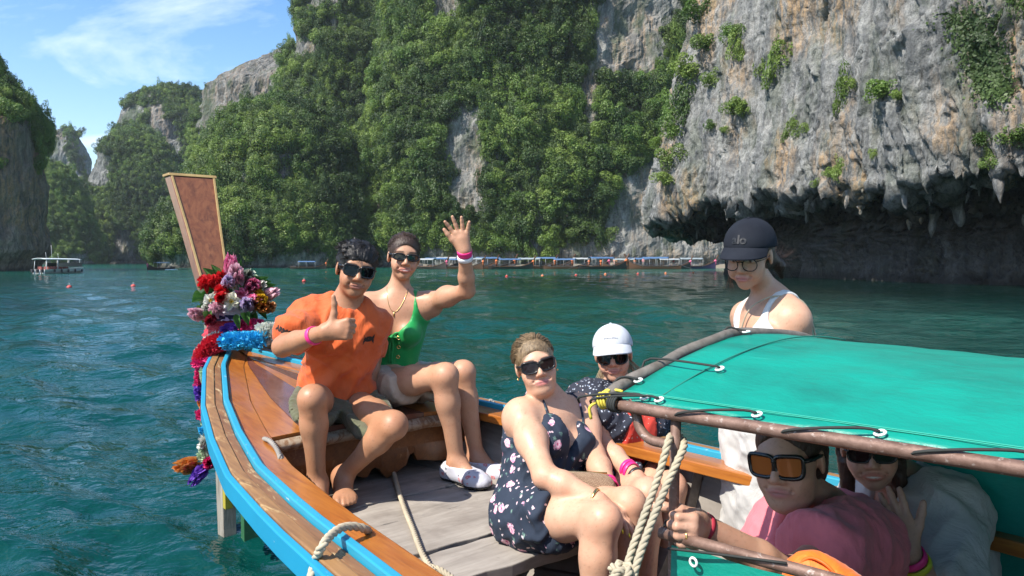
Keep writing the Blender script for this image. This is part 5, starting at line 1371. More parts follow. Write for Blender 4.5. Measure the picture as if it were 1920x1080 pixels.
        l = (v - V3(s.J['head'])) @ np.array([list(r) for r in M], np.float32)
        th = np.arctan2(l[:, 0], l[:, 2] + .05); d = perlin(th * 14, l[:, 1] * 6, l[:, 2] * 6) * .6 + perlin(th * 34, l[:, 1] * 9, 0 * th) * .4
        v = v + n * (d * fold)[:, None]
        return mesh_obj('hair', v - V3(s.loc), f, m, s.root)
    def strands(s, m, roots, n=60, r=.0011, seed=0, name='hair_strand', jit=.012):
        rs = np.random.RandomState(seed); mb = MB()
        for _ in range(n):
            rt = roots[rs.randint(len(roots))]; o = Vector(rs.normal(size=3)) * jit; pts = [s.hp(*q) + o * (.3 + i * .45) for i, q in enumerate(rt)]
            mb.tube(spline(pts, 4), [r * (1 - .7 * i / (4 * (len(pts) - 1))) for i in range(4 * (len(pts) - 1) + 1)], 4)
        return s.sub(name, mb, m)
    def combed(s, m, to=(0, -.115, .03), n=260, grow=.010, seed=1, lo=-1.5, hi=1.5, y0=.72, r=.0014, jit=.0025, part=0.0):
        rs = np.random.RandomState(seed); mb = MB(); c = Vector((0, -.014, .036)); rad = Vector((.073 + grow, .091 + grow, .080 + grow)); e1 = Vector(to) - c; e1 = Vector((e1.x / rad.x, e1.y / rad.y, e1.z / rad.z)); k1 = e1.length; e1.normalize()
        for _ in range(n):
            a = rs.uniform(lo, hi); d0 = Vector((math.sin(a), y0 * (.5 + .5 * abs(math.cos(a))) + rs.normal() * .09, max(math.cos(a), -.35))).normalized(); pts = []; j = rs.normal() * jit; om = math.acos(max(-1, min(1, d0.dot(e1))))
            for i in range(9):
                t = i / 8 * rs.uniform(.97, 1.0); d = (d0 * math.sin((1 - t) * om) + e1 * math.sin(t * om)) / max(math.sin(om), .05); k = 1.0 + (k1 - 1) * max(0, t - .75) * 4 * .6 + j / .08
                pts.append(s.hp(c.x + d.x * rad.x * k, c.y + d.y * rad.y * k, c.z + d.z * rad.z * k))
            mb.tube(pts, [r * (.4 if i in (0, 8) else 1) for i in range(9)], 4)
        return s.sub('combed_hair', mb, m)
    def cap(s, m, brim_up=0.0, name='cap', grow=.016, seam=True):
        p, h, M = s.hp, s.hs, s.H; z0 = .030
        q = [Ell(p(0, -.012, .036), ((.073 + grow) * h, (.093 + grow) * h, (.080 + grow) * h), M, .02), Ell(p(0, .015, .05), (.065 * h, .080 * h, .068 * h), M, .03)]
        v, f = surface(q, .0048, (), [(p(0, 0, z0), M @ Vector((0, .20, -1)))]); v = relax(v, f, 2, .5)
        o = mesh_obj(name, v - V3(s.loc), f, m, s.root)
        mb = MB(); n = 22
        def br(a, b, top):
            th = (a - .5) * 2 * 1.15; ex, ey = .088 * math.sin(th), -.012 + .107 * math.cos(th)
            out = b * (.070 * max(0, math.cos(th * 1.12)) ** .6); x = ex * (1 + .05 * b); y = ey + out
            z = z0 + .018 * math.cos(th) + .010 - .24 * out - 2.6 * x * x * (.35 + .65 * b) + (.0022 if top else -.0022)
            return p(x, y, z + brim_up * out)
        mb.grid(lambda a, b: br(a, b, True), n, 8, True); mb.grid(lambda a, b: br(a, b, False), n, 8, False)
        mb.grid(lambda a, b: br(a, 1, b < .5), n, 1, False)
        s.sub('brim', mb, m, o)
        if seam:
            for a in (0, math.pi / 2, math.pi / 4, -math.pi / 4):
                sb = MB(); pts = []
                for t in np.linspace(.25, 2.2 if a == 0 else 2.89, 20):
                    pts.append(p((.0745 + grow) * math.cos(t) * math.cos(a) if a else 0, -.012 + (.0945 + grow) * math.cos(t) * (math.sin(a) if a else 1), .036 + (.0815 + grow) * math.sin(t)))
                sb.tube(pts, .0009, 4); s.sub('seam', sb, m, o)
            sb = MB(); sb.blob(p(0, -.012, .036 + .081 + grow), .006 * h, 8, 5); s.sub('button', sb, m, o)
        return o
    def bvh(s, o):
        return BVHTree.FromPolygons([v.co + s.loc for v in o.data.vertices], [tuple(p.vertices) for p in o.data.polygons])

def text_shape(txt, size, thick=0.0, spacing=1.0):
    cu = bpy.data.curves.new('t', 'FONT'); cu.body = txt; cu.size = size; cu.align_x = 'CENTER'; cu.align_y = 'CENTER'; cu.space_character = spacing; cu.offset = thick; cu.resolution_u = 3
    ob = bpy.data.objects.new('t', cu); COL.objects.link(ob); dg = bpy.context.evaluated_depsgraph_get()
    me = bpy.data.meshes.new_from_object(ob.evaluated_get(dg)); v = [tuple(x.co) for x in me.vertices]; f = [tuple(p.vertices) for p in me.polygons]
    bpy.data.objects.remove(ob); bpy.data.meshes.remove(me); return v, f
def print_on(s, target, shape, center, right, up, m, name, lift=.0018, par=None):
    """lay flat lettering on a garment"""
    bv = s.bvh(target); right = Vector(right).normalized(); up = Vector(up); up = (up - right * up.dot(right)).normalized(); n = right.cross(up); v, f = shape; out = []
    for x, y, *_ in v:
        p = Vector(center) + right * x + up * y + n * .25; h = bv.ray_cast(p, -n)
        out.append((h[0] + n * lift) if h[0] is not None else Vector(center) + right * x + up * y)
    mb = MB(); mb.add(out, f); return s.sub(name, mb, m, par or target, False)
# =================================================================== the seven people
def grp(s, mt, *a, **k): return None
def sleeve(s, sd, frac, g0, g1, k=.02, grow=.014):
    a, e = s.J['s' + sd], s.J['e' + sd]; n = (e - a).normalized(); pl = (a.lerp(e, frac), n); out = []
    for p in s.tags['arm' + sd]:
        q = p.grow(grow); q.cuts = [pl]; out.append(q)
    out.append(Cone(a - s.u * .012, a.lerp(e, frac + .12), g0, g1, k, cuts=[pl])); return out
def legs_cloth(s, sd, frac, g0, g1, grow=.016, k=.03):
    a, e = s.J['h' + sd], s.J['k' + sd]; n = (e - a).normalized(); pl = (a.lerp(e, frac), n); out = []
    for p in s.tags['thigh' + sd]:
        q = p.grow(grow); q.cuts = [pl]; out.append(q)
    out.append(Cone(a, a.lerp(e, frac + .15), g0, g1, k, cuts=[pl])); return out
def at(s, t, f=0, r=0): return s.J['pelvis'] + (s.J['neck'] - s.J['pelvis']) * t + s.f * f + s.r * r
GRP = 'people on the longtail boat'
def foot_base(J, z): p = Vector(J['pelvis']); return (p.x, p.y, z)

# ---- man in the orange shirt ------------------------------------------------
J = dict(head=P(667, 506, 3.20), neck=P(652, 566, 3.25), pelvis=P(630, 752, 3.38), sR=P(584, 592, 3.22), sL=P(690, 600, 3.32),
         eR=P(530, 650, 3.00), wR=P(610, 622, 2.83), eL=P(698, 672, 3.50), wL=P(688, 742, 3.40),
         hR=P(598, 757, 3.33), hL=P(660, 760, 3.37), kR=P(586, 748, 2.90), kL=P(738, 797, 2.95), aR=P(594, 908, 2.98), aL=P(642, 893, 3.10))
man = Person('person with dark sunglasses in an orange shirt giving a thumbs up', GRP, J, (.40, .205, .115), 'm', 1.0, (.36, -.93, .02), (.20, .0, 1), 1.02, foot_base(J, .79))
man.scalp = (.012, .010, .009); man.lip = (.33, .13, .10)
man.smile = .4; man.head(1.0, 1.15, 1.08, .4); man.torso(1.02, 0, .92, .95); [man.arm(k) for k in 'RL']
man.leg('R', .93, BA * .35 - Vector((0, 1, 0)) + Vector((.30, 0, -.12)), (0, -.15, 1), .25); man.leg('L', .93, Vector((.30, -.95, -.05)), (0, 0, 1), .25)
man.hand('R', (.94, -.10, .12), (.10, .96, -.10), (1.25, 1.3, 1.3, 1.3), .0, (.35, .9, .05, .15, 1.0, -.10), 1.05, c2=1.15, c3=.9)
man.hand('L', (-.15, -.55, -.75), (-.3, -.2, -.9), (.1, .12, .12, .15), .15, (.5, .8, .1), 1.0)
man.build_body()
tee = man.pick('torso', grow=.011) + sleeve(man, 'R', .66, .052, .070, grow=.008) + sleeve(man, 'L', .62, .050, .062, grow=.008) + [Ell(at(man, .06, .01), (.158, .125, .16), man.T, .05), Cone(man.J['neck'] - man.u * .04, man.J['neck'] + man.u * .12, .064, .080, .014, neg=True)]
man_tee = man.cloth('t_shirt', tee, M_ORANGE_T, .0075, [(at(man, -.16, 0), -man.u)], .030, 5)
shorts = [p.grow(.016) for p in man.tags['torso'][:1]] + legs_cloth(man, 'R', .80, .104, .098, .022) + legs_cloth(man, 'L', .80, .104, .092, .022)
man.cloth('shorts', shorts, M_OLIVE, .0075, [(at(man, .16), man.u)], .014, 7)
man.glasses('square', .0285, .0215, M_LENS, thick=.0042)
def man_hair():
    s = man; p = s.hp; rs = np.random.RandomState(2); tuft = []
    for i in range(110):
        a = rs.uniform(-1.2, 1.2); b = rs.uniform(-.2, 2.5); c = Vector((.078 * math.sin(a), -.012 + .088 * math.cos(b) * math.cos(a), .036 + .082 * math.sin(b) * math.cos(a * .8)))
        d = Vector((.006 * rs.normal() + .010, .006 * rs.normal() + (.010 if b < .9 else -.004), .007 + .004 * rs.normal())); tuft.append(Cone(p(*c), p(*(c + d)), .012 * s.hs, .005 * s.hs, .008))
    return s.hair_cap(M_HAIR_BK, .013, tuft, (0, .112, -.058, .078, .066, .108), (), -.035, .005)
man_hair()
hr = []
rs = np.random.RandomState(8)
for i in range(60):
    a, b = rs.uniform(-1.3, 1.3), rs.uniform(-.1, 2.4); c = Vector((.084 * math.sin(a), -.012 + .098 * math.cos(b) * math.cos(a), .042 + .090 * math.sin(b) * math.cos(a * .8))); hr.append([tuple(c * .95), tuple(c * .985 + Vector((.005, .003, 0))), tuple(c * .985 + Vector((.013, .008, -.004))), tuple(c * .98 + Vector((.021, .012, -.010)))])
man.strands(M_HAIR_BK, hr, 300, .0013, 9, jit=.004)
man.band('wristband', 'R', .74, M_BAND, .034, .011)
print_on(man, man_tee, text_shape('ARMOUR', .030, .0016), man.J['sR'].lerp(man.J['eR'], .50) + Vector((-.0, -.05, 0)), (.88, -.30, -.36), (.25, -.1, .95), M_INK, 'lettering')
def emblem(w, h):
    v, f = [], []; n = 14
    for sg in (1, -1):
        b = len(v)
        for i in range(n + 1):
            t = i / n; x = (t - .5) * w; y = sg * h * (.16 - 1.25 * (t - .5) ** 2 * 1.55); th = h * (.13 + .11 * abs(t - .5) * 2)
            v += [(x, y + th, 0), (x, y - th, 0)]
        for i in range(n): f.append((b + 2 * i, b + 2 * i + 1, b + 2 * i + 3, b + 2 * i + 2))
    return v, f
print_on(man, man_tee, emblem(.050, .044), at(man, .74, .12, -.085), -man.r, man.u, M_INK, 'emblem')
tb = MB()          # dark branching drawing on the inside of the left forearm
fa, fb = man.J['eL'], man.J['wL']; ax = (fb - fa).normalized(); fwd = Vector((0, -1, 0)); fwd = (fwd - ax * fwd.dot(ax)).normalized(); sd = ax.cross(fwd)
bvb = man.bvh(man.body)
def on_arm(t, a):
    d = fwd * math.cos(a) + sd * math.sin(a); c = fa.lerp(fb, t) + d * .2; h = bvb.ray_cast(c, -d)[0]; return (h + d * .0006) if h is not None else fa.lerp(fb, t) + d * .036
for br in ([(.0, .2), (.25, .0), (.5, .15), (.85, .0)], [(.15, .1), (.05, -.4), (-.1, -.6)], [(.3, .0), (.2, .5), (.05, .7)], [(.45, .1), (.35, -.35), (.2, -.6)], [(.6, .1), (.5, .5), (.35, .6)], [(.7, .1), (.62, -.3), (.5, -.5)]):
    q = [on_arm(*a) for a in br]; tb.tube(spline(q, 4), .0014, 4)
man.sub('tattoo', tb, M_INK)

# ---- woman in green, waving -------------------------------------------------
J = dict(head=P(757, 482, 3.56), neck=P(747, 548, 3.60), pelvis=P(735, 716, 3.66), sR=P(690, 566, 3.58), sL=P(808, 563, 3.58),
         eR=P(672, 650, 3.66), wR=P(670, 715, 3.50), eL=P(876, 545, 3.40), wL=P(871, 470, 3.27),
         hR=P(712, 722, 3.60), hL=P(765, 716, 3.70), kR=P(835, 704, 3.27), kL=P(868, 698, 3.44), aR=P(856, 868, 3.34), aL=P(893, 860, 3.46))
gw = Person('person in a green swimsuit and beige shorts waving one raised hand', GRP, J, (.47, .262, .165), 'f', .92, (.28, -.96, .04), (.11, 0, 1), .95, foot_base(J, .79))
gw.scalp = (.03, .017, .012); gw.smile = 1; gw.teeth = True; gw.lip = (.45, .15, .13)
gw.head(.98, 1.0, .98, 1.0); gw.torso(.98, 1.0, 1.0, .92, 0, .95); [gw.arm(k, .92) for k in 'RL']
gw.leg('R', .92, (.72, -.66, -.02), (.0, 0, 1), .23); gw.leg('L', .92, (.85, -.42, 0), (0, 0, 1), .23)
gw.hand('L', (-.20, -.12, .97), (-.05, -1, -.12), (.10, .05, .06, .10), .42, (.85, .55, .1), .95, c2=1.4, c3=1.2); gw.hand('R', (-.2, -.7, -.5), (-.2, -.3, -.9), (.3, .3, .3, .35), .1, (.6, .6, .1), .92)
gw.build_body()
gsuit = gw.pick('torso', grow=.006) + [Ell(at(gw, .90, .075), (.088, .10, .150), gw.T, .012, (), True)] + [Ell(gw.J['s' + k] + gw.u * .005 + (gw.J['s' + k] - gw.J['neck']) * .06, (.078, .11, .105), gw.T, .012, (), True) for k in 'RL'] + [Cone(gw.J['neck'] - gw.u * .02, gw.J['neck'] + gw.u * .1, .068, .07, .01, neg=True)]
gsw = gw.cloth('swimsuit', gsuit, M_GREEN, .006, [(at(gw, -.02), -gw.u)], .002, 10, smooth=1)
bs = [p.grow(.016) for p in gw.tags['torso'][:1]] + legs_cloth(gw, 'R', .44, .102, .100, .020) + legs_cloth(gw, 'L', .44, .102, .100, .020)
gw.cloth('shorts', bs, M_BEIGE, .0075, [(at(gw, .22), gw.u)], .010, 9)
gw.glasses('oval', .0285, .0150, M_LENS, thick=.0042)
gw.combed(M_HAIR_BR, n=240, seed=2)
gw.hair_cap(M_HAIR_BR, .008, [Ell(gw.hp(0, -.115, .03), .032, None, .02)], (0, .098, -.030, .068, .066, .094), (), -.03, .0012)
def front(s, o, t, r): # a point on the front of a garment
    bv = s.bvh(o); p = at(s, t, .5, r); h = bv.ray_cast(p, -s.f); return h[0] if h[0] is not None else at(s, t, .13, r)
def lace():
    s = gw; mb = MB(); K_ = [front(s, gsw, t, 0) + s.f * .006 for t in (.56, .50, .44, .38, .30)]
    for sx in (-1, 1):
        k = K_[0]; mb.tube(spline([k, k + s.r * sx * .02 + s.u * .022 + s.f * .01, k + s.r * sx * .045 + s.u * .018 + s.f * .006, k + s.r * sx * .04 + s.u * .002 + s.f * .01, k], 5), .0055, 6)
        mb.tube(spline([k, front(s, gsw, .46, sx * .008) + s.f * .008, front(s, gsw, .36, sx * .004) + s.f * .008, front(s, gsw, .27, sx * .006) + s.f * .008], 4), .0050, 6)
    mb.blob(K_[0] + s.f * .005, .010, 8, 6); s.sub('bow', mb, M_GREEN)
    for t in (.56, .45, .34):
        for sx in (-1, 1):
            c = front(s, gsw, t, sx * .034) + s.f * .002; r = MB(); r.tube([c + (s.r * math.cos(a) + s.u * math.sin(a)) * .0075 for a in np.linspace(0, 6.28, 13)], .0024, 5, False); s.sub('eyelet', r, M_GOLD)
lace()
def necklace(s, rad, drop, m, pendant=True):
    bv = s.bvh(s.body); mb = MB(); pts = []
    for a in np.linspace(-1.0, 1.0, 17):
        p = s.J['neck'] + s.u * (.035 - drop * math.cos(a * 1.5)) + s.r * math.sin(a) * rad; h = bv.ray_cast(p + s.f * .4, -s.f)[0]; pts.append((h + s.f * .002) if h is not None else p)
    mb.tube(pts, .0012, 5)
    if pendant: mb.tube([pts[8], pts[8] - s.u * .022 + s.f * .003], [.0022, .0035], 6)
    s.sub('necklace', mb, m)
necklace(gw, .062, .115, M_GOLD)
gw.band('wristband', 'L', .93, M_BAND, .030, .010); gw.band('wristband', 'L', .98, M_BAND, .031, .008); gw.band('wristband', 'L', .83, M_BANDW, .032, .011)
for sd in 'RL':
    s = gw; Fd = Vector((.72, -.66, 0)) if sd == 'R' else Vector((.85, -.42, 0)); a = s.J['a' + sd]
    top = (a - Vector((0, 0, .006)) , Vector((0, 0, 1)) - Fd * .0)
    sh = s.cloth('shoe', s.pick('foot' + sd, grow=.008) + [Cone(a - Vector((0, 0, .052)) + Fd * .125, a - Vector((0, 0, .056)) + Fd * .165, .030, .018, .04)], M_SHOE, .005, [(a - Vector((0, 0, .004)), Vector((0, 0, 1)) + Fd * .06)], 0)
    so = s.cloth('sole', s.pick('foot' + sd, grow=.011) + [Cone(a - Vector((0, 0, .052)) + Fd * .125, a - Vector((0, 0, .056)) + Fd * .165, .033, .021, .04)], M_BLACK, .005, [(a - Vector((0, 0, .068)), Vector((0, 0, 1)))], 0); so.parent = sh
    mb = MB(); mb.tube([a - Vector((0, 0, .004)) + Vector((0, 0, -.06 * .036 * math.cos(t))) + (Fd.normalized() * math.cos(t) + Fd.normalized().cross(Vector((0, 0, 1))) * math.sin(t)) * .0415 for t in np.linspace(0, 6.283, 21)], .004, 6, False); s.sub('collar', mb, M_BLACK, sh)

# ---- woman in the floral romper ---------------------------------------------
J = dict(head=P(1004, 684, 2.82), neck=P(1030, 752, 2.88), pelvis=P(1008, 956, 2.74), sR=P(978, 774, 2.76), sL=P(1088, 762, 2.97),
         eR=P(1022, 893, 2.50), wR=P(1122, 938, 2.41), eL=P(1113, 852, 2.80), wL=P(1144, 924, 2.60),
         hR=P(982, 970, 2.66), hL=P(1034, 952, 2.80), kR=P(1130, 975, 2.31), kL=P(1178, 945, 2.46), aR=P(1108, 1200, 2.32), aL=P(1168, 1185, 2.44))
fw = Person('person with cat-eye sunglasses in a navy floral romper', GRP, J, (.56, .335, .225), 'f', 1.22, (.12, -.98, -.02), (-.24, .05, 1), .96, foot_base(J, .40))
fw.scalp = (.16, .105, .06); fw.lip = (.48, .16, .16)
fw.smile = .6; fw.head(1.04, 1.0, 1.06, .6); fw.torso(.98, 1.12, .94, .86, .3, .95); [fw.arm(k, 1.10) for k in 'RL']
fw.leg('R', .98, (.5, -.8, 0), (0, 0, 1)); fw.leg('L', .96, (.5, -.8, 0), (0, 0, 1))
fw.hand('R', (.72, -.45, -.42), (-.1, -.1, -1), (.28, .25, .28, .3), .10, (.7, .5, .2), .93); fw.hand('L', (.35, -.62, -.70), (-.55, -.1, -.75), (.30, .28, .3, .3), .10, (.6, .5, .3), .92)
fw.build_body()
rom = fw.pick('torso', grow=.010) + legs_cloth(fw, 'R', .50, .104, .106, .018) + legs_cloth(fw, 'L', .45, .104, .104, .018) + [Ell(at(fw, .90, .095), (.062, .10, .165), fw.T, .012, (), True), Ell(at(fw, .02), (.150, .120, .10), fw.T, .05)] + [Ell(fw.J['s' + k] + fw.u * .015 + (fw.J['s' + k] - fw.J['neck']) * .16, (.080, .13, .105), fw.T, .012, (), True) for k in 'RL']
fro = fw.cloth('romper', rom, M_FLORAL, .0075, [(at(fw, .80), fw.u)], .016, 9)
def straps(s, o, rr, t0, m, thick=.0045):
    bv = s.bvh(s.body)
    for sx in (-1, 1):
        pts = []
        for a in np.linspace(0, 1, 12):
            th = -.5 + a * 2.9; c = at(s, .80, 0, sx * (rr + .012 * math.sin(a * 3))); d = (s.f * math.cos(th) + s.u * math.sin(th)); h = bv.ray_cast(c, d)[0]; pts.append((h + d * .003) if h is not None and (h - c).length < .16 else c + d * .09)
        mb = MB(); mb.tube(pts, thick, 6); s.sub('strap', mb, m)
straps(fw, fro, .082, .7, M_FLORAL)
fw.glasses('cat', .0305, .0215, M_LENS_BR, thick=.0040)
fw.combed(M_HAIR_DB, (0, -.115, 0), 300, .011, 3)
fw.hair_cap(M_HAIR_DB, .008, [Ell(fw.hp(0, -.115, .0), .038, None, .02)], (0, .100, -.032, .070, .066, .094), (), -.03, .0016)
fw.band('wristband', 'L', .90, M_BAND, .036, .009, tilt=.006); fw.band('wristband', 'L', .82, M_BAND, .037, .008, tilt=.006); fw.band('bracelet', 'R', .93, M_GOLD, .032, .005)
for sd in 'RL':
    mb = MB()
    for (p, d, bk) in fw.tips[sd]:
        mb.blob(Vector(p) + d * .004 + bk * .006, (.0055, .0085, .0022), 8, 5, frame(d, bk))
    fw.sub('fingernails', mb, M_NAIL)
for sx in (-1, 1): mb = MB(); mb.blob(fw.hp(sx * .081, -.004, -.040), .0045, 8, 6); fw.sub('earring', mb, M_GOLD)

# ---- woman in the white cap -------------------------------------------------
J = dict(head=P(1150, 664, 3.10), neck=P(1160, 728, 3.16), pelvis=P(1165, 912, 3.06), sR=P(1103, 748, 3.08), sL=P(1214, 750, 3.20),
         eR=P(1132, 838, 2.93), wR=P(1192, 892, 2.72), eL=P(1243, 845, 3.10), wL=P(1222, 892, 2.86),
         hR=P(1145, 922, 2.98), hL=P(1195, 912, 3.10), kR=P(1214, 925, 2.60), kL=P(1258, 912, 2.73), aR=P(1210, 1130, 2.60), aL=P(1255, 1110, 2.72))
cw = Person('person in a white cap and a navy blouse with a red printed front', GRP, J, (.56, .325, .225), 'f', 1.08, (-.18, -.98, .02), (-.10, 0, 1), .95, foot_base(J, .40))
cw.lip = (.44, .17, .15)
cw.smile = .5; cw.head(1.02, 1.05, 1.02, .5); cw.torso(1.0, 1.0, 1.05, 1.0, .5, 1.0); [cw.arm(k, 1.05) for k in 'RL']
cw.leg('R', .92, (.5, -.8, 0), (0, 0, 1)); cw.leg('L', .92, (.5, -.8, 0), (0, 0, 1))
cw.hand('R', (.62, -.55, -.50), (-.25, .0, -.9), (.25, .25, .28, .3), .08, (.7, .5, .1), .93); cw.hand('L', (-.05, -.75, -.55), (-.1, -.3, -.9), (.3, .3, .3, .3), .08, (.6, .6, .1), .93)
cw.build_body()
blz = cw.pick('torso', grow=.020) + sleeve(cw, 'R', .58, .070, .098, .03) + sleeve(cw, 'L', .58, .070, .098, .03) + legs_cloth(cw, 'R', .40, .115, .115, .02) + legs_cloth(cw, 'L', .40, .115, .115, .02) + [Ell(at(cw, 1.0, .075), (.060, .085, .125), cw.T, .012, (), True), Cone(cw.J['neck'] - cw.u * .03, cw.J['neck'] + cw.u * .1, .066, .075, .01, neg=True)]
cbl = cw.cloth('blouse', blz, M_PAISLEY, .0075, [], .02, 8)
pan = cw.pick('torso', grow=.034) + [Ell(at(cw, 1.0, .08), (.064, .085, .13), cw.T, .012, (), True)]
cw.cloth('front_panel', pan, M_REDPANEL, .0075, [(at(cw, .2, 0, .085), cw.r + cw.u * .12), (at(cw, .2, 0, -.085), -cw.r + cw.u * .12), (at(cw, .30, .03), -cw.f), (at(cw, .22), -cw.u), (at(cw, .80), cw.u)], .008, 10)
ccap = cw.cap(M_WHITECAP, -.25)
def scribble(w, h):      # the small unreadable script on the cap
    v, f = [], []; rs = np.random.RandomState(4)
    for i in range(9):
        x = (i / 8 - .5) * w; hh = h * rs.uniform(.5, 1); b = len(v); tl = rs.uniform(-.25, .25) * h
        for (dx, dy) in ((-.030 * w, 0), (.030 * w, tl * .4), (.030 * w + tl * .3, hh), (-.026 * w + tl * .3, hh * .86)): v.append((x + dx, dy, 0))
        f.append((b, b + 1, b + 2, b + 3))
    return v, f
print_on(cw, ccap, scribble(.052, .007), cw.hp(0, .09, .078), cw.H @ Vector((-1, 0, .0)), cw.H @ Vector((.0, -.45, .9)), M_INK, 'lettering', .002)
cw.glasses('round', .0300, .0275, M_LENS, thick=.0036, zc=-.004)
cw.hair_cap(M_HAIR_BL, .006, [Ell(cw.hp(0, -.09, -.05), (.05, .035, .06), cw.H, .03)], (0, .105, -.03, .074, .068, .098), (), -.07, .002)
cw.strands(M_HAIR_BL, [[(-.055, -.05, -.05), (-.072, -.05, -.09), (-.085, -.03, -.135), (-.080, -.01, -.175)], [(-.06, -.06, -.03), (-.10, -.04, -.075), (-.14, -.02, -.115)], [(.055, -.05, -.06), (.07, -.04, -.11), (.075, -.02, -.15)]], 70, .0012, 3, jit=.010)
cw.band('wristband', 'R', .86, M_BAND, .033, .009, tilt=.006); cw.band('wristband', 'R', .78, M_BAND, .034, .008, tilt=.004); cw.band('bracelet', 'R', 1.0, M_BEAD, .030, .007); cw.band('bracelet', 'L', .80, M_REDCORD, .030, .003)
necklace(cw, .055, .10, M_GOLD, False)

# ---- young woman standing, dark cap -----------------------------------------
J = dict(head=P(1406, 478, 2.60), neck=P(1444, 556, 2.68), pelvis=P(1446, 772, 2.60), sR=P(1400, 586, 2.84), sL=P(1486, 592, 2.58),
         eR=P(1400, 690, 2.86), wR=P(1380, 780, 2.78), eL=P(1510, 710, 2.62), wL=P(1500, 800, 2.50),
         hR=P(1426, 785, 2.66), hL=P(1462, 785, 2.56), kR=P(1424, 995, 2.66), kL=P(1458, 1000, 2.54), aR=P(1420, 1228, 2.70), aL=P(1454, 1235, 2.56))
bw = Person('person standing in a dark cap and glasses, white top and white trousers', GRP, J, (.50, .295, .195), 'f', .84, (-.58, -.74, -.30), (-.16, -.26, 1), .96, foot_base(J, .29))
bw.eyes = True; bw.lip = (.50, .20, .18)
bw.smile = .4; bw.head(.96, .92, .94, .45); bw.torso(.94, .8, .95, .92, 0, .95); [bw.arm(k, .86) for k in 'RL']
bw.leg('R', .86, (-.6, -.8, 0), (0, 0, 1)); bw.leg('L', .86, (-.6, -.8, 0), (0, 0, 1)); [bw.hand(k, (0, -.1, -1), (-1, 0, 0) if k == 'L' else (1, 0, 0), (.3, .35, .4, .4), .05, (.7, .4, .1), .92) for k in 'RL']
bw.build_body()
tnk = bw.pick('torso', grow=.008) + [Ell(at(bw, .95, .075), (.070, .095, .150), bw.T, .012, (), True)] + [Ell(bw.J['s' + k] + (bw.J['s' + k] - bw.J['neck']) * .14 - bw.u * .01, (.066, .10, .100), bw.T, .012, (), True) for k in 'RL'] + [Cone(bw.J['neck'] - bw.u * .012, bw.J['neck'] + bw.u * .1, .062, .068, .01, neg=True)]
bw.cloth('tank_top', tnk, M_WHITE_KNIT, .006, [(at(bw, -.02), -bw.u)], .002, 10, smooth=1)
tr = [p.grow(.016) for p in bw.tags['torso'][:1]] + [Cone(bw.J['h' + k], bw.J['k' + k], .118, .112, .04) for k in 'RL'] + [Cone(bw.J['k' + k], bw.J['a' + k] + Vector((0, 0, .04)), .112, .108, .03) for k in 'RL']
bw.cloth('trousers', tr, M_WHITE, .0075, [(at(bw, .24), bw.u), (bw.J['aR'] + Vector((0, 0, .03)), Vector((0, 0, -1)))], .03, 5, stretch=(1, 1, .3))
bcap = bw.cap(M_NAVYCAP, -.15, grow=.018)
print_on(bw, bcap, text_shape('alo', .042, .0014), bw.hp(0, .10, .086), bw.H @ Vector((-1, 0, 0)), bw.H @ Vector((0, -.45, .9)), mat('dark_embroidery', (.006, .007, .010), .5), 'embroidery', .0025)
bw.glasses('round', .0245, .0225, None, thick=.0018, clear=True, zc=-.008)
bw.hair_cap(M_HAIR_BR, .006, [Cone(bw.hp(-.02, -.085, -.01), bw.hp(-.055, -.145, -.085), .032, .020, .03), Cone(bw.hp(-.055, -.145, -.085), bw.hp(-.06, -.16, -.14), .020, .008, .02), Ell(bw.hp(0, -.08, -.05), (.045, .035, .06), bw.H, .03)], (0, .105, -.03, .074, .068, .098), (), -.14, .002)
bw.strands(M_HAIR_BR, [[(-.03, -.10, -.02), (-.05, -.14, -.05), (-.07, -.18, -.06), (-.085, -.215, -.045)], [(-.04, -.11, -.05), (-.06, -.155, -.085), (-.075, -.19, -.10), (-.08, -.22, -.13)], [(-.02, -.085, -.01), (-.03, -.13, -.04), (-.035, -.175, -.055), (-.03, -.215, -.045)], [(-.02, -.085, -.03), (-.03, -.12, -.07), (-.035, -.155, -.10), (-.03, -.18, -.13)], [(-.03, -.09, -.05), (-.035, -.12, -.08), (-.03, -.15, -.085)], [(-.02, -.095, -.08), (-.02, -.105, -.13), (-.02, -.11, -.17)], [(.06, .03, -.05), (.062, .04, -.09), (.058, .05, -.115)]], 220, .0009, 5, jit=.009)
mb = MB(); mb.tube(spline([at(bw, .45, .11, .06), at(bw, .80, .115, -.02), at(bw, .92, .085, -.075), at(bw, .96, .02, -.095), at(bw, .90, -.07, -.105), at(bw, .5, -.11, -.12)], 6), .0030, 6)
tag(bw.sub('bag_cord', mb, M_ROPE3), None)

# ---- woman in rose under the awning -----------------------------------------
J = dict(head=P(1482, 858, 1.84), neck=P(1542, 955, 1.93), pelvis=P(1580, 1230, 1.95), sR=P(1470, 990, 2.05), sL=P(1606, 1002, 1.80),
         eL=P(1478, 1082, 1.60), wL=P(1310, 984, 1.522), eR=P(1420, 1130, 2.02), wR=P(1400, 1200, 1.85),
         hR=P(1540, 1250, 2.02), hL=P(1610, 1260, 1.88), kR=P(1440, 1300, 1.72), kL=P(1500, 1330, 1.58), aR=P(1420, 1560, 1.75), aL=P(1480, 1600, 1.62))
pw = Person('person in a rose top with orange sunglasses, gripping the awning post', GRP, J, (.47, .275, .19), 'f', 1.25, (-.66, -.75, -.02), (-.10, .03, 1), 1.0, foot_base(J, .30))
pw.lip = (.40, .14, .13)
pw.smile = .4; pw.head(1.06, 1.1, 1.10, .45); pw.torso(1.02, 1.15, 1.05, 1.0, .6, 1.0); [pw.arm(k, 1.0 if k == 'L' else 1.2) for k in 'RL']
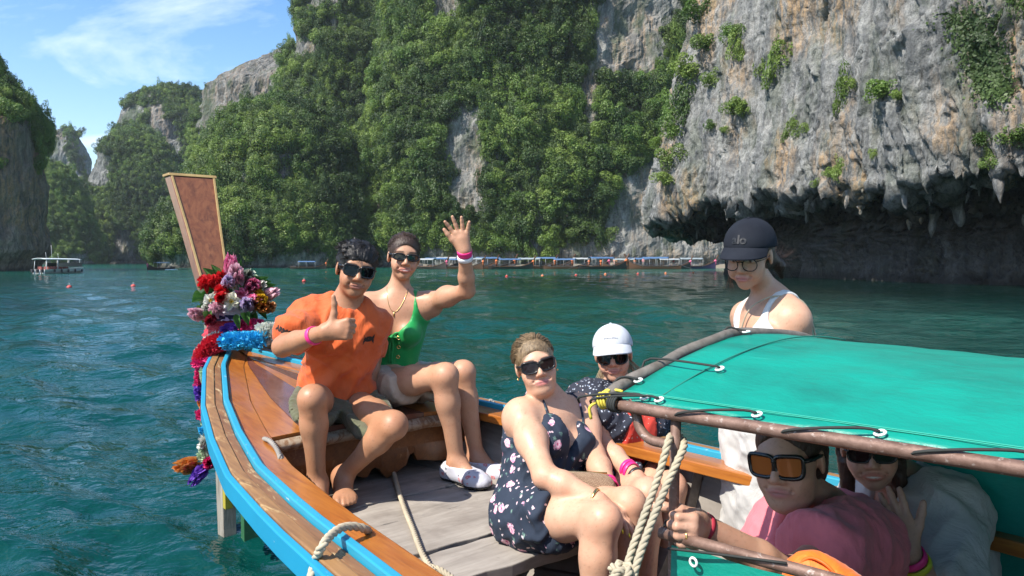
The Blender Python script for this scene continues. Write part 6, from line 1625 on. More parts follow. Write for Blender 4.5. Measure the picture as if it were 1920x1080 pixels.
pw.leg('R', 1.1, (-.6, -.8, 0), (0, 0, 1)); pw.leg('L', 1.1, (-.6, -.8, 0), (0, 0, 1))
pw.hand('L', (-.34, -.86, .14), (-.92, .36, 0), (1.12, 1.12, 1.14, 1.16), .0, (.55, .35, .75, .2, .1, .95), .92, c2=1.15, c3=.75)
pw.hand('R', (-.3, -.6, -.6), (0, -.3, -.9), (.3, .3, .3, .3), .1, (.6, .6, .1))
pw.build_body()
rt = pw.pick('torso', grow=.020) + sleeve(pw, 'L', .60, .080, .098, .03, .016) + sleeve(pw, 'R', .60, .080, .095, .03) + [Ell(at(pw, 1.0, .08), (.058, .08, .115), pw.T, .012, (), True), Cone(pw.J['neck'] - pw.u * .03, pw.J['neck'] + pw.u * .12, .078, .085, .01, neg=True)]
pw.cloth('blouse', rt, M_ROSE, .0075, [(at(pw, -.1), -pw.u)], .022, 6)
pw.cloth('trousers', [p.grow(.014) for p in pw.tags['torso'][:1]] + [p.grow(.014) for k in 'RL' for p in pw.tags['thigh' + k] + pw.tags['shin' + k]], mat('dark_trousers', (.02, .02, .025), .9), .010, [(at(pw, .1), pw.u)], .004)
pw.glasses('square', .0320, .0265, M_LENS_OR, thick=.0052, zc=.002)
pw.hair_cap(M_HAIR_BR, .009, [Ell(pw.hp(0, -.09, -.04), (.055, .04, .07), pw.H, .03)], (0, .100, -.026, .068, .070, .100), (), -.10, .002)
pw.band('wristband', 'L', .95, M_REDCORD, .0285, .006)
def ring(s, sd, fi):
    p0 = s.tips[sd]; mb = MB(); q = [c for c in s.tags['hand' + sd]]; c = q[fi * 4 + 1]; a, b = Vector(c.a), Vector(c.b); ax = (b - a).normalized(); x = ax.orthogonal().normalized(); y = ax.cross(x); m_ = a.lerp(b, .55)
    mb.tube([m_ + (x * math.cos(t) + y * math.sin(t)) * .0102 for t in np.linspace(0, 6.283, 17)], .0022, 5, False); s.sub('ring', mb, M_GOLD)
ring(pw, 'L', 2)

# ---- woman in the white blouse behind her ------------------------------------
J = dict(head=P(1632, 838, 2.029), neck=P(1690, 900, 2.118), pelvis=P(1780, 1180, 2.154), sR=P(1640, 950, 2.207), sL=P(1760, 945, 2.011),
         eL=P(1760, 1130, 1.869), wL=P(1700, 1035, 1.824), eR=P(1640, 1080, 2.181), wR=P(1600, 1130, 2.047),
         hR=P(1740, 1200, 2.189), hL=P(1815, 1200, 2.083), kR=P(1640, 1220, 1.958), kL=P(1690, 1250, 1.824), aR=P(1620, 1440, 1.958), aL=P(1670, 1480, 1.833))
ww = Person('person in a white blouse behind the rose top, hand held at the chin', GRP, J, (.48, .28, .20), 'f', 1.1, (-.40, -.91, .0), (-.10, 0, 1), .92, foot_base(J, .30))
ww.smile = 1; ww.teeth = True
ww.head(1.04, 1.0, 1.04, .8); ww.torso(1.0, 1.0, 1.05, 1.0, .5, 1.0); [ww.arm(k, 1.1) for k in 'RL']
ww.leg('R', 1.05, (-.6, -.8, 0), (0, 0, 1)); ww.leg('L', 1.05, (-.6, -.8, 0), (0, 0, 1))
ww.hand('L', (-.30, .10, .93), (.25, .95, .1), (.22, .25, .28, .3), .10, (.75, .6, .1), .95); ww.hand('R', (-.3, -.6, -.6), (0, -.3, -.9), (.3, .3, .3, .3), .1, (.6, .6, .1))
ww.build_body()
wb = ww.pick('torso', grow=.024) + sleeve(ww, 'L', .85, .085, .105, .03, .02) + sleeve(ww, 'R', .85, .085, .105, .03, .02) + [Ell(at(ww, 1.0, .08), (.055, .08, .12), ww.T, .012, (), True), Cone(ww.J['neck'] - ww.u * .03, ww.J['neck'] + ww.u * .12, .072, .08, .01, neg=True)]
ww.cloth('blouse', wb, M_WHITE, .0085, [(at(ww, -.1), -ww.u)], .028, 6)
ww.cloth('trousers', [p.grow(.014) for p in ww.tags['torso'][:1]] + [p.grow(.014) for k in 'RL' for p in ww.tags['thigh' + k] + ww.tags['shin' + k]], mat('black_trousers', (.015, .015, .018), .9), .010, [(at(ww, .1), ww.u)], .004)
ww.glasses('oval', .030, .020, M_LENS_BR, thick=.0036)
ww.combed(M_HAIR_BR, (0, -.10, -.04), 220, .013, 5)
ww.hair_cap(M_HAIR_BR, .012, [Ell(ww.hp(0, -.09, -.04), (.055, .04, .07), ww.H, .03)] + [Cone(ww.hp(k * .068, -.03, -.02), ww.hp(k * .072, -.02, -.15), .026, .018, .03) for k in (-1, 1)], (0, .100, -.032, .070, .066, .094), (), -.20, .003)
ww.band('wristband', 'L', .90, M_BAND, .036, .010); ww.band('wristband', 'L', .78, M_BANDY, .038, .009)
# =================================================================== offerings on the prow
def two(name, c1, c2, sc=30, rough=.7):
    m = mat(name, c1, rough); t = NT(m); t.color(t.mix(t.ramp(t.noise(t.coord('Object'), sc, 3, .6), [(.35, 0), (.68, 1)]), c1, c2))
    tr = t.n('BsdfTranslucent'); t.t.links.new(t.b.inputs['Base Color'].links[0].from_socket, tr.inputs[0]); mx = t.n('MixShader'); mx.inputs[0].default_value = .2
    t.t.links.new(t.b.outputs[0], mx.inputs[1]); t.t.links.new(tr.outputs[0], mx.inputs[2]); t.t.links.new(mx.outputs[0], t.out.inputs[0]); return m
FC = dict(red=two('red_petal', (.62, .012, .02), (.75, .05, .06)), pink=two('pink_petal', (.72, .13, .32), (.80, .38, .52)), palepink=two('pale_pink_petal', (.76, .42, .52), (.80, .62, .66)), lav=two('lavender_petal', (.55, .44, .66), (.70, .62, .78)), white=two('white_petal', (.74, .74, .70), (.66, .70, .60)),
          purple=two('purple_petal', (.22, .13, .38), (.42, .32, .56)), yellow=two('yellow_petal', (.70, .50, .03), (.60, .36, .02)), orange=two('orange_petal', (.74, .24, .05), (.72, .42, .12)), peach=two('peach_petal', (.76, .36, .16), (.78, .55, .28)), dark=two('crimson_petal', (.32, .01, .03), (.45, .03, .06)),
          leaf=two('green_leaf', (.05, .16, .03), (.11, .24, .06)), lily=two('cream_petal', (.74, .74, .52), (.80, .79, .70)), magenta=two('magenta_petal', (.66, .02, .16), (.75, .06, .25)), blue=two('turquoise_petal', (.01, .34, .66), (.05, .48, .75)), violet=two('violet_petal', (.13, .05, .42), (.22, .10, .55)), mint=two('mint_petal', (.42, .60, .36), (.65, .72, .58)), redf=two('scarlet_fringe', (.58, .015, .03), (.70, .04, .08)), grey=two('sage_petal', (.35, .42, .33), (.50, .55, .48)))
def petal(mb, M, c, ln, wd, lift, curl, cup=.25, point=.0):
    """one petal with length and cup, growing from c along M's y axis"""
    n = 5
    def fn(a, b):
        t = a; y = ln * t; x = (b - .5) * 2; prof = math.sin(math.pi * min(1, t * (.82 + point * .18) + .06)) ** (.7 + point * .6); w = wd * prof
        z = lift * t + curl * t * t + cup * w * (x * x) + .05 * wd * math.sin(6 * t + 3 * x)
        return c + M @ Vector((x * w, y, z))
    mb.grid(fn, n, 4)
def flower(name, c, r, col, par, face, kind='rose', seed=0):
    rs = np.random.RandomState(seed); z = Vector(face).normalized(); x = z.orthogonal().normalized(); y = z.cross(x); B_ = Matrix((x, y, z)).transposed()
    loc = par.matrix_world.translation.copy() if False else Vector(par.location); c = Vector(c) - loc
    mb = MB()
    if kind == 'lily': lay = [(6, 1.0, .34, .12, -.10, .5, 1.0)]
    elif kind == 'rose': lay = [(6, 1.0, .50, .18, .02, .5, 0), (6, .82, .46, .42, .05, .7, 0), (5, .60, .38, .50, .1, .9, 0), (4, .36, .26, .52, .1, 1.1, 0)]
    else: lay = [(9, 1.0, .24, .10, .0, .3, .2), (9, .85, .22, .35, .0, .3, .2), (8, .65, .20, .5, .0, .4, .2), (6, .4, .16, .6, .0, .4, .2)]
    ob0 = None
    for li, (n, ln, wd, lift, curl, cup, pt) in enumerate(lay):
        for i in range(n):
            a = 2 * math.pi * i / n + li * .5 + rs.normal() * .1; k = r * rs.uniform(.88, 1.1)
            Rz = Matrix.Rotation(a, 3, 'Z'); petal(mb, B_ @ Rz, c + z * r * (.06 * li), ln * k, wd * k, lift * k, curl * k, cup / max(r, .01) * .5 * (.6 if kind == 'lily' else 1), pt)
    o = mb.build(name, FC[col], par, True)
    if kind == 'lily':
        sb = MB()
        for i in range(6):
            a = i * 1.05; d = (z + (x * math.cos(a) + y * math.sin(a)) * .35) * r * .45; sb.tube([c, c + d], .0018, 5); sb.blob(c + d, .004, 6, 4)
        sb.build('stamen', FC['yellow'], o, True)
    return o
prow_c = W(-5.02, N0, 1.5)
bq = empty('flower_bouquet', W(-4.98, N0, 1.42), 0, 'bunch of artificial flowers in many colours tied round the wooden prow', 'flower bouquet')
BQ = [(387, 533, 20, 'red', 'carnation', 4.74), (402, 529, 17, 'red', 'carnation', 4.72), (417, 520, 17, 'red', 'carnation', 4.78), (414, 547, 16, 'red', 'carnation', 4.68), (418, 559, 13, 'red', 'rose', 4.66), (433, 514, 15, 'pink', 'rose', 4.80), (443, 526, 18, 'palepink', 'rose', 4.74), (425, 534, 13, 'lav', 'rose', 4.70), (460, 520, 14, 'grey', 'rose', 4.80),
      (471, 537, 16, 'pink', 'rose', 4.76), (453, 552, 17, 'pink', 'carnation', 4.66), (469, 563, 11, 'pink', 'rose', 4.66), (434, 566, 22, 'lily', 'lily', 4.60), (463, 573, 15, 'lav', 'rose', 4.62), (483, 553, 14, 'yellow', 'carnation', 4.70), (485, 566, 15, 'yellow', 'rose', 4.66), (489, 576, 13, 'orange', 'rose', 4.66), (503, 579, 13, 'peach', 'rose', 4.70), (495, 557, 12, 'palepink', 'rose', 4.76),
      (396, 563, 17, 'white', 'lily', 4.66), (410, 556, 13, 'white', 'carnation', 4.68), (408, 581, 18, 'palepink', 'carnation', 4.62), (378, 592, 14, 'palepink', 'rose', 4.66), (398, 597, 12, 'dark', 'rose', 4.62), (388, 578, 12, 'white', 'carnation', 4.66), (480, 540, 10, 'white', 'rose', 4.80), (440, 541, 9, 'white', 'lily', 4.70), (476, 524, 9, 'mint', 'carnation', 4.84), (450, 575, 10, 'white', 'carnation', 4.64), (474, 580, 10, 'grey', 'carnation', 4.66)]
bc = P(440, 560, 5.05)
for i, (u, v, r, col, kd, d) in enumerate(BQ):
    p = P(u, v, d); fc = (p - bc).normalized() * .75 + Vector((.25, -.8, .28)) + Vector(np.random.RandomState(i).normal(size=3)) * .22
    flower(dict(lily='lily', rose='rose', carnation='carnation')[kd], p, r * d / FPX * .92, col, bq, fc, kd, i)
rs = np.random.RandomState(12)
for i in range(46):
    t = rs.rand() * 6.28; rr = rs.uniform(.1, 1.0) ** .6; u = 441 + math.cos(t) * 62 * rr; v = 556 + math.sin(t) * 44 * rr
    if i < 3: u, v = [(392, 584), (443, 590), (461, 587)][i]
    d = 4.60 if i < 3 else 4.78 + .1 * (1 - rr); p = P(u, v, d) - Vector(bq.location); mb = MB(); y = Vector((math.cos(t) * (.9 if i > 2 else .3), -.35, -math.sin(t) if i > 2 else -.8)).normalized(); z = Vector((.2, -.9, .4)); z = (z - y * z.dot(y)).normalized(); x = y.cross(z)
    petal(mb, Matrix((x, y, z)).transposed(), p, rs.uniform(.07, .11), rs.uniform(.020, .034), .0, -.02, 3, .6); mb.build('leaf', FC['leaf'], bq, True)
mb = MB(); mb.blob(W(-5.06, N0, 1.55) - Vector(bq.location), (.15, .15, .13), 14, 9); mb.build('stems', mat('dark_stems', (.03, .06, .025), .9), bq, True)

# striped cloth bound round the stem below the flowers
def sash():
    q_ = P(443, 655, 4.84); S0 = Vector((q_.x, q_.y, 1.17)); e = empty('prow_sash', S0, BROT, 'red, white and blue cloth bound round the prow under the flowers', 'cloth')
    bands = [(.0, .62, (.50, .012, .035)), (.62, .76, (.02, .018, .09)), (.76, 1.0, (.62, .60, .66))]
    for i, (t0, t1, c) in enumerate(bands):
        m = cloth_mat('sash_cloth', c, tuple(x * .8 for x in c), .6, 700, 14, .5); mb = MB()
        def fn(a, b):
            t = t0 + (t1 - t0) * b; th = a * 2 * math.pi; k = 1 - .42 * t ** 1.8
            w = .013 * math.sin(5 * t * 9 + 2 * math.sin(th)) * .5 + .006 * math.sin(th * 7 + t * 20)
            tilt = .05 * math.cos(th + .6)
            return ((.165 * k + w) * math.cos(th) + (.012 if i == 1 else 0) * math.cos(th), (.215 * k + w) * math.sin(th) + (.012 if i == 1 else 0) * math.sin(th), .02 + .255 * t + tilt)
        mb.grid(fn, 60, 14); mb.build('cloth_band', m, e, True)
sash()

# fringed garland: tubes of folded paper petals, then a hanging string of blossoms
gl = empty('flower_garland', W(-4.72, N0 - .1, 1.24), 0, 'long fringed garland of red, blue and white paper hanging off the bow', 'garland')
def fringe(pts, r, col, n, seed, name='fringe', ps=.020):
    rs = np.random.RandomState(seed); q = spline([Vector(p) - Vector(gl.location) for p in pts], 8); mb = MB(); mb.tube(q, r * .62, 9)
    for _ in range(n):
        k = rs.randint(0, len(q) - 1); p = q[k].lerp(q[k + 1], rs.rand()); t = (q[k + 1] - q[k]).normalized(); d = Vector(rs.normal(size=3)); d = (d - t * d.dot(t)).normalized(); d = (d + t * rs.normal() * .35).normalized(); s = t.cross(d).normalized() if rs.rand() < .5 else t
        L_ = r * rs.uniform(.85, 1.12); w = ps * rs.uniform(.3, .6); a = p + d * r * .4; b = p + d * L_
        mb.add([a - s * w * .4, b - s * w + d * rs.normal() * .003, b + s * w, a + s * w * .4], [(0, 1, 2, 3)])
    return mb.build(name, FC[col], gl, False)
dd = 4.50
fringe([P(422, 640, dd - .02), P(450, 638, dd - .05), P(491, 636, dd - .08)], .052, 'blue', 900, 1); fringe([P(489, 626, dd + .0), P(505, 625, dd), P(522, 624, dd + .02)], .066, 'white', 900, 2)
fringe([P(417, 622, dd + .12), P(435, 615, dd + .14), P(455, 612, dd + .16)], .036, 'violet', 450, 3); fringe([P(454, 611, dd + .14), P(472, 609, dd + .14), P(491, 610, dd + .12)], .038, 'magenta', 500, 4)
fringe([P(418, 640, dd + .02), P(400, 646, dd + .02), P(386, 660, dd + .02), P(380, 676, dd)], .060, 'redf', 1100, 5); fringe([P(408, 633, dd + .1), P(392, 643, dd + .1), P(380, 662, dd + .1), P(377, 676, dd + .1)], .050, 'white', 300, 6); fringe([P(416, 633, dd + .12), P(404, 637, dd + .12)], .036, 'yellow', 120, 7)
fringe([P(367, 680, dd), P(378, 681, dd - .04), P(392, 678, dd - .02)], .036, 'magenta', 420, 8)
fringe([P(376, 690, dd), P(374, 705, dd), P(373, 722, dd)], .030, 'magenta', 320, 9); fringe([P(389, 688, dd), P(390, 700, dd), P(389, 712, dd)], .036, 'redf', 320, 10); fringe([P(381, 690, dd - .05), P(382, 705, dd - .05), P(384, 716, dd - .05)], .022, 'mint', 260, 11); fringe([P(390, 715, dd - .03), P(389, 735, dd - .03), P(388, 756, dd - .03)], .022, 'white', 300, 12)
fringe([P(374, 724, dd), P(375, 737, dd), P(378, 748, dd)], .032, 'violet', 320, 13); fringe([P(378, 750, dd), P(379, 757, dd)], .026, 'orange', 160, 14); fringe([P(380, 758, dd), P(382, 766, dd)], .022, 'peach', 120, 15)
fringe([P(376, 777, dd), P(384, 778, dd - .02), P(387, 779, dd)], .036, 'magenta', 360, 16); fringe([P(381, 790, dd), P(381, 795, dd)], .016, 'mint', 90, 17); fringe([P(382, 803, dd), P(383, 809, dd)], .030, 'blue', 220, 18)
fringe([P(380, 829, dd), P(386, 831, dd)], .042, 'white', 360, 19); fringe([P(382, 842, dd), P(384, 850, dd), P(386, 864, dd)], .030, 'mint', 320, 20); fringe([P(376, 852, dd), P(377, 860, dd)], .022, 'mint', 150, 21)
flower('blossom', P(368, 872, dd), .050, 'orange', gl, (-.2, -.9, .2), 'rose', 50); flower('blossom', P(383, 877, dd - .03), .044, 'violet', gl, (0, -.9, -.2), 'rose', 51); flower('blossom', P(395, 867, dd), .040, 'magenta', gl, (.3, -.9, .2), 'rose', 52)
mb = MB(); mb.tube([P(381, 760, dd) - Vector(gl.location), P(382, 800, dd) - Vector(gl.location), P(383, 868, dd) - Vector(gl.location)], .004, 5); mb.build('string', FC['white'], gl, True)

# =================================================================== bag on the lap, life jacket
def bag():
    c = P(1088, 918, 2.58); e = empty('woven_bag', c, 0, 'small tan woven bag lying in the lap of the floral romper', 'bag')
    m = mat('woven_straw', (.36, .24, .15), .9); t = NT(m); b1 = t.n('TexBrick'); t.t.links.new(t.coord('Object', (14, 14, 22)), b1.inputs[0]); b1.inputs['Color1'].default_value = (.42, .29, .19, 1); b1.inputs['Color2'].default_value = (.30, .19, .12, 1); b1.inputs['Mortar'].default_value = (.13, .08, .05, 1); b1.inputs['Scale'].default_value = 6; b1.inputs['Mortar Size'].default_value = .03
    t.color(b1.outputs[0]); t.normal(t.bump(b1.outputs['Fac'], .8, .004)); mb = MB()
    Fm = frame((.15, -.8, .5), (0, .45, .8))
    def fn(a, b):
        th = a * 2 * math.pi; ph = b * math.pi; e_ = .55
        sx, cx = math.sin(ph), math.cos(ph)
        f = lambda q, p_: math.copysign(abs(q) ** p_, q)
        return Fm @ Vector((.125 * f(math.cos(th), e_) * f(sx, e_), .028 * f(math.sin(th), e_) * f(sx, e_), -.060 * f(cx, e_)))
    mb.grid(fn, 32, 16); mb.build('pouch', m, e, True)
    z = MB(); z.tube([Fm @ Vector((x, 0, .0605)) for x in (-.10, 0, .10)], .004, 6); z.build('zip', M_GOLD, e, True)
bag()
def jacket():
    c = P(1530, 1068, 1.44); m = cloth_mat('orange_life_jacket_cloth', (.78, .17, .012), (.70, .13, .01), .6, 500, 12, .5)
    o = [Ell(P(1518, 1072, 1.42), (.036, .026, .034), None, .04), Ell(P(1548, 1090, 1.40), (.042, .030, .036), None, .04), Ell(P(1590, 1125, 1.36), (.045, .035, .045), None, .04), Ell(P(1512, 1105, 1.42), (.04, .035, .04), None, .04)]
    v, f = surface(o, .006); v = relax(v, f, 2, .5); n = vnormals(v, f); v = v + n * (.006 * fbm(v[:, 0] * 18, v[:, 1] * 18, v[:, 2] * 18, 3, .5, True))[:, None]
    e = empty('life_jacket', c, 0, 'bright orange life jacket lying inside the awning rail', 'life jacket'); mesh_obj('float_panel', v - V3(c), f, m, e)
    pts = [P(1494, 1060, 1.405), P(1518, 1046, 1.395), P(1545, 1056, 1.375), P(1570, 1080, 1.36)]
    mb = MB(); mb.tube(spline([p - c for p in pts], 5), .0035, 5); mb.build('piping', mat('orange_piping', (.7, .12, .01), .6), e, True)
jacket()

# =================================================================== boats, buoys and bathers far off
M_HB = wood_mat('far_hull_wood', (.10, .045, .02), (.07, .03, .015), (.05, .025, .012), .6, scale=(1, 6, 6)); M_HD = wood_mat('far_dark_hull', (.05, .035, .028), (.035, .028, .022), (.02, .02, .02), .6, scale=(1, 6, 6)); M_PURP = mat('far_purple_hull', (.06, .035, .09), .6)
M_FO = mat('orange_ribbon', (.62, .16, .05), .8); M_FP = mat('pink_ribbon', (.62, .12, .22), .8); M_AW = mat('white_awning', (.30, .32, .33), .8); M_AB = mat('blue_awning', (.05, .11, .22), .8); M_AG = mat('grey_awning', (.20, .24, .26), .8); M_PIPE = mat('steel_post', (.35, .36, .36), .5)
def longtail_far(name, hull_m, aw_m, rib_m, label, grp_, L_=9.5):
    e = empty(name, (0, 0, 0), 0, label, 'boat', grp_)
    n = 26; mb = MB()
    def hf(x): return .80 * max(.02, 1 - ((abs(x - .42)) / (.62 if x > .42 else .50)) ** 2.4) ** .8
    def sh(x): return .50 + 1.1 * max(0, (x - .62) / .38) ** 2.0 + .18 * max(0, (.18 - x) / .18)
    def fn(a, b):
        x = a; t = b * 2 - 1; w = hf(x) * (abs(t) ** .6) * math.copysign(1, t); z = -.25 + (sh(x) + .25) * abs(t) ** 2.2; return (L_ * (x - .5), w, z)
    mb.grid(fn, n, 12); mb.build('hull', hull_m, e, True)
    mb = MB()
    for sd in (-1, 1): mb.tube([(L_ * (a - .5), sd * hf(a), sh(a) + .02) for a in np.linspace(.02, .98, 22)], .05, 6)
    mb.build('gunwale', M_HB if hull_m is not M_HB else M_HD, e, True)
    mb = MB(); x0 = L_ * .48; mb.tube([(x0 - .1, 0, 1.2), (x0 + .35, 0, 2.0), (x0 + .75, 0, 2.75)], [.10, .13, .17], 6); mb.build('prow_board', M_HB, e, False)
    mb = MB(); mb.tube([(x0 + .02, 0, 1.35), (x0 + .25, 0, 1.75)], [.26, .24], 9)
    for k in range(5): a = k * 1.25; mb.tube([(x0 + .1 + .15 * math.cos(a), .18 * math.sin(a), 1.45), (x0 + .1 + .2 * math.cos(a), .22 * math.sin(a), .7 - .1 * (k % 2))], [.06, .03], 5)
    mb.build('ribbon', rib_m, e, True)
    mb = MB(); mb.grid(lambda a, b: (-2.6 + 4.6 * a, (b - .5) * 1.7, 1.90 + .30 * math.sin(b * math.pi) + .02 * math.sin(a * 20)), 12, 8); o = mb.build('awning', aw_m, e, True); sm = o.modifiers.new('t', 'SOLIDIFY'); sm.thickness = .04
    for x in (-2.5, -.4, 1.9):
        for y in (-.8, .8): mb = MB(); mb.tube([(x, y * .92, .4), (x, y, 1.88)], .03, 5); mb.build('awning_post', M_PIPE, e, True)
    mb = MB(); mb.box((-3.6, 0, .75), (.7, .35, .4)); mb.tube([(-3.3, 0, .85), (-4.6, .1, .75), (-6.6, .25, .1)], .04, 5); mb.tube([(-3.5, 0, .9), (-2.8, .05, 1.2)], .03, 5); mb.build('engine', mat('far_engine', (.05, .05, .055), .5), e, False)
    mb = MB()
    for x in (-1.8, -.9, 0, .9): mb.box((x, 0, .35), (.25, 1.2, .05))
    mb.build('bench', M_HB, e, False)
    return e
kinds = [(M_HB, M_AB, M_FO), (M_HD, M_AW, M_FP), (M_HB, M_AG, M_FO), (M_HD, M_AB, M_FO), (M_PURP, M_AG, M_FP)]
row = [(800, 503, -25, 1), (822, 503, -12, 3), (842, 503, -30, 1), (866, 503, -20, 0), (890, 503, -24, 2), (918, 503, 4, 0), (958, 503, 12, 3), (996, 502, -14, 2), (1030, 503, -28, 3), (1062, 503, -16, 0), (1098, 503, 6, 1), (1130, 502, 20, 3), (1168, 503, 160, 2), (1196, 503, 158, 0), (1226, 503, 164, 0), (1256, 503, 14, 1), (1298, 503, 4, 4)]
colr = ['blue awning and orange ribbons', 'white awning and pink ribbons', 'grey awning and orange ribbons', 'dark hull under a blue awning', 'purple hull and grey awning']
proto = {}
SPOT = ['nearest the waving hand', 'left of the waving arm', 'behind the waving arm', 'half hidden by the waving arm', 'just right of the raised hand', 'bow pointing right over open water', 'before the dark rock cleft', 'below the hanging green bushes', 'under the middle sea caves', 'left of the largest sea cave', 'in front of the largest sea cave', 'right of the sea cave', 'first of three close bows', 'middle of three close bows', 'last of three close bows', 'behind the person in dark cap', 'beside the dark rock pillar']
for i, (u, v, rot, k) in enumerate(row):
    d = 148 + (i * 37 % 11) * .8; p = P(u, v, d); lab = f'moored longtail boat, {colr[k]}, {SPOT[i]}'
    if k not in proto: e = proto[k] = longtail_far('longtail_boat', *kinds[k], lab, 'longtail boats moored along the cliff')
    else: e = copy_tree(proto[k]); e['label'] = lab
    e.location = (p.x, p.y, .0); e.rotation_euler = (R((i * 7 % 5) - 2) * .4, 0, R(rot)); s = .98 + .07 * (i % 3); e.scale = (s, s, s)
lone = copy_tree(proto[3]); p = P(578, 503, 150); lone.location = (p.x, p.y, 0); lone.rotation_euler = (0, 0, R(8)); lone.scale = (.75,) * 3; lone['label'] = 'lone dark longtail boat lying off the spur, left of the orange shirt'; del lone['group']
# speedboat seen from its quarter, a small longtail coming in, a white launch
def speedboat(name, loc, rot, s, label, cabin=True):
    e = empty(name, loc, rot, label, 'boat'); mw = mat('white_gelcoat', (.62, .63, .62), .35); md = mat('dark_interior', (.03, .03, .035), .7)
    mb = MB()
    def fn(a, b):
        t = b * 2 - 1; w = 1.55 * (1 - max(0, (a - .55) / .45) ** 2.2) + .02; z = -.3 + (1.05 + .35 * a * a) * abs(t) ** 1.5; return (-5 + 10 * a, w * abs(t) ** .55 * math.copysign(1, t), z)
    mb.grid(fn, 24, 12); mb.build('hull', mw, e, True)
    mb = MB(); mb.grid(lambda a, b: (-5, (b - .5) * 3.0, -.3 + 1.0 * a), 2, 4); mb.build('transom', mw, e, False)
    mb = MB(); mb.box((-.4, 0, .45), (8.6, 2.7, .06)); mb.build('deck', mw, e, False)
    if cabin:
        mb = MB(); mb.grid(lambda a, b: (-4.9 + 8.2 * a, (b - .5) * (3.2 - .5 * a), 2.62 + .2 * math.sin(b * math.pi) - .10 * a * a), 14, 8); o = mb.build('roof', mat('pale_roof', (.50, .55, .56), .5), e, True); q = o.modifiers.new('t', 'SOLIDIFY'); q.thickness = .10
        for x in (-4.6, -2.2, .2, 2.6):
            for y in (-1.45, 1.45): mb = MB(); mb.tube([(x, y, .6), (x + .2, y * .95, 2.62)], .06, 5); mb.build('roof_post', mw, e, True)
        for y in (-1.48, 1.48): mb = MB(); mb.box((.6, y, 1.55), (5.2, .04, .75)); mb.build('side_window', mat('tinted_glass', (.03, .05, .055), .1), e, False)
        for i in range(4):
            for y in (-.8, .8): mb = MB(); mb.box((-3.8 + i * 1.3, y, .85), (.5, .9, .75)); mb.build('seat', mat('red_seat', (.22, .06, .05), .7), e, False, bevel=.05)
        for y in (-1.1, 0, 1.1): mb = MB(); mb.box((-5.25, y, .45), (.45, .35, .6)); mb.box((-5.3, y, -.1), (.2, .12, .7)); mb.build('outboard_engine', md, e, False, bevel=.04)
        for x, h in ((-3.2, 1.1), (-2.0, 2.4), (-.6, .9)): mb = MB(); mb.tube([(x, .1, 2.7), (x - .1, .1, 2.8 + h)], .025, 5); mb.build('antenna', mw, e, True)
        for i in range(5): mb = MB(); mb.blob((-3 + i * 1.5, -1.62, .45), (.16, .16, .35), 8, 6); mb.build('fender', md, e, True)
    else:
        mb = MB(); mb.grid(lambda a, b: (-2.8 + 4.6 * a, (b - .5) * 2.2, 1.95 + .12 * math.sin(b * math.pi)), 8, 6); o = mb.build('roof', mw, e, True); q = o.modifiers.new('t', 'SOLIDIFY'); q.thickness = .08
        for x in (-2.6, 1.5):
            for y in (-1, 1): mb = MB(); mb.tube([(x, y, .6), (x, y, 1.95)], .05, 5); mb.build('roof_post', mw, e, True)
        mb = MB(); mb.box((.2, 0, 1.0), (1.4, 1.6, .8)); mb.build('console', mw, e, False, bevel=.08)
    e.scale = (s, s, s); return e
p = P(116, 512, 101); speedboat('speedboat', (p.x, p.y, .05), R(74), .72, 'white roofed speedboat crossing in front of the dark left cliff')
p = P(336, 500, 200); speedboat('motor_launch', (p.x, p.y, 0), R(172), .62, 'small white launch close to the wooden prow', False)
sl = copy_tree(proto[1]); p = P(302, 505, 140); sl.location = (p.x, p.y, 0); sl.rotation_euler = (0, 0, R(-112)); sl.scale = (.66,) * 3; sl['label'] = 'small dark longtail boat coming in, left of the white launch'; del sl['group']
# wakes: pale churned water just above the surface
def wake(u0, u1, v, d, w, label):
    rs = np.random.RandomState(int(u0)); mb = MB(); n = 40
    for i in range(n):
        t = rs.rand(); c = P(u0 + (u1 - u0) * t, v, d); c.z = .05; r = w * rs.uniform(.15, .5); mb.blob((c.x, c.y + rs.normal() * w, .03), (r * 2.2, r, .05 + .06 * rs.rand()), 7, 4)
    o = mb.build('wake', mat('white_foam', (.55, .62, .62), .8), None, True); tag(o, label, 'foam', None, 'stuff')
wake(75, 92, 513, 99, .5, 'white wash behind the speedboat'); wake(312, 330, 505, 139, .45, 'white wash behind the small longtail')
m_b = mat('red_buoy', (.50, .06, .05), .5); m_b2 = mat('orange_buoy', (.66, .20, .08), .5)
BU = [(130, 540, 'red'), (250, 538, 'red'), (570, 528, 'red'), (950, 519, 'red'), (1017, 518, 'o'), (1080, 517, 'red'), (1135, 515, 'o'), (1196, 514, 'red'), (1248, 513, 'o'), (1300, 512, 'o')]
LB = ['red buoy floating off the speedboat, leftmost of all', 'red buoy floating left of the prow', 'red buoy floating left of the orange shirt', 'red buoy right of the waving arm, first of the line', 'orange buoy second in the line right of the waving arm', 'red buoy third in the line off the moored boats', 'orange buoy in the middle of the line off the moored boats', 'red buoy left of the last orange ones', 'orange buoy last but one before the dark pillar', 'orange buoy nearest the dark rock pillar']
pb = None
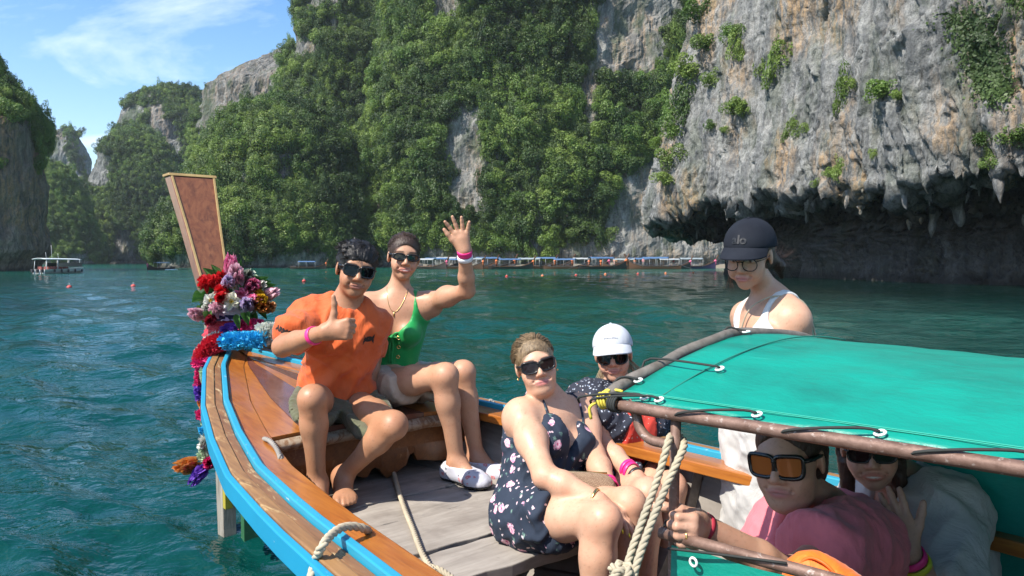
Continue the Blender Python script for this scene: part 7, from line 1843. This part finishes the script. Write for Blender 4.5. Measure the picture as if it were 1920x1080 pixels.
for (u, v, k), lb in zip(BU, LB):
    d = FPX * CAM_H / (v - HORIZON); p = P(u, v, d)
    if pb is None:
        pb = empty('buoy', (p.x, p.y, 0), 0, lb, 'buoy', 'mooring buoys'); mb = MB(); mb.blob((0, 0, .05), (.16, .16, .13), 14, 9); b = mb.build('float', m_b, pb, True); mb = MB(); mb.tube([(0, 0, .16), (0, 0, .22)], .02, 7); mb.tube([(math.cos(t) * .05, 0, .25 + math.sin(t) * .05) for t in np.linspace(0, 6.28, 9)], .012, 5, False); mb.build('eye', M_PIPE, pb, True); e = pb
    else: e = copy_tree(pb); e.location = (p.x, p.y, 0); e['label'] = lb
    if k == 'o':
        for ch in e.children:
            if ch.name.startswith('float'): ch.data = ch.data.copy(); ch.data.materials[0] = m_b2
# far-off people standing on the bows
far_c = [((.62, .18, .06), 'orange'), ((.55, .10, .16), 'pink'), ((.5, .25, .12), 'tan'), ((.6, .08, .12), 'red')]
FP = [(1155, 488, 155, 0, 2, 'far-off person in tan standing on a bow, left of the other bathers'), (1190, 495, 152, 0, 0, 'far-off person in orange standing among the three bows'), (1263, 490, 153, 1, 3, 'far-off person in red standing on a boat left of the rock pillar'), (1206, 495, 152, 1, 1, 'far-off person in pink at the right of the three bows')]
for i, (u, v, d, side_, ci, lb) in enumerate(FP):
    b = P(u, v, d); z0 = .62; e = empty('person', (b.x, b.y, z0), 0, lb, 'person', 'people on the moored boats'); q = lambda x, y, z: (b.x + x, b.y + y, z0 + z)
    pr = [Ell(q(0, 0, 1.58), (.10, .11, .13), None, .03), Cone(q(0, 0, 1.35), q(0, 0, 1.5), .06, .055, .05), Ell(q(0, 0, 1.15), (.19, .13, .28), None, .06), Ell(q(0, 0, .9), (.17, .13, .16), None, .06)]
    for sx in (-1, 1): pr += [Cone(q(.08 * sx, 0, .85), q(.10 * sx, -.02, .45), .085, .06, .04), Cone(q(.10 * sx, -.02, .45), q(.10 * sx, .02, .05), .06, .045, .03), Cone(q(.10 * sx, 0, .04), q(.10 * sx, -.12, .03), .045, .035, .03), Cone(q(.19 * sx, 0, 1.34), q(.27 * sx, -.02, 1.08), .055, .045, .04), Cone(q(.27 * sx, -.02, 1.08), q(.22 * sx, -.12, .86), .042, .04, .03)]
    vv, ff = surface(pr, .035); o = mesh_obj('body', vv - V3((b.x, b.y, z0)), ff, M_SKIN, e); set_color(o, np.tile(np.array((.42, .23, .14), np.float32), (len(vv), 1)))
    cl = [x.grow(.03) for x in pr[2:4]]; vv, ff = surface(cl, .04); mesh_obj('clothes', vv - V3((b.x, b.y, z0)), ff, mat('far_cloth', far_c[ci][0], .8), e)
